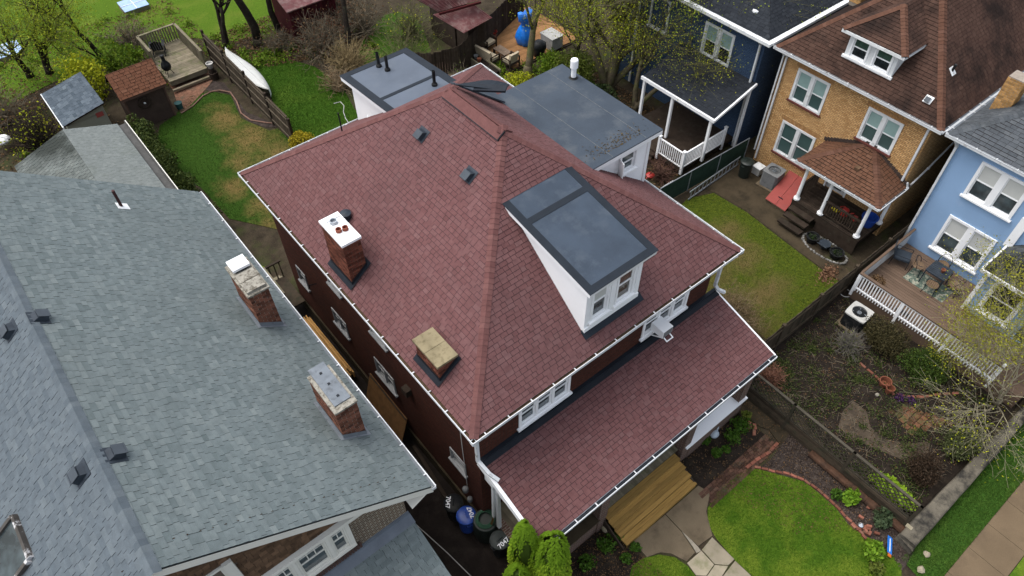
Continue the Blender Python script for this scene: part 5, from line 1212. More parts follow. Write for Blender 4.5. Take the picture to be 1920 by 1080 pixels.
rl = MB().box(17.85,21.6,-1.30,-1.20,1.42,1.48).build('railing', WOODB, DK)
MB().box(17.85,21.6,-1.24,-1.21,.6,1.42).build('railing_panel', WHITE2, rl)

# ================================================================== navy house
VH = thing('navy_house', 'navy painted house with dark roof and white gutters behind the bare tree', 'house', (26,12,0))
b = MB(); b.wall(basis((YW,16.2,0), -Y_, Z_, -X_), 8.4, 6.0, [(5.15,6.85,3.72,5.35)], .1); b.wall(basis((YW,7.8,0), X_, Z_, -Y_), 14, 6.0); b.wall(basis((YW,16.2,0), X_, Z_, Y_), 14, 6.0); b.build('wall', NAVYB, VH)
window(VH, (YW,11.05,3.72), -Y_, -X_, 1.7, 1.63, 2, blind=BLINDG, blind_h=.5, frame=WHITE2, fw=.11, mull=.2)
window(VH, (YW,14.4,3.72), -Y_, -X_, 1.2, 1.63, 1, blind=BLINDG, blind_h=.5, frame=WHITE2, fw=.11)
kn = .8; b = MB(); n0, n1 = 7.42, 16.6; hh = (n1-n0)/2
q1 = [(21.3,n0,6.05),(21.3,n1,6.05),(21.3+hh,(n0+n1)/2,6.05+kn*hh)]; q2 = [(21.3,n0,6.05),(36,n0,6.05),(33,(n0+n1)/2,6.05+kn*hh),q1[2]]
b.slab(q1,.06); b.slab(q2,.06); nr_ = b.build('roof', BROWN_DECK, VH)
P = Pieces(); shingles(P, q1, .143, (.22,.3), .012, .010, rnd); shingles(P, q2, .143, (.22,.3), .012, .010, rnd); P.emit('shingle','shingles', NAVY_SH, nr_, 100, Vector((22,8,7)))
MB().box(21.12,21.34,n0-.15,n1,5.95,6.09).build('gutter', WHITE2, VH); MB().box(21.34,36,n0-.18,n0+.06,5.97,6.10).build('gutter', WHITE2, VH)
MB().box(21.3,YW,n0,n1,5.9,5.94).build('soffit', WHITE2, VH)
downspout(VH, [(21.3,7.95,5.95),(21.6,7.98,5.6),(21.6,7.98,.1)], .10, .08)
for y in (15.1,16.1): MB().box(21.60,21.69,y-.05,y+.05,.1,5.9).build('downspout', WHITE2, VH)
q = Vector((22.0,8.9,6.05+kn*.7)); MB().blob(q, .13, 1, .1, sq=(1,1.3,.6)).build('roof_pipe_cap', WHITE2, VH)
# its rear porch
b = MB(); q1 = [(19.1,7.72,2.98),(19.1,12.1,2.98),(YW,12.1,3.75),(YW,7.72,3.75)]; b.slab(q1, .07); np_ = b.build('porch_roof', BROWN_DECK, VH)
P = Pieces(); shingles(P, q1, .143, (.22,.3), .012, .010, rnd); P.emit('shingle','shingles', NAVY_SH, np_, 60)
b = MB(); b.box(19.0,19.1,7.66,12.15,2.85,3.0); b.slab([(19.0,7.64,2.99),(19.0,7.72,2.99),(YW,7.72,3.76),(YW,7.64,3.76)], .12); b.build('porch_fascia', WHITE, VH)
MB().box(17.95,21.7,8.1,12.1,.3,.5).build('porch_floor', WOODD, VH)
for (x,y) in ((19.15,7.9),(19.15,10.2),(19.15,12.0)): MB().box(x-.06,x+.06,y-.06,y+.06,.5,2.9).build('porch_post', WHITE, VH)
MB().box(21.4,21.5,7.72,7.82,.2,3.6).build('porch_post', WHITE, VH)
for (a, c, n_) in (((17.97,8.10),(17.97,9.62),13),((17.97,8.10),(20.85,8.10),25)):
    rl = MB().beam((*a,1.38),(*c,1.38),.07,.05).build('railing', WHITE, VH)
    MB().beam((*a,.58),(*c,.58),.05,.05).build('rail', WHITE, rl)
    for i in range(1, n_):
        f = i/n_; x, y = a[0]+(c[0]-a[0])*f, a[1]+(c[1]-a[1])*f; MB().box(x-.018,x+.018,y-.018,y+.018,.6,1.36).build('baluster', WHITE, rl)
    for p in ((a, c) if n_ == 13 else (c,)):
        b = MB(); b.box(p[0]-.055,p[0]+.055,p[1]-.055,p[1]+.055,.2,1.5); b.box(p[0]-.075,p[0]+.075,p[1]-.075,p[1]+.075,1.5,1.53); b.build('newel_post', WHITE, rl)
for i in range(3): MB().box(18.0-.3*(i+1),18.0-.3*i,9.7,11.2,.3-.13*i,.42-.13*i).build('step', WOODD, VH)

# ================================================================== sheds, decks and fences behind
rnd = random.Random(50)
RSH = thing('garden_shed', 'brown garden shed with rust-red shingle roof beside the wooden deck', 'shed', (.6,28.6,0))
ridge = [(-.86,28.75,2.9),(1.50,28.75,2.9)]; ev = [(-.28,27.75,1.98),(1.68,27.75,1.98)]
fr = [(-.62,27.72,1.98),(1.68,27.72,1.98),(1.50,28.75,2.9),(-.86,28.75,2.9)]
fr = [(-.66,27.72,1.98),(1.64,27.72,1.98),(1.64,28.75,2.9),(-.66,28.75,2.9)]; bk = [(-.66,29.8,1.98),(1.64,29.8,1.98),(1.64,28.75,2.9),(-.66,28.75,2.9)]
b = MB(); b.slab(fr,.05); b.slab(bk,.05); sr = b.build('roof', BROWN_DECK, RSH)
P = Pieces(); shingles(P, fr, .15, (.24,.30), .016, .02, rnd); shingles(P, bk, .15, (.24,.30), .016, .02, rnd); P.emit('shingle','shingles', SHED_SH, sr, 100, Vector((0,20,8)))
b = MB(); b.box(-.5,1.5,28.0,29.6,0,1.95); b.add([(1.5,28.0,1.95),(1.5,29.6,1.95),(1.5,28.75,2.75)],[(0,1,2)]); b.build('wall', SHEDBR, RSH)
b = MB(); b.box(1.44,1.53,27.96,28.02,0,1.95); b.box(-.53,-.44,27.96,28.02,0,1.95); b.box(-.62,1.62,27.74,27.80,1.84,1.95); b.build('trim', mat('shed_trim', (.10,.06,.045), .85, .15, 5), RSH)
WR = thing('wall_wreath', 'dark round wreath with pale centre hung on the brown shed wall', 'wreath', (.35,27.97,1.3))
pts = [(.35+.26*math.cos(a), 27.95, 1.3+.26*math.sin(a)) for a in [6.2832*i/14 for i in range(15)]]
MB().tube(pts, .07, 6).build('ring', WOODD, WR); MB().blob((.35,27.93,1.3), .06, 1).build('centre', WHITE2, WR)
BS_ = thing('small_shed', 'small pale shed with a slate-blue sloping roof behind the garage', 'shed', (-2.4,29,0))
q = [(-3.46,27.35,2.02),(-1.40,27.35,2.42),(-1.40,30.70,2.42),(-3.46,30.70,2.02)]
b = MB(); b.slab(q,.06); sr = b.build('roof', BROWN_DECK, BS_); 
P = Pieces(); W4 = [Vector(p) for p in q]
rows = 12
u_ = (W4[0]-W4[1]).normalized(); n_ = (W4[1]-W4[0]).cross(W4[3]-W4[0]).normalized()
shingles(P, q, .16, (.25,.33), .012, .01, rnd); P.emit('shingle','shingles', SHEDB_SH, sr, 120, Vector((-2,20,8)))
MB().prism([(-3.3,27.5),(-1.5,27.5),(-1.5,30.5),(-3.3,30.5)],0,1.9).build('wall', SIDEG, BS_)
b = MB(); b.add([(-3.3,27.5,1.88),(-1.5,27.5,1.88),(-1.5,27.5,2.34)],[(0,1,2)]); b.build('gable', SIDEG, BS_)
MB().box(-1.95,-1.62,27.47,27.50,1.75,1.98).build('vent', REDHATCH, BS_)
MB().box(-3.5,-3.44,27.3,30.72,1.92,2.03).build('eave_board', WHITE2, BS_)
# rear wooden deck with railing
WD = thing('wooden_deck', 'weathered raised timber deck with slatted railing among the trees', 'deck', (3.3,32,0))
y = 30.1
MB().box(2.28,4.32,30.12,33.9,.3,.54).build('deck_frame', WOODG, WD)
x = 2.25
while y < 33.9: MB().box(2.25,4.35,y+.006,y+.15,.54,.58+rnd.uniform(0,.008),rnd.random()).build('deck_board', WOODG, WD); y += .156
for (a,c,n_) in (((2.28,32.0),(2.28,33.92),14),((2.28,33.92),(4.40,33.92),15),((4.40,33.92),(4.40,30.3),26)):
    rl = MB().beam((*a,1.48),(*c,1.48),.14,.04).build('railing', WOODG, WD)
    for i in range(1,n_):
        f = i/n_; x, yy = a[0]+(c[0]-a[0])*f, a[1]+(c[1]-a[1])*f; MB().box(x-.035,x+.035,yy-.035,yy+.035,.5,1.45,rnd.random()).build('baluster', WOODG, rl)
for i in range(1): MB().box(2.2,4.25,29.82,29.96,.1,.22,rnd.random()).build('step', WOODG, WD)
# Adirondack chair
AD = thing('adirondack_chair', 'dark slatted garden chair on the timber deck', 'chair', (2.95,33.2,.585), math.radians(160))
b = MB(); b.bbox(basis((0,0,.32),X_,(0,1,-.2),(0,.2,1)),-.26,.26,-.28,.25,0,.03)
for i in range(5): MB().bbox(basis((-.24+.12*i,.22,.25),X_,(0,.35,1),(0,-1,.35)),-.05,.05,0,.72-.04*abs(i-2)**1.5,0,.025).build('back_slat', BLACKP, AD, local=True)
b.build('seat', BLACKP, AD, local=True)
for sx in (-1,1):
    MB().box(sx*.34-.07,sx*.34+.07,-.32,.38,.54,.565).build('arm', BLACKP, AD, local=True); MB().box(sx*.31-.03,sx*.31+.03,-.28,-.2,0,.54).build('leg', BLACKP, AD, local=True); MB().beam((sx*.3,-.2,.28),(sx*.3,.5,.04),.04,.12).build('leg', BLACKP, AD, local=True)
# chiminea / fire pot
CP = thing('fire_pot', 'dark round chiminea standing at the deck edge', 'chiminea', (2.515,30.775,0.580))
p = Vector((2.515,30.775,0.580)); MB().lathe(p, [(.06,.25),(.2,.35),(.26,.5),(.22,.68),(.1,.85),(.09,1.1),(.12,1.15)], 14).build('body', BLACKP, CP, smooth=True)
for k in range(3): a = k*2.09; MB().tube([(p.x+.1*math.cos(a),p.y+.1*math.sin(a),p.z+.36),(p.x+.25*math.cos(a),p.y+.25*math.sin(a),p.z)], .018, 5).build('leg', BLACKP, CP)
# board fence with posts between the two back gardens
FB = thing('wood_fence', 'dark brown board fence running up to the timber deck', 'fence', (5.1,25.5,0))
LATT0 = mat('fence_rail_wood', (.085,.070,.05), .9, .25, 4, tint=.2)
segs = [(31.4,28.9),(28.9,26.4),(26.4,24.0),(24.0,21.75)]
for i,(ya,yb) in enumerate(segs):
    xa, xb = 5.05, 5.12; h = 1.75-.02*i
    MB().box(5.0,5.12,ya-.06,ya+.06,0,h+.22).build('post', WOODD, FB)
    y = yb+.03
    while y < ya-.1: MB().box(5.05,5.075,y,y+.145,.08,h+rnd.uniform(-.02,.02),rnd.random()).build('board', WOODF, FB); y += .152
    for z in (.35,1.0,1.55): MB().box(5.0,5.05,yb+.06,ya-.06,z,z+.06,rnd.random()).build('rail', LATT0, FB)
    MB().box(5.02,5.11,yb+.06,ya-.06,h+.02,h+.05).build('cap_rail', WOODF, FB)
MB().box(5.0,5.12,21.62,21.74,0,1.7).build('post', WOODD, FB)
# upturned white canoe along the fence
CN = thing('canoe', 'long white upturned canoe lying against the dark board fence', 'canoe', (5.75,28.2,0))
b = MB(); n = 18; vs_ = []; fs = []; m_ = 9
for i in range(n+1):
    f = i/n; w = .62*math.sin(math.pi*f)**.7+.005; yy = 25.75+5.2*f; hh = .34+.10*abs(2*f-1)**2
    for k in range(m_):
        a = math.pi*k/(m_-1); vs_.append((5.86-w*math.cos(a)*.9+.02, yy, .35+.45*(k/(m_-1)*-1+.6)+hh*math.sin(a)*.6+.18))
for i in range(n):
    for k in range(m_-1): fs.append((i*m_+k, i*m_+k+1, (i+1)*m_+k+1, (i+1)*m_+k))
b.add(vs_, fs); b.build('hull', mat('white_gelcoat', (.58,.59,.56), .45, .08, 1, (.46,.46,.42), 1.5, .55, .75), CN, smooth=True)
MB().tube([vs_[i*m_+m_//2] for i in range(1,n)], .012, 4).build('keel', LTGREY, CN)
for yy in (26.8,29.9): MB().box(5.35,6.1,yy-.05,yy+.05,0,.36).build('trestle', WOODG, CN)
# red-roofed outbuilding and dark picket fence, top centre
RB_ = thing('red_outbuilding', 'outbuilding with faded red sheet-metal roofs at the top edge', 'building', (16,23.3,0))
q = [Vector((15.458,21.517,2.350)), Vector((17.570,21.796,2.350)), Vector((16.956,22.652,3.000)), Vector((14.667,23.119,3.000))]
b = MB(); b.slab(q,.04); lo_ = b.build('lower_roof', ROOFRED, RB_)
for i in range(15): f = (i+.5)/15; MB().beam(q[0].lerp(q[1],f)+Z_*.012, q[3].lerp(q[2],f)+Z_*.012,.035,.03).build('roof_rib', ROOFRED, lo_)
q = [Vector((14.694,22.623,3.350)), Vector((17.092,22.197,3.350)), Vector((17.234,23.012,4.300)), Vector((13.596,23.132,4.300))]
b = MB(); b.slab(q,.08); up_ = b.build('upper_roof', ROOFRED, RB_)
for i in range(15): f = (i+.5)/15; MB().beam(q[0].lerp(q[1],f)+Z_*.012, q[3].lerp(q[2],f)+Z_*.012,.035,.03).build('roof_rib', ROOFRED, up_)
MB().beam(q[0]-Vector((0,.06,.1)), q[1]-Vector((0,.06,.1)), .1, .12).build('gutter', mat('dark_red_gutter', (.07,.015,.017), .5, .15), RB_)
MB().box(16.3,17.2,23.6,26,0,3.2).build('wall', WOODD, RB_); MB().box(16.2,17.3,22.2,23.28,0,2.25).build('wall', WOODD, RB_)
for i in range(6): MB().box(13.9+i*.16,14.05+i*.16,21.3,22.9,.3,.36+.02*(i%2),rnd.random()).build('stacked_plank', mat('old_board', (.20,.13,.09), .9, .25, 4, tint=.3) if i == 0 else bpy.data.materials['old_board'], RB_)
PF = thing('picket_fence', 'dark vertical board fence between the lawn and the cedar patio', 'fence', (16,22,0))
pts = [(12.3,22.9),(13.4,21.7),(15.0,21.35),(17.2,22.35),(19.8,23.5),(22,24.4)]
for i in range(len(pts)-1):
    a, c = Vector((*pts[i],0)), Vector((*pts[i+1],0)); L = (c-a).length; d = (c-a).normalized(); n_ = Vector((-d.y,d.x,0)); Bq = (a,d,Z_,n_)
    k = 0
    while k*.15 < L-.1: MB().bbox(Bq, k*.15,k*.15+.135,  .05,1.85+rnd.uniform(-.04,.04),0,.025,rnd.random()).build('board', WOODD, PF); k += 1
    MB().bbox(Bq, 0,L,1.2,1.28,.025,.07).build('rail', WOODD, PF); MB().bbox(Bq, 0,L,.3,.38,.025,.07).build('rail', WOODD, PF)
# cedar patio and its furniture
CD = thing('cedar_patio', 'orange cedar patio deck behind the house', 'deck', (19,22,0))
y = 20.0
while y < 24.6:
    xa = 17.0 if y > 21.4 else 17.6; xb = 22.5
    MB().box(xa,xb,y+.004,y+.136,.06,.12+rnd.uniform(0,.004),rnd.random()).build('deck_board', WOODP, CD); y += .14
MB().box(16.9,22.6,19.9,24.7,0,.058).build('deck_frame', WOODD, CD)
def sofa(name, label, loc, rz, w, cat, cush=BEIGE):
    t = thing(name, label, cat, loc, rz)
    MB().box(-w/2+.05,w/2-.05,-.30,.26,.30,.44).build('seat_cushion', cush, t, local=True)
    MB().bbox(basis((0,.27,.40),X_,(0,.25,1),(0,-1,.25)),-w/2+.05,w/2-.05,0,.48,0,.12).build('back_cushion', cush, t, local=True)
    for sx in (-1,1):
        MB().box(sx*w/2-.035,sx*w/2+.035,-.34,.38,.56,.60).build('arm', WOODD, t, local=True)
        for yy in (-.31,.34): MB().box(sx*w/2-.03,sx*w/2+.03,yy-.03,yy+.03,0,.56).build('leg', WOODD, t, local=True)
    MB().box(-w/2,w/2,-.33,.36,.24,.30).build('frame', WOODD, t, local=True)
    return t
sofa('patio_armchair', 'beige cushioned patio armchair by the dark fence', (17.79,22.56,.125), math.radians(8), .72, 'armchair')
sofa('patio_sofa', 'long beige cushioned patio sofa with its back to the house', (16.90,21.60,.125), math.radians(97), 1.5, 'sofa')
sofa('patio_armchair', 'beige patio chair nearest the red rear roof', (17.61,20.32,.125), math.radians(185), .72, 'armchair')
CT = thing('coffee_table', 'low dark slatted coffee table between patio seats', 'table', (17.84,21.31,.125), math.radians(92))
for i in range(6): MB().box(-.5,.5,-.26+i*.09,-.18+i*.09,.36,.40,rnd.random()).build('slat', mat('greyed_teak', (.17,.125,.09), .85, .2, 4, tint=.3) if i == 0 else bpy.data.materials['greyed_teak'], CT, local=True)
for sx in (-.44,.44):
    for sy in (-.22,.22): MB().box(sx-.05,sx+.05,sy-.05,sy+.05,0,.36).build('leg', WOODD, CT, local=True)
TPX, TPY = 19.73,21.57
TP = thing('covered_parasol', 'bright blue tarpaulin-wrapped bundle tied at the neck on the cedar patio', 'tarpaulin', (TPX,TPY,.12))
b = MB(); prof = [(.40,0),(.50,.15),(.53,.4),(.48,.7),(.34,.98),(.22,1.15),(.26,1.3),(.36,1.5),(.40,1.68),(.26,1.72)]; n = 22; vs_ = []; fs = []
for i,(r_,z) in enumerate(prof):
    for k in range(n):
        a = 6.2832*k/n; f = 1+.10*math.sin(5*a+z*3)+.06*math.sin(9*a-z*5)+(.25*math.cos(2*a) if i > 6 else 0); vs_.append((TPX+r_*f*math.cos(a), TPY+r_*f*math.sin(a), .12+z+(.25*abs(math.cos(a)) if i > 7 else 0)))
for i in range(len(prof)-1):
    for k in range(n): fs.append((i*n+k,i*n+(k+1)%n,(i+1)*n+(k+1)%n,(i+1)*n+k))
fs.append(tuple(range((len(prof)-1)*n,len(prof)*n))); b.add(vs_,fs); b.build('tarp', TARP, TP, smooth=True)
MB().tube([(TPX+.235*math.cos(a),TPY+.235*math.sin(a),1.28) for a in [6.2832*i/14 for i in range(15)]],.02,5).build('tie', BLUEP, TP)
PB = thing('planter_bench', 'mossy timber planter box edging the cedar patio', 'planter', (16.3,20.9,0))
MB().box(16.0,16.08,19.9,22.1,0,.5).build('side', WOODG, PB); MB().box(16.55,16.63,19.9,22.1,0,.5).build('side', WOODG, PB); MB().box(16.08,16.55,19.95,22.05,0,.42).build('soil_fill', SOIL, PB)
for i,(x,y) in enumerate(((16.3,21.7),(16.25,21.35))):
    p = thing('flower_pot', ('grey flower pot on the planter near the patio sofa','reddish flower pot on the planter near the patio sofa')[i], 'pot', (x,y,.42)); MB().lathe((x,y,.42),[(.09,0),(.13,.2),(.14,.2),(.11,.19)],12).build('pot', (GREYM,TERRA)[i], p)
p = thing('flower_pot', 'pot of red flowers behind the beige patio armchair', 'pot', (18.6,23.0,.12)); MB().lathe((18.6,23.0,.12),[(.1,0),(.15,.3),(.16,.3),(.12,.28)],12).build('pot', TERRA, p)
m_ = MB(); leafcloud(m_, (18.6,23.0,.6), .2, 120, .07, rnd); m_.build('blooms', leafmat('red_bloom', (.25,.02,.02),(.45,.06,.04)), p, uvs=False)
BQ = thing('covered_barbecue', 'dark covered barbecue at the foot of the leaning tree', 'barbecue', (19.5,20.1,.1)); MB().lathe((19.5,20.1,.1),[(.3,0),(.33,.3),(.42,.55),(.40,.75),(.2,.9)],14).build('cover', BLACKP, BQ, smooth=True)
b = MB(); b.box(20.3,21.1,19.9,20.9,.12,.8); WB = thing('white_shed_box', 'white storage cabinet behind the leaning tree on the patio', 'cabinet', (20.7,20.4,.12)); b.build('body', LTGREY, WB); MB().box(20.26,21.14,19.86,20.94,.8,.86).build('lid', LTGREY, WB)
# red barn far away
BN = thing('red_barn', 'dark red board shed among brambles at the top edge', 'shed', (10.5,30,0))
for i in range(18): MB().box(9.5+i*.16,9.652+i*.16,29.8,29.84,0,2.3,rnd.random()).build('board', BARNRED, BN)
MB().box(9.52,12.36,29.84,32,0,2.28).build('wall', BARNRED, BN); b = MB(); b.slab([(9.3,29.5,2.3),(12.6,29.5,2.3),(12.6,32.2,3.2),(9.3,32.2,3.2)],.08); b.build('roof', ROOFRED, BN)
# far small white-glazed things
for lab, pp in (('pale blue glass cold frame in the far lawn near the deck', (3.869,40.002,0.300)),('blue-white glass cold frame at the left edge behind trees', (-3.614,39.507,0.400))):
    p = Vector(pp); t = thing('cold_frame', lab, 'cold frame', (p.x,p.y,0)); w = .75
    MB().box(p.x-w,p.x+w,p.y-.6,p.y+.6,0,.28).build('box', WOODG, t); b = MB(); b.slab([(p.x-w,p.y-.62,.30),(p.x+w,p.y-.62,.30),(p.x+w,p.y+.62,.42),(p.x-w,p.y+.62,.42)],.03); b.build('pane', SKYREF, t)
    b = MB(); b.beam((p.x,p.y-.62,.315),(p.x,p.y+.62,.435),.04,.02); b.beam((p.x-w,p.y,.37),(p.x+w,p.y,.37),.04,.02); b.build('glazing_bar', WHITE2, t)

# fence between yellow and blue gardens
YF = thing('garden_fence', 'dark board fence between the mossy lawn and the blue house garden', 'fence', (16.5,-.95,0))
x = 11.1; h = 1.5
while x < 22: MB().box(x,x+.142,-.965,-.94,.03,h+rnd.uniform(-.03,.03),rnd.random()).build('board', WOODF, YF); x += .15
for z in (.35,1.2): MB().box(11.1,22,-.94,-.90,z,z+.09).build('rail', WOODF, YF); 
for z in (.3,1.25): MB().box(11.1,22,-1.01,-.966,z,z+.09).build('rail', WOODF, YF)
for x in (11.05,13.3,15.6,17.9,20.2,22): MB().box(x-.06,x+.06,-1.02,-.90,0,h+.08).build('post', WOODF, YF)
# lattice fence
LF = thing('lattice_fence', 'weathered lattice panel fence between the front garden beds', 'fence', (10.85,-4.7,0))
lx = 10.82
LATT = mat('lattice_wood', (.048,.040,.029), .9, .25, 4, (.03,.032,.02), 3, .5, .7, tint=.3)
ys = [-1.05,-3.3,-5.6,-7.95]
for y in ys: MB().box(lx-.05,lx+.05,y-.05,y+.05,0,1.55).build('post', LATT, LF)
MB().box(lx-.045,lx+.045,-8.0,-1.0,1.5,1.55).build('top_rail', mat('silver_rail', (.066,.058,.043), .9, .2, 4), LF)
MB().box(lx-.03,lx+.03,-7.95,-1.05,.62,.69).build('rail', LATT, LF)
z = .02
for k in range(4):
    for j in range(3): MB().box(lx-.045,lx-.02,ys[j+1]+.05,ys[j]-.05,.03+k*.15,.172+k*.15,rnd.random()).build('board', WOODF, LF)
def lat(ya, yb, z0, z1, xo, sgn):
    H_, W_ = z1-z0, ya-yb; c = -H_
    while c < W_:
        a0 = max(c,0); a1 = min(c+H_,W_)
        if a1-a0 > .04:
            za, zb = a0-c, a1-c
            if sgn > 0: p, q = (xo,yb+a0,z0+za),(xo,yb+a1,z0+zb)
            else: p, q = (xo,yb+a0,z1-za),(xo,yb+a1,z1-zb)
            MB().beam(p,q,.010,.032,rnd.random(),up=(1,0,0)).build('slat', LATT, LF)
        c += .20
for j in range(3):
    lat(ys[j]-.05,ys[j+1]+.05,.69,1.5,lx-.006,1); lat(ys[j]-.05,ys[j+1]+.05,.69,1.5,lx+.006,-1)
LG = thing('retaining_timber', 'rounded reddish retaining logs along the foot of the lattice fence', 'timber', (10.6,-6.3,0))
yy = -4.5
for k in range(5):
    MB().tube([(10.66,yy-.02,.14),(10.66+rnd.uniform(-.02,.02),yy-.35,.15),(10.65,yy-.74,.14)],[.13,.14,.13],9).build('log', mat('rust_log', (.070,.038,.024), .9, .3, 6, (.03,.022,.017), 4, .5, .7) if k == 0 else bpy.data.materials['rust_log'], LG); yy -= .73
KB = thing('kerb_block', 'long pale concrete kerb block beside the side path', 'kerb', (10.8,-4.2,0)); MB().prism([(10.909,-3.539,0.120), (11.112,-3.569,0.120), (11.224,-4.941,0.120), (10.944,-4.945,0.120)],-.02,.13).build('block', CONC, KB)
# green screened chain-link fence and ladder
GF = thing('screened_fence', 'chain-link fence with dark green screen and metal top rail', 'fence', (18.6,7.2,0))
MB().tube([(15.6,7.30,1.2),(21.4,7.08,1.2)],.022,8).build('top_rail', METAL, GF)
for i in range(4): f = i/3; MB().cyl((15.6+5.8*f,7.30-.22*f,0),.025,0,1.22,8).build('post', METAL, GF)
b = MB(); b.add([(15.6,7.305,.04),(21.4,7.085,.04),(21.4,7.085,1.17),(15.6,7.305,1.17),(15.6,7.315,.04),(21.4,7.095,.04),(21.4,7.095,1.17),(15.6,7.315,1.17)],[(0,1,2,3),(7,6,5,4)]); b.build('screen', SCREEN, GF)
LD = thing('ladder', 'aluminium ladder lying on its side along the green fence', 'ladder', (19,6.85,0))
for z in (.08,.52): MB().beam((17.05,6.75,z),(20.75,6.90,z),.03,.075).build('rail', METAL, LD)
for i in range(13): f = (i+.5)/13; MB().beam((17.05+3.7*f,6.75+.15*f,.1),(17.05+3.7*f,6.75+.15*f,.5),.03,.03).build('rung', METAL, LD)
TR = thing('trellis_panel', 'white square-grid trellis panel lying by the green fence', 'trellis', (17.1,7.7,0))
for i in range(6):
    f = i/5; MB().beam((16.70+.62*f,7.36,.12),(16.70+.62*f,8.0,.20),.05,.015).build('slat', WHITE, TR); MB().beam((16.66,7.38+.6*f,.125+.08*f),(17.36,7.38+.6*f,.125+.08*f),.05,.015).build('slat', WHITE, TR)
# rear steps and landing at main house back corner
BS2 = thing('back_steps', 'dark timber back steps with rail beside the brick wall', 'steps', (.0,12.6,0))
MB().box(-.25,.42,11.9,13.6,.75,.82).build('landing', WOODF, BS2)
MB().beam((-.25,11.9,1.75),(-.25,13.6,1.75),.10,.05).build('hand_rail', WOODG, BS2)
for i in range(8): MB().box(-.28,-.22,11.95+i*.23,11.99+i*.23,.8,1.74).build('baluster', WOODD, BS2)
for i in range(3): MB().box(-.25,.42,13.6+.28*i,13.87+.28*i,.5-.22*i,.56-.22*i).build('tread', WOODG, BS2)
MB().beam((-.3,13.6,1.7),(.45,13.6,1.7),.1,.06).build('hand_rail', WOODD, BS2)
for i in range(3): MB().box(-.1+i*.22,-.05+i*.22,13.58,13.62,.8,1.7).build('baluster', WOODG, BS2)
PL_ = thing('planter_box', 'planter of fresh green seedlings on the back step rail', 'planter', (-.3,13.75,1.2)); MB().box(-.45,-.1,13.65,14.0,1.2,1.45).build('box', WOODD, PL_)
m_ = MB(); leafcloud(m_, (-.28,13.82,1.5), (.2,.2,.1), 260, .06, rnd); m_.build('foliage', L_LIME, PL_, uvs=False)
# alley timber
AL = thing('lumber_stack', 'stack of fresh tan boards on edge in the dark alley', 'lumber', (.1,9.5,0))
for i in range(6): MB().box(-.1+.05*i,-.055+.05*i,8.2-.15*(i%3),11.4-.2*(i%2),.35,.62+.05*(i%2),rnd.random()).build('board', WOODA, AL)
MB().box(-.15,.25,8.6,8.7,0,.35).build('bearer', WOODD, AL); MB().box(-.15,.25,10.6,10.7,0,.35).build('bearer', WOODD, AL)
PW = thing('plywood_sheet', 'brown plywood sheet leaning in the dark alley', 'plywood', (.2,5.6,0)); b = MB(); b.slab([(.40,6.9,1.55),(.40,4.6,1.45),(-.15,4.5,.05),(-.15,6.8,.05)],.02); b.build('sheet', PLY, PW)
MB().beam((.36,6.9,1.55),(.36,4.6,1.45),.04,.04).build('batten', WOODD, PW)
TW = thing('loose_timber', 'long dark weathered timber lying at the foot of the brick wall', 'timber', (.2,3,0)); MB().beam((.30,4.3,.12),(.05,1.9,.12),.12,.12).build('beam', WOODD, TW)
CBL = thing('ground_cable', 'pale cable running along the alley ground beside the bins', 'cable', (-1,-.5,0)); MB().tube([(-1.2,2.0,.02),(-.95,.6,.02),(-.75,-.9,.02),(-.6,-2.2,.02),(-.5,-3.2,.02)],.014,5).build('cable', CABLEW, CBL)

# ================================================================== bins, garden objects
rnd = random.Random(60)
def text_mesh(s, size):
    cu = bpy.data.curves.new('txt', 'FONT'); cu.body = s; cu.size = size; cu.align_x = 'CENTER'; cu.align_y = 'CENTER'; cu.extrude = .002; cu.offset = .004
    o = bpy.data.objects.new('txt', cu); COL.objects.link(o)
    dg = bpy.context.evaluated_depsgraph_get(); me = bpy.data.meshes.new_from_object(o.evaluated_get(dg))
    bpy.data.objects.remove(o); bpy.data.curves.remove(cu); return me
def bin_(label, loc, r, h, m, lidm, num=None, rz=0, rim=None):
    t = thing('trash_can', label, 'trash can', loc, rz)
    MB().lathe((0,0,0), [(r*.78,0),(r*.8,.03),(r*.95,h-.12),(r*.99,h-.11),(r*.99,h-.06)], 24).build('body', m, t, local=True, smooth=False)
    MB().lathe((0,0,h-.06), [(r*1.06,0),(r*1.06,.035),(r*.98,.055),(r*.6,.085),(0.02,.095)], 24).build('lid', lidm, t, local=True, smooth=True)
    b = MB(); b.tube([(-.12,0,h+.035),(-.1,0,h+.075),(.1,0,h+.075),(.12,0,h+.035)], .014, 6); b.build('handle', lidm, t, local=True)
    for sx in (-1,1): MB().box(sx*r*.98-.03,sx*r*.98+.03,-.09,.09,h-.22,h-.18).build('handle', m, t, local=True)
    if num:
        me = text_mesh(num, .20); o = bpy.data.objects.new('house_number', me); COL.objects.link(o); o.parent = t; me.materials.append(LETTER)
        o.location = (.0,-.17,h+.030); o.rotation_euler = (math.radians(8),0,0); OFF[o.name] = OFF[t.name]
    return t
p = Vector((-0.017,1.459,0.900)); bin_('black trash can with a white painted number, farthest back in the alley', (p.x,p.y,0), .30, .92, BLACKP, BLACKP, '7047', math.radians(-130))
p = Vector((0.055,0.881,0.900)); bin_('bright blue lidded trash can with a white painted number', (p.x,p.y,0), .30, .92, BLUEP, BLUEP, '7047', math.radians(75))
p = Vector((0.384,-0.393,0.900)); bin_('charcoal trash can with a white painted number beside the arborvitae', (p.x,p.y,0), .30, .92, BLACKP, mat('charcoal_lid', (.045,.052,.05), .5, .2, 3), '7047', math.radians(5))
p = Vector((0.402,0.343,1.000)); RBR = thing('rain_barrel', 'large dark green rain barrel with a coiled hose on top', 'barrel', (p.x,p.y,0))
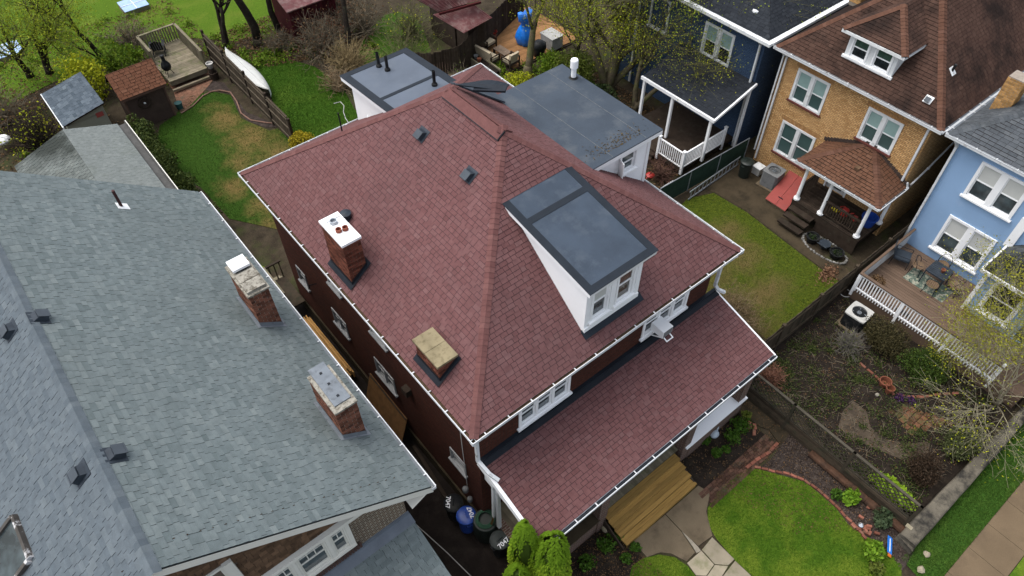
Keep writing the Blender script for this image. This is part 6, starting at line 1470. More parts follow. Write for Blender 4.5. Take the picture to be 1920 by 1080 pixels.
MB().lathe((p.x,p.y,0),[(.36,0),(.40,.3),(.42,.55),(.40,.85),(.38,1.0),(.36,1.02)],26).build('barrel', GREENP, RBR)
MB().tube([(p.x+(.31-.10*i/70)*math.cos(i*.45),p.y+(.31-.10*i/70)*math.sin(i*.45),1.05+.0012*i) for i in range(72)],.018,6).build('hose', mat('green_hose', (.03,.075,.045), .5, .2, 4), RBR)
p = Vector((20.360,6.254,0.800)); bin_('dark trash can standing at the left corner of the yellow house', (p.x,p.y,0), .30, .9, GREENP, GREENP)
DSP = thing('lower_downspout', 'white downspout leading from the porch corner to the rain barrel', 'downspout', (.55,-.1,1.0)); MB().beam((.52,-.02,3.9),(.50,.02,1.7),.09,.07).build('pipe', GUTTER, DSP); MB().beam((.50,.02,1.69),(.45,.1,1.05),.07,.06).build('rusty_end', PLY, DSP)
for i,(px_,lab,m_,r_) in enumerate((((0.562,1.236,0.300),'small pale stone block by the gas meter','_s',.10),((1.027,0.497,0.850),'round grey ornament on the porch floor','_g',.10))):
    t = thing('small_ornament', lab, 'ornament', px_); MB().blob(px_, r_, 1, .2).build('stone', STONE, t)
# AC condensers
def condenser(label, loc, w, h, rz, body, top):
    t = thing('air_conditioner_unit', label, 'air conditioner', loc, rz)
    c = w*.38; pl = [(-w/2,-c),(-c,-w/2),(c,-w/2),(w/2,-c),(w/2,c),(c,w/2),(-c,w/2),(-w/2,c)]
    MB().prism(pl, .04, h-.06).build('casing', body, t, local=True)
    for i in range(12): MB().prism([(a*1.012,b_*1.012) for a,b_ in pl], .10+i*(h-.24)/12, .125+i*(h-.24)/12).build('louvre', body, t, local=True)
    o = MB(); n = 24; r0 = w*.36; vs_ = []; fs = []
    def sq(a): m_ = max(abs(math.cos(a)),abs(math.sin(a))); k = .52*w/m_; return (k*math.cos(a)*(.95 if m_ < .8 else 1), k*math.sin(a)*(.95 if m_ < .8 else 1))
    for k in range(n):
        a = 6.2832*k/n; x,y = sq(a); vs_ += [(x,y,h-.06),(x,y,h),(r0*math.cos(a),r0*math.sin(a),h+.01),(r0*math.cos(a),r0*math.sin(a),h-.1)]
    for k in range(n):
        j = (k+1)%n
        for q in range(3): fs.append((k*4+q,j*4+q,j*4+q+1,k*4+q+1))
    o.add(vs_,fs); o.build('top_ring', top, t, local=True)
    f_ = MB()
    for k in range(4): a = k*1.5708; f_.add([(0.03*math.cos(a+1.57),.03*math.sin(a+1.57),h-.08),(r0*.9*math.cos(a-.3),r0*.9*math.sin(a-.3),h-.09),(r0*.9*math.cos(a+.35),r0*.9*math.sin(a+.35),h-.05)],[(0,1,2)])
    f_.build('fan', METAL, t, local=True)
    gl = MB()
    for r_ in (.3,.5,.7,.9): gl.tube([(r0*r_*math.cos(a),r0*r_*math.sin(a),h-.005) for a in [6.2832*i/20 for i in range(21)]],.005,3)
    for k in range(8): a = k*.785; gl.tube([(0,0,h-.003),(r0*math.cos(a),r0*math.sin(a),h-.003)],.005,3)
    gl.build('grille', BLACK, t, local=True); MB().cyl((0,0),.09,h-.09,h-.03,12).build('motor', METAL, t, local=True)
    MB().box(-w*.62,w*.62,-w*.62,w*.62,0,.04).build('pad', CONC, t, local=True)
    return t
p = Vector((20.759,5.083,0.000)); condenser('grey round-topped air conditioner unit by the yellow brick wall', (p.x+.1,p.y,0), .78, .85, .1, GREYM, GREYM)
p = Vector((16.726,-2.169,0.750)); condenser('air conditioner unit with pale top beside the blue house deck', (p.x,p.y,0), .80, .76, .05, BLACKP, LTGREY)
t = thing('utility_cabinet', 'small white utility box on the ground by the air conditioner', 'utility box', (21.0,5.95,0)); MB().box(20.8,21.2,5.75,6.15,.05,.42).build('case', LTGREY, t); MB().box(20.78,21.22,5.73,6.17,.42,.46).build('lid', WHITE2, t)
# oval pebble bed with pots by the yellow house porch
OV = thing('pebble_border', 'oval border of pale pebbles beside the dark porch steps', 'border', (19.25,1.0,0))
P = Pieces()
for i in range(64):
    a = 6.2832*i/64; x, y = 19.28+.50*math.cos(a)+rnd.gauss(0,.012), .98+1.05*math.sin(a)+rnd.gauss(0,.015)
    bb = MB().blob((0,0,0), .055, 1, .15, seed=i%4); P.add(('peb',i%4), bb.v, bb.f, Matrix.Translation((x,y,.03)), rnd.random())
P.emit('pebble','pebbles', PEBBLE, OV, 64)
for lab,(x,y),r_ in (('round black pot in the pebble oval nearer the steps',(19.25,1.62),.28),('round black pot in the pebble oval farther from the steps',(19.25,.42),.30)):
    t = thing('black_pot', lab, 'pot', (x,y,0)); MB().lathe((x,y,0),[(r_*.7,0),(r_,.28),(r_*1.05,.28),(r_*1.05,.31),(r_*.9,.31),(r_*.85,.22)],18).build('pot', BLACKP, t); m_ = MB(); leafcloud(m_,(x,y,.27),(r_*.8,r_*.8,.06),90,.06,rnd); m_.build('foliage', L_DRK, t, uvs=False)
t = thing('garden_cart', 'dark plastic garden cart between the two black pots', 'cart', (19.25,1.03,0)); b = MB(); b.lathe((19.25,1.03,.12),[(.16,0),(.26,.22),(.27,.22),(.24,.2)],8); b.build('tub', VENTM, t)
MB().tube([(19.1,.85,.3),(18.95,.8,.42),(18.95,1.25,.42),(19.1,1.2,.3)],.02,6).build('handle', VENTM, t)
for sy in (.82,1.24): MB().tube([(19.35,sy-.03,.1),(19.35,sy+.03,.1)],.1,12).build('wheel', BLACKP, t)
# things on the yellow porch
t = thing('watering_can', 'large red watering can on the yellow house porch', 'watering can', (20.75,1.35,.86)); MB().lathe((20.75,1.35,.86),[(.15,0),(.17,.05),(.15,.3),(.10,.34),(.09,.32)],16).build('body', REDP, t); MB().tube([(20.75,1.2,1.0),(20.75,.98,1.22)],[.03,.02],6).build('spout', REDP, t); MB().tube([(20.75,1.48,1.0),(20.75,1.62,1.15),(20.75,1.45,1.28),(20.75,1.35,1.24)],.015,6).build('handle', REDP, t)
t = thing('red_kettle', 'small round red pot on the yellow house porch', 'pot', (20.75,.85,.86)); MB().blob((20.75,.85,.98),.13,2,.03).build('body', REDP, t, smooth=True); MB().tube([(20.75,.74,1.02),(20.75,.76,1.16),(20.75,.92,1.16),(20.75,.94,1.02)],.012,5).build('handle', REDP, t)
t = thing('yellow_bag', 'crumpled yellow bag beside the red watering can', 'bag', (20.7,1.72,.86)); MB().blob((20.7,1.72,.97),.15,2,.5,sq=(1,1.1,.8)).build('bag', YELP, t)
t = thing('blue_tub', 'round blue tub at the right end of the yellow house porch', 'tub', (21.0,.38,.86)); MB().lathe((21.0,.38,.86),[(.24,0),(.33,.42),(.35,.42),(.35,.45),(.30,.45),(.26,.1)],20).build('tub', BLUEP, t)
# deck furniture, blue house
RG = thing('outdoor_rug', 'green patterned rug under the deck table', 'rug', (20.3,-3.05,.605)); MB().box(19.75,20.65,-3.9,-2.2,.606,.615).build('rug', RUG, RG)
TB = thing('deck_table', 'square dark slatted metal table on the deck rug', 'table', (20.43,-3.1,.615))
for i in range(8): MB().box(-.40+i*.1,-.31+i*.1,-.40,.40,.70,.72).build('slat', VENTM, TB, local=True)
for sx in (-.38,.38):
    MB().box(sx-.02,sx+.02,-.38,.38,.66,.70).build('apron', VENTM, TB, local=True)
    for sy in (-.37,.37): MB().box(sx-.02,sx+.02,sy-.02,sy+.02,0,.66).build('leg', VENTM, TB, local=True)
t = thing('flower_pot', 'terracotta pot standing on the deck table', 'pot', (20.4,-3.2,1.335)); MB().lathe((20.4,-3.2,1.336),[(.05,0),(.08,.12),(.09,.12),(.09,.15),(.07,.15),(.06,.1)],12).build('pot', TERRA, t)
def dchair(label, loc, rz, src=None):
    if src: return copy_thing(src, loc, rz, label, 'chairs round the deck table')
    t = thing('deck_chair', label, 'chair', loc, rz, 'chairs round the deck table')
    MB().lathe((0,0,.42),[(.0,0),(.22,0),(.24,.02),(.22,.04),(.0,.035)],16).build('seat', RATTAN, t, local=True)
    for sx in (-.18,.18):
        for sy in (-.17,.17): MB().tube([(sx,sy,.42),(sx*1.25,sy*1.25,0)],.012,6).build('leg', BLACK, t, local=True)
    MB().tube([(.24*math.cos(a),.22*math.sin(a)*1.0,.42+.42*max(0,math.sin(a))**.5) for a in [3.1416*i/14 for i in range(15)]],.013,6).build('back_hoop', BLACK, t, local=True)
    for i in range(5): x = -.14+.07*i; MB().tube([(x,.17,.44),(x,.20,.80)],.007,4).build('back_rod', RATTAN, t, local=True)
    MB().tube([(-.24,0,.62),(-.2,-.18,.62)],.012,5).build('arm', BLACK, t, local=True); MB().tube([(.24,0,.62),(.2,-.18,.62)],.012,5).build('arm', BLACK, t, local=True)
    return t
d0 = dchair('rattan-seated deck chair on the railing side of the table', (19.85,-3.25,.61), math.radians(100))
dchair('rattan-seated deck chair between the table and the lounge chair', (20.35,-2.35,.61), math.radians(10), d0)
dchair('rattan-seated deck chair between the table and the blue wall', (21.15,-2.95,.61), math.radians(-80), d0)
dchair('rattan-seated deck chair half hidden by yellow-green twigs', (20.5,-3.85,.61), math.radians(180), d0)
t = thing('lounge_chair', 'black metal armchair in the corner of the deck', 'chair', (20.35,-1.65,.61), math.radians(20))
MB().box(-.3,.3,-.3,.3,.38,.46).build('seat', VENTM, t, local=True); MB().bbox(basis((0,.3,.42),X_,(0,.3,1),(0,-1,.3)),-.3,.3,0,.5,0,.03).build('backrest', VENTM, t, local=True)
for sx in (-.3,.3):
    MB().tube([(sx,-.3,0),(sx,-.3,.6),(sx,.3,.62),(sx,.36,0)],.015,6).build('leg', BLACK, t, local=True)
t = thing('wicker_planter', 'round dark wicker basket with dry plants at the deck corner', 'planter', (18.45,-1.75,.6)); MB().lathe((18.45,-1.75,.6),[(.25,0),(.33,.3),(.34,.32),(.28,.3)],16).build('basket', RATTAN, t); m_ = MB(); leafcloud(m_,(18.45,-1.75,.98),(.32,.32,.16),260,.07,rnd); m_.build('foliage', L_DRY, t, uvs=False)
t = thing('deck_hatch_board', 'short brown plank lying by the deck railing', 'plank', (18.3,-4.6,.6)); MB().bbox(basis((18.25,-4.9,.605),Y_,X_,Z_),-.35,.35,-.12,.12,0,.03).build('plank', WOODB, t)
t = thing('flower_pot', 'orange flower pot at the corner of the blue vestibule', 'pot', (19.85,-4.75,.6)); MB().lathe((19.85,-4.75,.6),[(.09,0),(.14,.2),(.15,.2),(.12,.18)],12).build('pot', TERRA, t); m_ = MB(); leafcloud(m_,(19.85,-4.75,.85),(.15,.15,.1),90,.06,rnd); m_.build('foliage', L_RED, t, uvs=False)
t = thing('coir_mat', 'half-round dark mat on the deck by the railing', 'mat', (18.2,-3.2,.6)); MB().prism([(18.05+.0,-3.0-.0)]+[(18.05+.22*math.sin(a),-2.9-.32*(1-math.cos(a))) for a in [3.1416*i/10 for i in range(11)]],.606,.618).build('mat', CABLE, t)
t = thing('coiled_hose', 'thin pale ring of hose on the soil near the fence', 'hose', (17.841,-1.050,0.030)); p = Vector((17.841,-1.050,0.030)); MB().tube([(p.x+.22*math.cos(a),p.y+.22*math.sin(a),.03) for a in [6.2832*i/18 for i in range(19)]],.015,5).build('ring', CABLEW, t)
# front garden bits
p = Vector((8.669,-1.977,0.200)); t = thing('watering_can', 'pale blue-grey watering can lying in the bed below the porch', 'watering can', (p.x,p.y,0)); MB().blob((p.x,p.y,.17),.17,2,.05,sq=(1,.9,.9)).build('body', mat('zinc', (.36,.42,.46), .45, .15, 5), t, smooth=True); MB().tube([(p.x+.1,p.y,.2),(p.x+.36,p.y+.12,.38)],[.03,.02],6).build('spout', bpy.data.materials['zinc'], t); MB().tube([(p.x-.12,p.y,.24),(p.x-.2,p.y-.05,.36),(p.x,p.y,.38)],.012,5).build('handle', bpy.data.materials['zinc'], t)
BP = thing('brick_pile', 'small pile of loose red bricks at the bed corner', 'bricks', (9.981,-2.636,0.000))
for k,(px_,rz_) in enumerate((((9.983,-2.454,0.050),.2),((10.058,-2.653,0.050),.9),((9.858,-2.789,0.050),.7),((9.878,-2.570,0.100),.3))):
    p = Vector(px_); c_, s_ = math.cos(rz_), math.sin(rz_); MB().bbox((p,Vector((c_,s_,0)),Vector((-s_,c_,0)),Z_),-.11,.11,-.055,.055,-.04,.03,rnd.random()).build('brick', EDGER, BP)
# edging bricks round the lawn
ED_ = thing('lawn_edging', 'curved row of terracotta edging bricks round the front lawn', 'edging', (9.571,-4.953,0.000))
pts = [Vector(q) for q in [(8.696,-3.486,0.000), (9.051,-3.700,0.000), (9.422,-3.747,0.000), (10.041,-3.628,0.000)]]+[]
path = [Vector(q) for q in [(8.903,-3.706,0.000), (9.183,-4.112,0.000), (9.479,-4.480,0.000), (9.719,-4.951,0.000), (9.793,-5.429,0.000), (9.808,-5.876,0.000), (9.766,-6.315,0.000), (9.698,-6.724,0.000), (9.667,-7.041,0.000), (9.641,-7.312,0.000)]]
def along(path, step):
    out = []; acc = 0
    for i in range(len(path)-1):
        a, c = path[i], path[i+1]; L = (c-a).length; d = (c-a)/L
        while acc < L: out.append((a+d*acc, d)); acc += step
        acc -= L
    return out
for p, d in along(path, .235):
    d = Vector((d.x+rnd.gauss(0,.08), d.y+rnd.gauss(0,.08), 0)).normalized(); MB().bbox((p,d,Vector((-d.y,d.x,0)),Z_),-.105,.105,-.04,.04,-.02,.05+rnd.uniform(0,.03),rnd.random()).build('brick', EDGER, ED_)
for p, d in along([Vector(q) for q in [(8.696,-3.486,0.000), (9.140,-3.516,0.000), (9.616,-3.595,0.000), (10.125,-3.564,0.000)]], .23):
    MB().bbox((p,d,Vector((-d.y,d.x,0)),Z_),-.105,.105,-.05,.05,-.02,.06,rnd.random()).build('brick', EDGER, ED_)
BK2 = thing('curved_edging', 'wavy pale edging strip round the dry back lawn', 'edging', (4.283,26.946,0.000))
path = [Vector(q) for q in [(1.778,27.907,0.050), (2.515,28.136,0.050), (3.261,28.626,0.050), (3.754,28.720,0.050), (4.192,28.547,0.050), (4.550,27.997,0.050), (4.454,27.018,0.050), (4.174,25.924,0.050), (4.294,25.062,0.050), (4.825,24.333,0.050), (5.057,24.083,0.050)]]
MB().tube(path, .035, 6).build('strip', mat('edging_strip', (.20,.12,.09), .9, .2, 5), BK2)
t = thing('garden_edging', 'broken row of terracotta bricks curving through the neighbour garden', 'edging', (15.645,-4.291,0.000))
for p, d in along([Vector(q) for q in [(15.279,-3.556,0.000), (15.235,-4.107,0.000), (15.061,-4.925,0.000), (15.318,-5.370,0.000), (15.766,-5.738,0.000), (16.319,-6.045,0.000), (16.885,-6.451,0.000)]], .34): MB().bbox((p,d,Vector((-d.y,d.x,0)),Z_),-.13,.13,-.045,.045,-.02,.05,rnd.random()).build('brick', EDGER, t)
for lab, q, r_ in (('larger empty terracotta pot in the neighbour garden',(15.127,-4.533,0.000),.22),('smaller empty terracotta pot in the neighbour garden',(14.997,-4.813,0.000),.16)):
    t = thing('flower_pot', lab, 'pot', q); MB().lathe(q,[(r_*.65,0),(r_*.9,.22),(r_,.22),(r_,.28),(r_*.85,.28),(r_*.75,.08)],16).build('pot', TERRA, t)
for i,(q,r_,lab) in enumerate((((10.955,-6.295,0.060),.14,'rounded grey stone in the mulch beside the lime shrub'),((10.899,-6.559,0.050),.10,'small tan stone beside the larger grey stone'),((10.584,-6.901,0.060),.11,'single broken red brick in the mulch bed'),((10.625,-8.927,0.040),.12,'flat white stone on the grass verge'),((10.042,-9.071,0.050),.14,'pale kerb stone fragment by the pavement'),((14.554,-4.637,0.050),.09,'small grey stone beside the terracotta pots'))):
    t = thing('garden_stone', lab, 'stone', q); MB().blob(q, r_, 2, .25, sq=(1,.75,.55), seed=i).build('stone', EDGER if 'brick' in lab else (FLAG if 'white' in lab or 'pale' in lab else STONE), t)
RBL = thing('rubble_heap', 'loose heap of broken red bricks at the end of the lawn edging', 'bricks', (9.838,-7.181,0.000))
for k in range(12):
    p = Vector((9.807,-7.181,0.050))+Vector((rnd.gauss(0,.16),rnd.gauss(0,.16),rnd.uniform(0,.05))); a = rnd.random()*3; MB().bbox((p,Vector((math.cos(a),math.sin(a),0)),Vector((-math.sin(a),math.cos(a),0)),Z_),-.08,.08,-.04,.04,-.05,.02,rnd.random()).build('brick', EDGER, RBL)
t = thing('glass_lantern', 'small shiny glass garden light among broken bricks', 'garden light', (9.805,-7.086,0.000)); p = Vector((9.805,-7.086,0.000)); MB().lathe(p,[(.06,0),(.07,.12),(.09,.13),(.02,.2)],10).build('light', mat('chrome_light', (.7,.72,.74), .15, .1, metal=.8), t)
YS = thing('yard_sign', 'small blue garden sign with white lettering lying by the wall end', 'sign', (9.936,-8.048,0.150)); p = Vector((9.910,-8.027,0.150))
Bq = basis(p, (.86,.5,0), (-.42,.72,.55), (.27,-.47,.83)); MB().bbox(Bq,-.28,.28,-.10,.10,0,.015).build('board', mat('sign_blue', (.02,.16,.55), .45, .1), YS); MB().bbox(Bq,-.22,.22,-.02,.02,.0155,.018).build('white_stripe', LETTER, YS); MB().bbox(Bq,-.40,-.29,-.07,.07,0,.02).build('orange_tab', mat('sign_orange', (.55,.16,.03), .5, .1), YS); MB().tube([p-Vector((0,0,.15)),p],.01,5).build('stake', WOODD, YS)
RT = thing('red_toy', 'small red plastic toy on the bare soil by the navy porch', 'toy', (15.6,8.6,0)); p = Vector((16.902,8.996,0.100)); RT.location = (p.x,p.y,0); OFF[RT.name] = Vector((p.x,p.y,0)); MB().blob((p.x,p.y,.14),.18,2,.3,sq=(1,1,.7)).build('body', REDP, RT); MB().tube([(p.x-.25,p.y,.05),(p.x,p.y,.3),(p.x+.25,p.y,.05)],.03,6).build('handle', REDP, RT)
HW = thing('leaf_pile', 'pile of split kindling and brown leaves at the fence foot', 'leaf pile', (18.155,0.002,0.000)); p = Vector((18.155,0.002,0.000)); m_ = MB()
for _ in range(420): leafquad(m_, p+Vector((rnd.gauss(0,.3),rnd.gauss(0,.16),abs(rnd.gauss(0,.05)))), .09, rnd, flatness=.6)
m_.build('leaves', leafmat('kindling_leaf', (.10,.05,.03),(.26,.15,.09)), HW, uvs=False)
for i,q in enumerate(((4.496,29.937,0.900),(4.488,29.826,0.300))):
    t = thing('urn_pot', ('pale-rimmed urn standing by the fence at the deck','dark square pot below the pale-rimmed urn')[i], 'pot', q); MB().lathe(q,[(.12,-.3),(.18,-.1),(.20,0),(.15,0),(.13,-.08)] if i == 0 else [(.22,-.3),(.25,.1),(.2,.1),(.18,.0)],14).build('pot', (LTGREY,WOODD)[i], t); MB().cyl(q,.16,0,q[2]-.3,10).build('stand', WOODD, t) if i == 0 else None
t = thing('green_bucket', 'small teal bucket at the shed corner', 'bucket', (1.916,28.421,0.000)); MB().lathe((1.916,28.421,0.000),[(.15,0),(.19,.35),(.2,.35),(.16,.33)],14).build('bucket', mat('teal_plastic', (.03,.09,.085), .5, .15, 4), t)
GH = thing('garden_hose', 'pale hose trailing over the grass by the white dormer', 'hose', (8.381,22.948,0.000)); MB().tube([(8.052,21.582,0.030), (8.136,22.092,0.030), (8.332,22.636,0.030), (8.639,23.102,0.030), (8.657,23.514,0.030), (8.324,23.606,0.030)],.02,5).build('hose', CABLEW, GH)
t = thing('white_basin', 'white upturned basin beside the garage at the left edge', 'basin', (-6.021,30.757,0.500)); MB().blob((-6.021,30.757,0.500),.35,2,.1,sq=(1,1,.6)).build('basin', WHITE, t)

# ================================================================== vegetation
# trees behind, left to right
L_TREE = leafmat('young_leaf', (.13,.20,.016), (.36,.40,.03))
tree('spring_tree', 'slim dark tree with yellow-green spring leaves at the far left', (-3.3,36.5,0), [((-.03,-.05,1),2.3,.16),((.15,-.1,1),2.3,.10)], 4, 101, L_TREE, 6, .075, .5, BARKD, TWIGG, up=.1, spread=.8, ratio=.74, kids=(2,4))
tree('spring_tree', 'second slim dark trunk with yellow-green leaves, beside the far-left tree', (-2.35,36.2,0), [((-.12,.0,1),2.4,.17),((.25,-.2,1),2.2,.10)], 4, 102, L_TREE, 6, .075, .5, BARKD, TWIGG, up=.1, spread=.8, ratio=.74, kids=(2,4))
tree('spring_tree', 'dark curved trunk leaning left above the slate-blue shed', (.3,35.3,0), [((-.22,.1,1),3.2,.15),((-.5,-.1,.9),1.8,.06)], 4, 103, L_TREE, 8, .075, .5, BARKD, TWIGG, keep=.8, ratio=.72, kids=(2,4))
tree('bare_tree', 'bare dark tree forking in two just behind the canoe', (6.35,32.4,0), [((-.06,-.02,1),2.4,.16),((-.12,.05,1),2.6,.14)], 3, 104, None, bark=BARKD, twig=TWIGG, spread=.8)
tree('bare_tree', 'thickest bare dark trunk behind the back lawn', (7.9,31.4,0), [((-.06,.06,1),5.5,.27)], 3, 105, None, bark=BARKD, twig=TWIGG, spread=.5)
tree('bare_tree', 'bare dark trunk leaning left in front of the red barn', (9.3,31.2,0), [((-.22,.0,1),5.0,.20)], 3, 106, None, bark=BARKD, twig=TWIGG, spread=.5)
tree('bare_tree', 'single straight dark trunk among the brambles behind the flat roof', (11.5,26.8,0), [((0,.02,1),4.6,.18)], 3, 107, None, bark=BARKD, twig=TWIG, spread=.5)
tree('leaning_tree', 'leaning trunk with green crown beside the cedar patio', (17.9,19.2,0), [((.20,-.02,1),3.9,.22)], 4, 108, L_TREE, 9, .08, .5, BARK, TWIGG, spread=.7)
tree('spring_tree', 'small tree of bright yellow-green leaves behind the flat roof', (20.2,17.8,0), [((.08,.0,1),2.4,.12),((.2,-.1,1),2.4,.1)], 5, 109, L_YEL, 5, .065, .35, BARK, TWIGG, spread=.75, ratio=.72)
tree('multi_stem_tree', 'large mossy multi-stemmed tree spreading bare limbs over the navy house', (20.3,15.4,0), [((.02,-.02,1),4.0,.34),((.28,-.28,1),3.8,.26),((-.16,.10,1),4.2,.24),((.42,-.50,.9),3.6,.2),((.12,-.34,1),3.6,.2)], 5, 110, L_TREE, 6, .06, .4, BARK, TWIGG, spread=.75, ratio=.76, keep=.7)
tree('bare_tree', 'low mossy tree reaching bare limbs across the navy house window', (20.2,13.2,0), [((.1,-.45,.8),2.6,.16),((.0,-.15,1),2.6,.16)], 5, 111, L_YEL, 3, .06, .3, BARK, TWIGG, spread=.8, ratio=.76, keep=.5)
shrub('evergreen_bush', 'dense dark green bush under the multi-stemmed tree', (19.0,16.6,0), (1.3,1.2,1.2), 5000, .10, L_OLV, 120, cat='bush')
shrub('evergreen_bush', 'leafy green bush between the leaning tree and the flat roof', (18.6,18.0,0), (.9,.9,.9), 2600, .10, L_GRN, 121, cat='bush')
shrub('evergreen_bush', 'dark bush right behind the white vent pipe', (18.3,14.2,0), (1.1,1.1,1.0), 3600, .10, L_DRK, 122, cat='bush')
shrub('evergreen_bush', 'yellowish low bush beyond the red rear roof', (16.6,18.6,0), (1.1,.8,.45), 1500, .09, L_YEL, 123, cat='bush')
# brambles and brush
twigbush('bramble_thicket', 'tangled bare bramble thicket in front of the red barn', (10.3,28.2,0), 2.2, 170, 130, TWIG, L_DRY, 700, .09, thick=.014)
twigbush('bramble_thicket', 'tall tan dry grass clump left of the dark trunk behind the flat roof', (10.6,25.6,0), 1.7, 240, 131, mat('tan_stalks', (.20,.15,.075), .95, .25, 4), None, thick=.014)
twigbush('bramble_thicket', 'wide arching bare brambles over the middle back lawn', (13.2,24.0,0), 2.3, 130, 132, TWIGG, L_GRN, 220, .08, thick=.012)
twigbush('bramble_thicket', 'grey bare brush heap beside the picket fence', (14.4,20.4,0), 1.3, 110, 133, TWIG, L_GRN, 160, .07, thick=.010)
twigbush('bramble_thicket', 'bare brush behind the slatted deck railing', (2.2,36.0,0), 1.7, 150, 134, TWIG, L_DRY, 200, .09, thick=.013)
twigbush('bramble_thicket', 'dark tangle of bare stems between the small shed and the deck', (1.4,31.2,0), 1.4, 130, 135, BARKD, L_GRN, 260, .10, thick=.013)
twigbush('bramble_thicket', 'dark bramble mass at the left edge beside the garage', (-4.6,29.8,0), 2.0, 180, 136, BARKD, L_YEL, 320, .11, thick=.014)
twigbush('bramble_thicket', 'brown leafy undergrowth at the far left edge', (-5.6,33.0,0), 2.0, 150, 137, TWIG, L_DRY, 600, .12, thick=.014)
twigbush('bramble_thicket', 'rust-leaved brush in front of the red outbuilding', (12.0,29.8,0), 1.8, 130, 138, TWIG, L_RED, 900, .10, thick=.013)
twigbush('bramble_thicket', 'fallen dry brush at the edge of the second back lawn', (9.2,24.6,0), 1.2, 120, 139, mat('straw_stems', (.24,.18,.11), .95, .25, 4), L_DRY, 300, .08, thick=.012)
twigbush('bramble_thicket', 'bare reddish brush below the navy porch railing', (17.2,8.6,0), 1.1, 110, 140, mat('red_stems', (.10,.055,.042), .95, .25, 4), None, thick=.010)
twigbush('bramble_thicket', 'bare brown brush in front of the far green patch', (13.2,28.6,0), 2.0, 170, 144, TWIG, L_DRY, 500, .09, thick=.013)
twigbush('bramble_thicket', 'thin bare saplings left of the red outbuilding', (15.0,26.4,0), 2.2, 150, 145, TWIGG, L_YEL, 260, .08, thick=.013)
twigbush('bramble_thicket', 'brown brush at the foot of the thick bare trunk', (8.6,30.2,0), 1.3, 140, 146, TWIG, L_DRY, 300, .09, thick=.012)
twigbush('bramble_thicket', 'dense brown thicket hiding the foot of the red barn', (10.9,28.9,0), 1.6, 220, 147, TWIG, L_RED, 700, .09, thick=.013)
twigbush('bramble_thicket', 'grey brush behind the red barn at the top edge', (13.4,31.6,0), 2.4, 200, 148, TWIG, L_DRY, 600, .1, thick=.014)
shrub('yellow_bush', 'yellow-green leafy shrub behind the small slate-blue shed', (-1.2,32.2,0), (1.4,1.2,1.2), 2600, .13, L_YEL, 141, cat='bush', clump=40)
shrub('yellow_bush', 'fresh green shrub behind the rust-roofed shed', (.9,33.2,0), (1.1,1.0,1.2), 2200, .13, L_GRN, 142, cat='bush', clump=30)
rnd = random.Random(77)
# hedge along the garage
HG = thing('ivy_hedge', 'dark evergreen hedge between the garage and the patchy lawn', 'hedge', (-.6,22.8,0)); m_ = MB(); st = MB()
for i in range(14):
    f = i/13; c = Vector((-.75+.55*math.sin(i*1.7)*.4+.1, 26.9-f*8.6, .75)); leafcloud(m_, c, (.62,.62,.85), 1000, .10, rnd, .3); st.tube([(c.x,c.y,0),(c.x+.1,c.y,.8)],[.04,.02],5)
m_.build('foliage', leafmat('hedge_leaf', (.022,.040,.010), (.075,.098,.022)), HG, uvs=False); st.build('stems', BARK, HG, uvs=False)
shrub('forsythia', 'round golden-yellow bush at the back corner of the red roof', (5.22,21.1,0), (.62,.62,.6), 2600, .07, L_FORS, 143, cat='bush', shell=.6)
# arborvitae by the porch
def arbor(label, base, h, r, n, seed):
    rnd = random.Random(seed); t = thing('arborvitae', label, 'tree', base, group='arborvitae beside the porch'); b = Vector(base)
    MB().cyl(b, .06, 0, h*.5, 7).build('trunk', BARK, t)
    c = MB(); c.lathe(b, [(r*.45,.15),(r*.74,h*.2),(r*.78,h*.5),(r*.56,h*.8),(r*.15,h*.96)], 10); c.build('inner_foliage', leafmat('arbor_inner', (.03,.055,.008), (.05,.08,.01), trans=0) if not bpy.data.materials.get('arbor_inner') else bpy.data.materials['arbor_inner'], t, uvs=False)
    m_ = MB(); nb = 60; buds = []
    for k in range(nb): buds.append((rnd.random()*6.283, rnd.random(), rnd.uniform(.85,1.12)))
    for _ in range(n):
        a, f, k = rnd.choice(buds); a += rnd.gauss(0,.16); f = min(1,max(0.02,f+rnd.gauss(0,.05)))
        rr = r*(1.0 if f < .45 else math.sqrt(max(0,1-((f-.45)/.56)**2)))*k*rnd.uniform(.82,1.03)
        p = b+Vector((math.cos(a)*rr, math.sin(a)*rr, .1+f*(h-.1)))
        o_ = Vector((math.cos(a),math.sin(a),0)); n_ = (o_*.75+Z_*(.45+.5*f)+Vector((rnd.gauss(0,.3),rnd.gauss(0,.3),rnd.gauss(0,.2)))).normalized(); d = (Z_-n_*n_.z).normalized(); e = n_.cross(d); s = rnd.uniform(.03,.055)
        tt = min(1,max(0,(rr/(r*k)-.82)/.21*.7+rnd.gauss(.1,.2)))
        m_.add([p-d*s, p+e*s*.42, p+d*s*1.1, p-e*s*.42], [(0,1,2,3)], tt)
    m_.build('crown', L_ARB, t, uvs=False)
arbor('narrow bright green arborvitae nearest the porch roof edge', (.22,-1.78,0), 5.0, .44, 9000, 150)
arbor('broad bright green arborvitae nearest the front garden', (.62,-2.42,0), 4.75, .55, 11000, 151)
arbor('shortest arborvitae, cut by the bottom edge', (-.42,-2.2,0), 3.75, .48, 8000, 152)
arbor('middle arborvitae tucked between two taller ones', (.42,-2.2,0), 4.2, .40, 6000, 153)
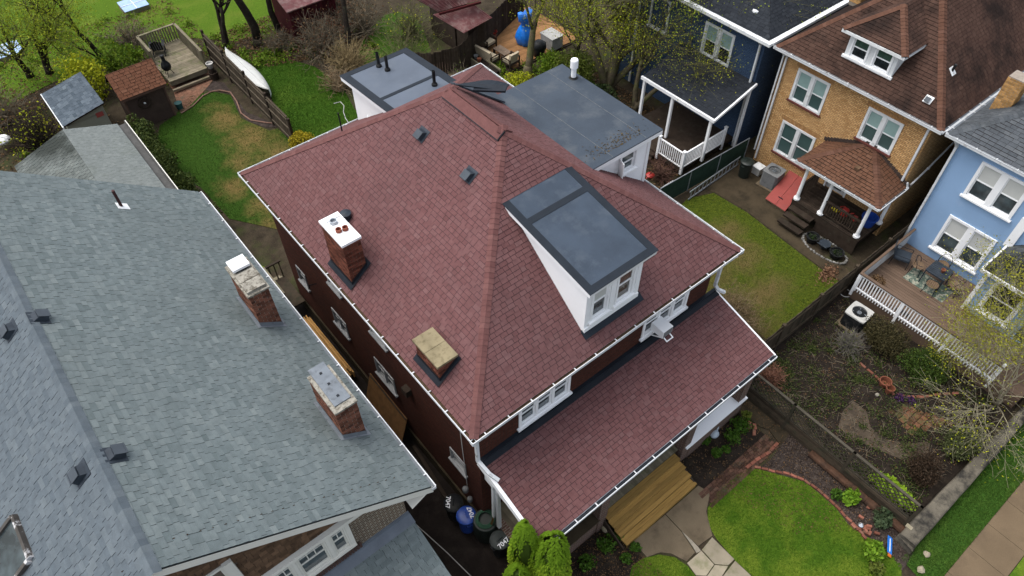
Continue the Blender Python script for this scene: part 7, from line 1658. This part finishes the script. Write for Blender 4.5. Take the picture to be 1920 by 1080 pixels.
# neighbour garden
shrub('garden_shrub', 'wide brown-green shrub below the white deck railing', (16.6,-3.4,0), (.95,1.1,.55), 6500, .055, leafmat('brown_green_leaf',(.028,.028,.012),(.085,.07,.03)), 160)
shrub('garden_shrub', 'deep green spreading shrub below the far end of the deck railing', (16.7,-5.1,0), (.9,1.0,.55), 7000, .055, leafmat('deep_green_leaf',(.022,.045,.010),(.075,.115,.02)), 161)
shrub('garden_shrub', 'rounded olive shrub behind the concrete wall', (14.75,-7.55,0), (.85,.62,.55), 7000, .05, leafmat('olive_speck_leaf',(.035,.045,.016),(.11,.125,.05)), 162)
shrub('garden_shrub', 'dark reddish shrub between the lime shrub and the concrete wall', (12.9,-7.3,0), (.8,.6,.45), 4200, .05, leafmat('dark_red_leaf',(.022,.015,.010),(.07,.045,.028)), 163)
shrub('garden_shrub', 'lime green leafy shrub against the lattice fence', (11.45,-7.05,0), (.42,.85,.38), 900, .15, L_LIME, 164, shell=.5)
twigbush('garden_shrub', 'silvery grey twiggy shrub beside the air conditioner unit', (15.6,-2.7,0), .75, 200, 165, mat('silver_twig', (.12,.11,.092), .95, .2, 5), L_OLV, 250, .04)
twigbush('garden_shrub', 'reddish twiggy shrub at the corner of the garden fence', (12.05,-1.75,0), .65, 190, 166, mat('pinkish_twig', (.22,.11,.075), .95, .2, 5), L_RED, 420, .05)
twigbush('garden_shrub', 'large brown twiggy thicket beside the brick corner on the mossy lawn', (12.7,.9,0), 1.5, 620, 167, mat('brown_thicket', (.20,.145,.085), .95, .25, 4), leafmat('tan_leaf', (.10,.07,.03), (.22,.16,.07)), 5200, .045, thick=.009)
twigbush('garden_shrub', 'brown twiggy bush at the near end of the mossy lawn', (12.2,-.2,0), .9, 220, 168, bpy.data.materials['brown_thicket'], L_MID, 500, .05, thick=.008)
tree('weeping_tree', 'pale bare weeping tree with yellow-green sprays at the right edge', (17.4,-7.6,0), [((-.35,.35,.8),1.6,.05),((.2,.6,1),1.7,.045),((-.7,.15,.6),1.5,.04),((.45,.15,.8),1.4,.045),((-.1,.0,1),1.5,.045),((-.4,-.2,.7),1.4,.04),((-.55,.3,.5),1.4,.035)], 4, 170, L_YEL, 1, .05, .2, mat('pale_bark', (.19,.165,.115), .95, .2, 8), mat('pale_twig', (.23,.21,.14), .95, .25, 5), spread=.85, up=-.04, ratio=.76)
tree('spring_tree', 'young tree of fine yellow-green leaves in front of the blue vestibule', (18.5,-6.9,0), [((.15,.45,1),1.7,.05),((.3,.1,1),1.7,.05),((-.1,.3,1),1.6,.05)], 5, 171, leafmat('fine_yellow_leaf',(.16,.17,.02),(.33,.32,.03)), 7, .055, .22, bpy.data.materials['pale_bark'], bpy.data.materials['pale_twig'], spread=.7, up=.06, ratio=.74)
# front garden plants
shrub('garden_shrub', 'bright green bushy plant in the mulch by the lawn edge', (10.350,-6.320,0.000), (.36,.30,.20), 420, .12, leafmat('bright_green_leaf',(.07,.16,.012),(.16,.28,.02)), 180, cat='plant')
shrub('garden_shrub', 'darker strappy green clump left of the bright bushy plant', (10.077,-5.977,0.000), (.25,.24,.16), 260, .11, L_MID, 181, cat='plant')
shrub('garden_shrub', 'grey-green spiky clump near the end of the lattice fence', (10.506,-7.408,0.000), (.48,.34,.22), 900, .12, leafmat('greygreen_leaf',(.035,.058,.028),(.09,.12,.06)), 182, cat='plant')
shrub('garden_shrub', 'light green leafy shrub beside the blue garden sign', (9.298,-7.844,0.000), (.36,.34,.32), 700, .12, leafmat('light_green_leaf',(.09,.19,.012),(.20,.33,.03)), 183, cat='plant')
shrub('garden_shrub', 'dull olive clump below the light green shrub', (8.997,-8.152,0.000), (.30,.25,.16), 420, .09, L_OLV, 184, cat='plant')
for i,(q,r_,lab) in enumerate((((9.726,-2.344,0.000),.42,'largest green perennial clump beside the pale watering can'),((9.102,-2.431,0.000),.34,'green perennial clump in the middle of the porch bed'),((8.273,-1.913,0.000),.22,'round green clump left of the pale watering can'),((8.196,-2.484,0.000),.22,'small green clump at the front of the porch bed'),((8.546,-2.613,0.000),.17,'smallest green clump at the front of the porch bed'),((10.149,-2.191,0.000),.22,'pale grey-green clump at the path end of the porch bed'))):
    shrub('garden_plant', lab, q, (r_,r_,.15), int(900*r_)+120, .075, L_MID if i != 5 else L_OLV, 190+i, cat='plant', stems=4)
for i,(q,r_,lab) in enumerate((((3.033,-2.393,0.000),.36,'green leafy clump in the bed left of the tan steps'),((3.600,-2.415,0.000),.22,'small bright clump touching the left side of the tan steps'),((2.200,-2.425,0.000),.32,'dark leafy clump near the broad arborvitae'),((3.217,-3.086,0.000),.20,'straggly clump beside the small corner lawn'),((3.713,-3.015,0.000),.18,'low clump at the corner of the cast path'))):
    shrub('garden_plant', lab, q, (r_,r_,.15), int(800*r_)+100, .08, L_MID, 200+i, cat='plant', stems=4)
for i,q in enumerate(((15.265,-5.530,0.000),(15.048,-5.236,0.000))): shrub('purple_flowers', ('clump of purple flowers right of the paver corner','clump of purple flowers left of the paver corner')[i], q, (.2,.2,.10), 200, .06, L_PUR, 215+i, cat='flowers', stems=3)
t = thing('pale_statue', 'pale rounded garden stone figure in the bed left of the steps', 'statue', (3.466,-1.967,0.000)); MB().blob(Vector((3.413,-2.003,0.150)), .13, 2, .3, sq=(1,1,1.4)).build('figure', FLAG, t, smooth=True)
# uncountable ground cover
def scatter(name, label, polys, n, s, leaf, seed, hmax=.10, flatness=.4, clumps=0):
    rnd = random.Random(seed); m_ = MB()
    for poly in polys:
        xs = [p[0] for p in poly]; ys = [p[1] for p in poly]
        cs = []
        while len(cs) < clumps:
            x, y = rnd.uniform(min(xs),max(xs)), rnd.uniform(min(ys),max(ys))
            if inpoly(x,y,poly): cs.append((x,y,rnd.uniform(.08,.3)))
        for _ in range(n):
            if cs: c = rnd.choice(cs); x, y = rnd.gauss(c[0],c[2]), rnd.gauss(c[1],c[2])
            else: x, y = rnd.uniform(min(xs),max(xs)), rnd.uniform(min(ys),max(ys))
            if inpoly(x,y,poly): leafquad(m_, (x,y,.02+rnd.random()*hmax), s, rnd, flatness=flatness)
    o = m_.build(name, leaf, uvs=False); return tag(o, label, 'ground cover', kind='stuff')
GARD = [(11.1,-1.1),(17.6,-1.1),(17.6,-7.9),(11.1,-7.9)]
scatter('weeds', 'low green weeds spread through the neighbour garden soil', [GARD], 13000, .055, leafmat('weed_leaf', (.020,.036,.009), (.085,.105,.028)), 301, .09, .4, 120)
scatter('fallen_leaves', 'scattered dry leaves over the garden beds', [GARD, [(6.9,-1.6),(10.9,-1.6),(10.9,-8),(8,-6)], [(.2,-1.7),(3.5,-1.7),(4,-5),(.2,-5)]], 3600, .045, L_DRY, 302, .015, .95)
scatter('mulch_chips', 'bark chips over the front mulch bed', [[(9.058,-3.808,0.000), (10.899,-3.634,0.000), (11.230,-5.047,0.000), (10.978,-8.068,0.000), (9.575,-8.709,0.000), (9.832,-7.802,0.000), (9.652,-6.755,0.000), (9.818,-5.474,0.000), (9.384,-4.377,0.000)]], 5200, .05, leafmat('chip', (.03,.022,.018), (.13,.10,.08)), 303, .02, .9)
scatter('leaf_litter', 'brown leaf litter under the trees behind the gardens', [[(-9,26),(-9,40),(6,40),(6,32),(-1,31.5),(-1,24)], [(6,29.5),(13,26.5),(14,34),(6,34)], [(9.5,22),(16,22),(16,18),(12,14.5),(9.5,16)], [(14.5,8.2),(21,8.2),(21,19),(14.5,19)]], 9000, .10, L_DRY, 304, .05, .8)
scatter('undergrowth', 'green undergrowth under the trees behind the gardens', [[(-9,26),(-9,40),(6,40),(6,32),(-1,31.5),(-1,24)], [(6,29.5),(13,26.5),(14,34),(6,34)], [(12,18),(16,22),(20,19),(20,13),(14.5,14)]], 6000, .10, L_GRN, 305, .3, .3, 60)
GB_ = leafmat('grass_blade', (.024,.075,.005), (.100,.185,.010), .8, .2)
grass('grass_blades', 'short bright blades over the front lawn', FRONT, 60000, .045, GB_, 401, .01, .006)
grass('grass_blades', 'short blades over the small corner lawn', [(2.914,-3.575,0.000), (3.243,-3.363,0.000), (3.678,-3.398,0.000), (4.150,-3.634,0.000), (4.476,-4.008,0.000), (4.586,-4.461,0.000), (4.534,-4.899,0.000), (3.554,-5.599,0.000), (1.719,-4.100,0.000)], 14000, .045, GB_, 402, .01, .006)
grass('grass_blades', 'patchy blades over the dry back lawn', LAWN_A, 22000, .06, leafmat('dry_blade', (.018,.046,.006), (.062,.088,.018), .8, .2), 403, .006, .010)
grass('grass_blades', 'blades over the second back lawn', LAWN_B, 45000, .06, leafmat('back_blade', (.022,.064,.006), (.066,.125,.012), .8, .2), 404, .006, .010)
grass('grass_blades', 'mossy blades over the side lawn', LAWN_D, 22000, .05, leafmat('moss_blade', (.030,.052,.008), (.105,.115,.018), .8, .2), 405, .006, .008)
grass('grass_blades', 'blades over the verge by the pavement', VERGE, 60000, .06, leafmat('verge_blade', (.024,.062,.008), (.062,.120,.018), .8, .2), 406, .004, .008)

# twig litter over the neighbour garden
rnd = random.Random(88); m_ = MB()
for _ in range(900):
    x, y = rnd.uniform(11.2,17.4), rnd.uniform(-7.8,-1.3); a = rnd.random()*6.28; L = rnd.uniform(.1,.5)
    m_.tube([(x,y,.015),(x+math.cos(a)*L*.5+rnd.gauss(0,.03),y+math.sin(a)*L*.5,.03+rnd.random()*.05),(x+math.cos(a)*L,y+math.sin(a)*L,.02)],.006,3,False)
tag(m_.build('twig_litter', TWIG, uvs=False), 'dry twigs scattered over the neighbour garden soil', 'twigs', kind='stuff')
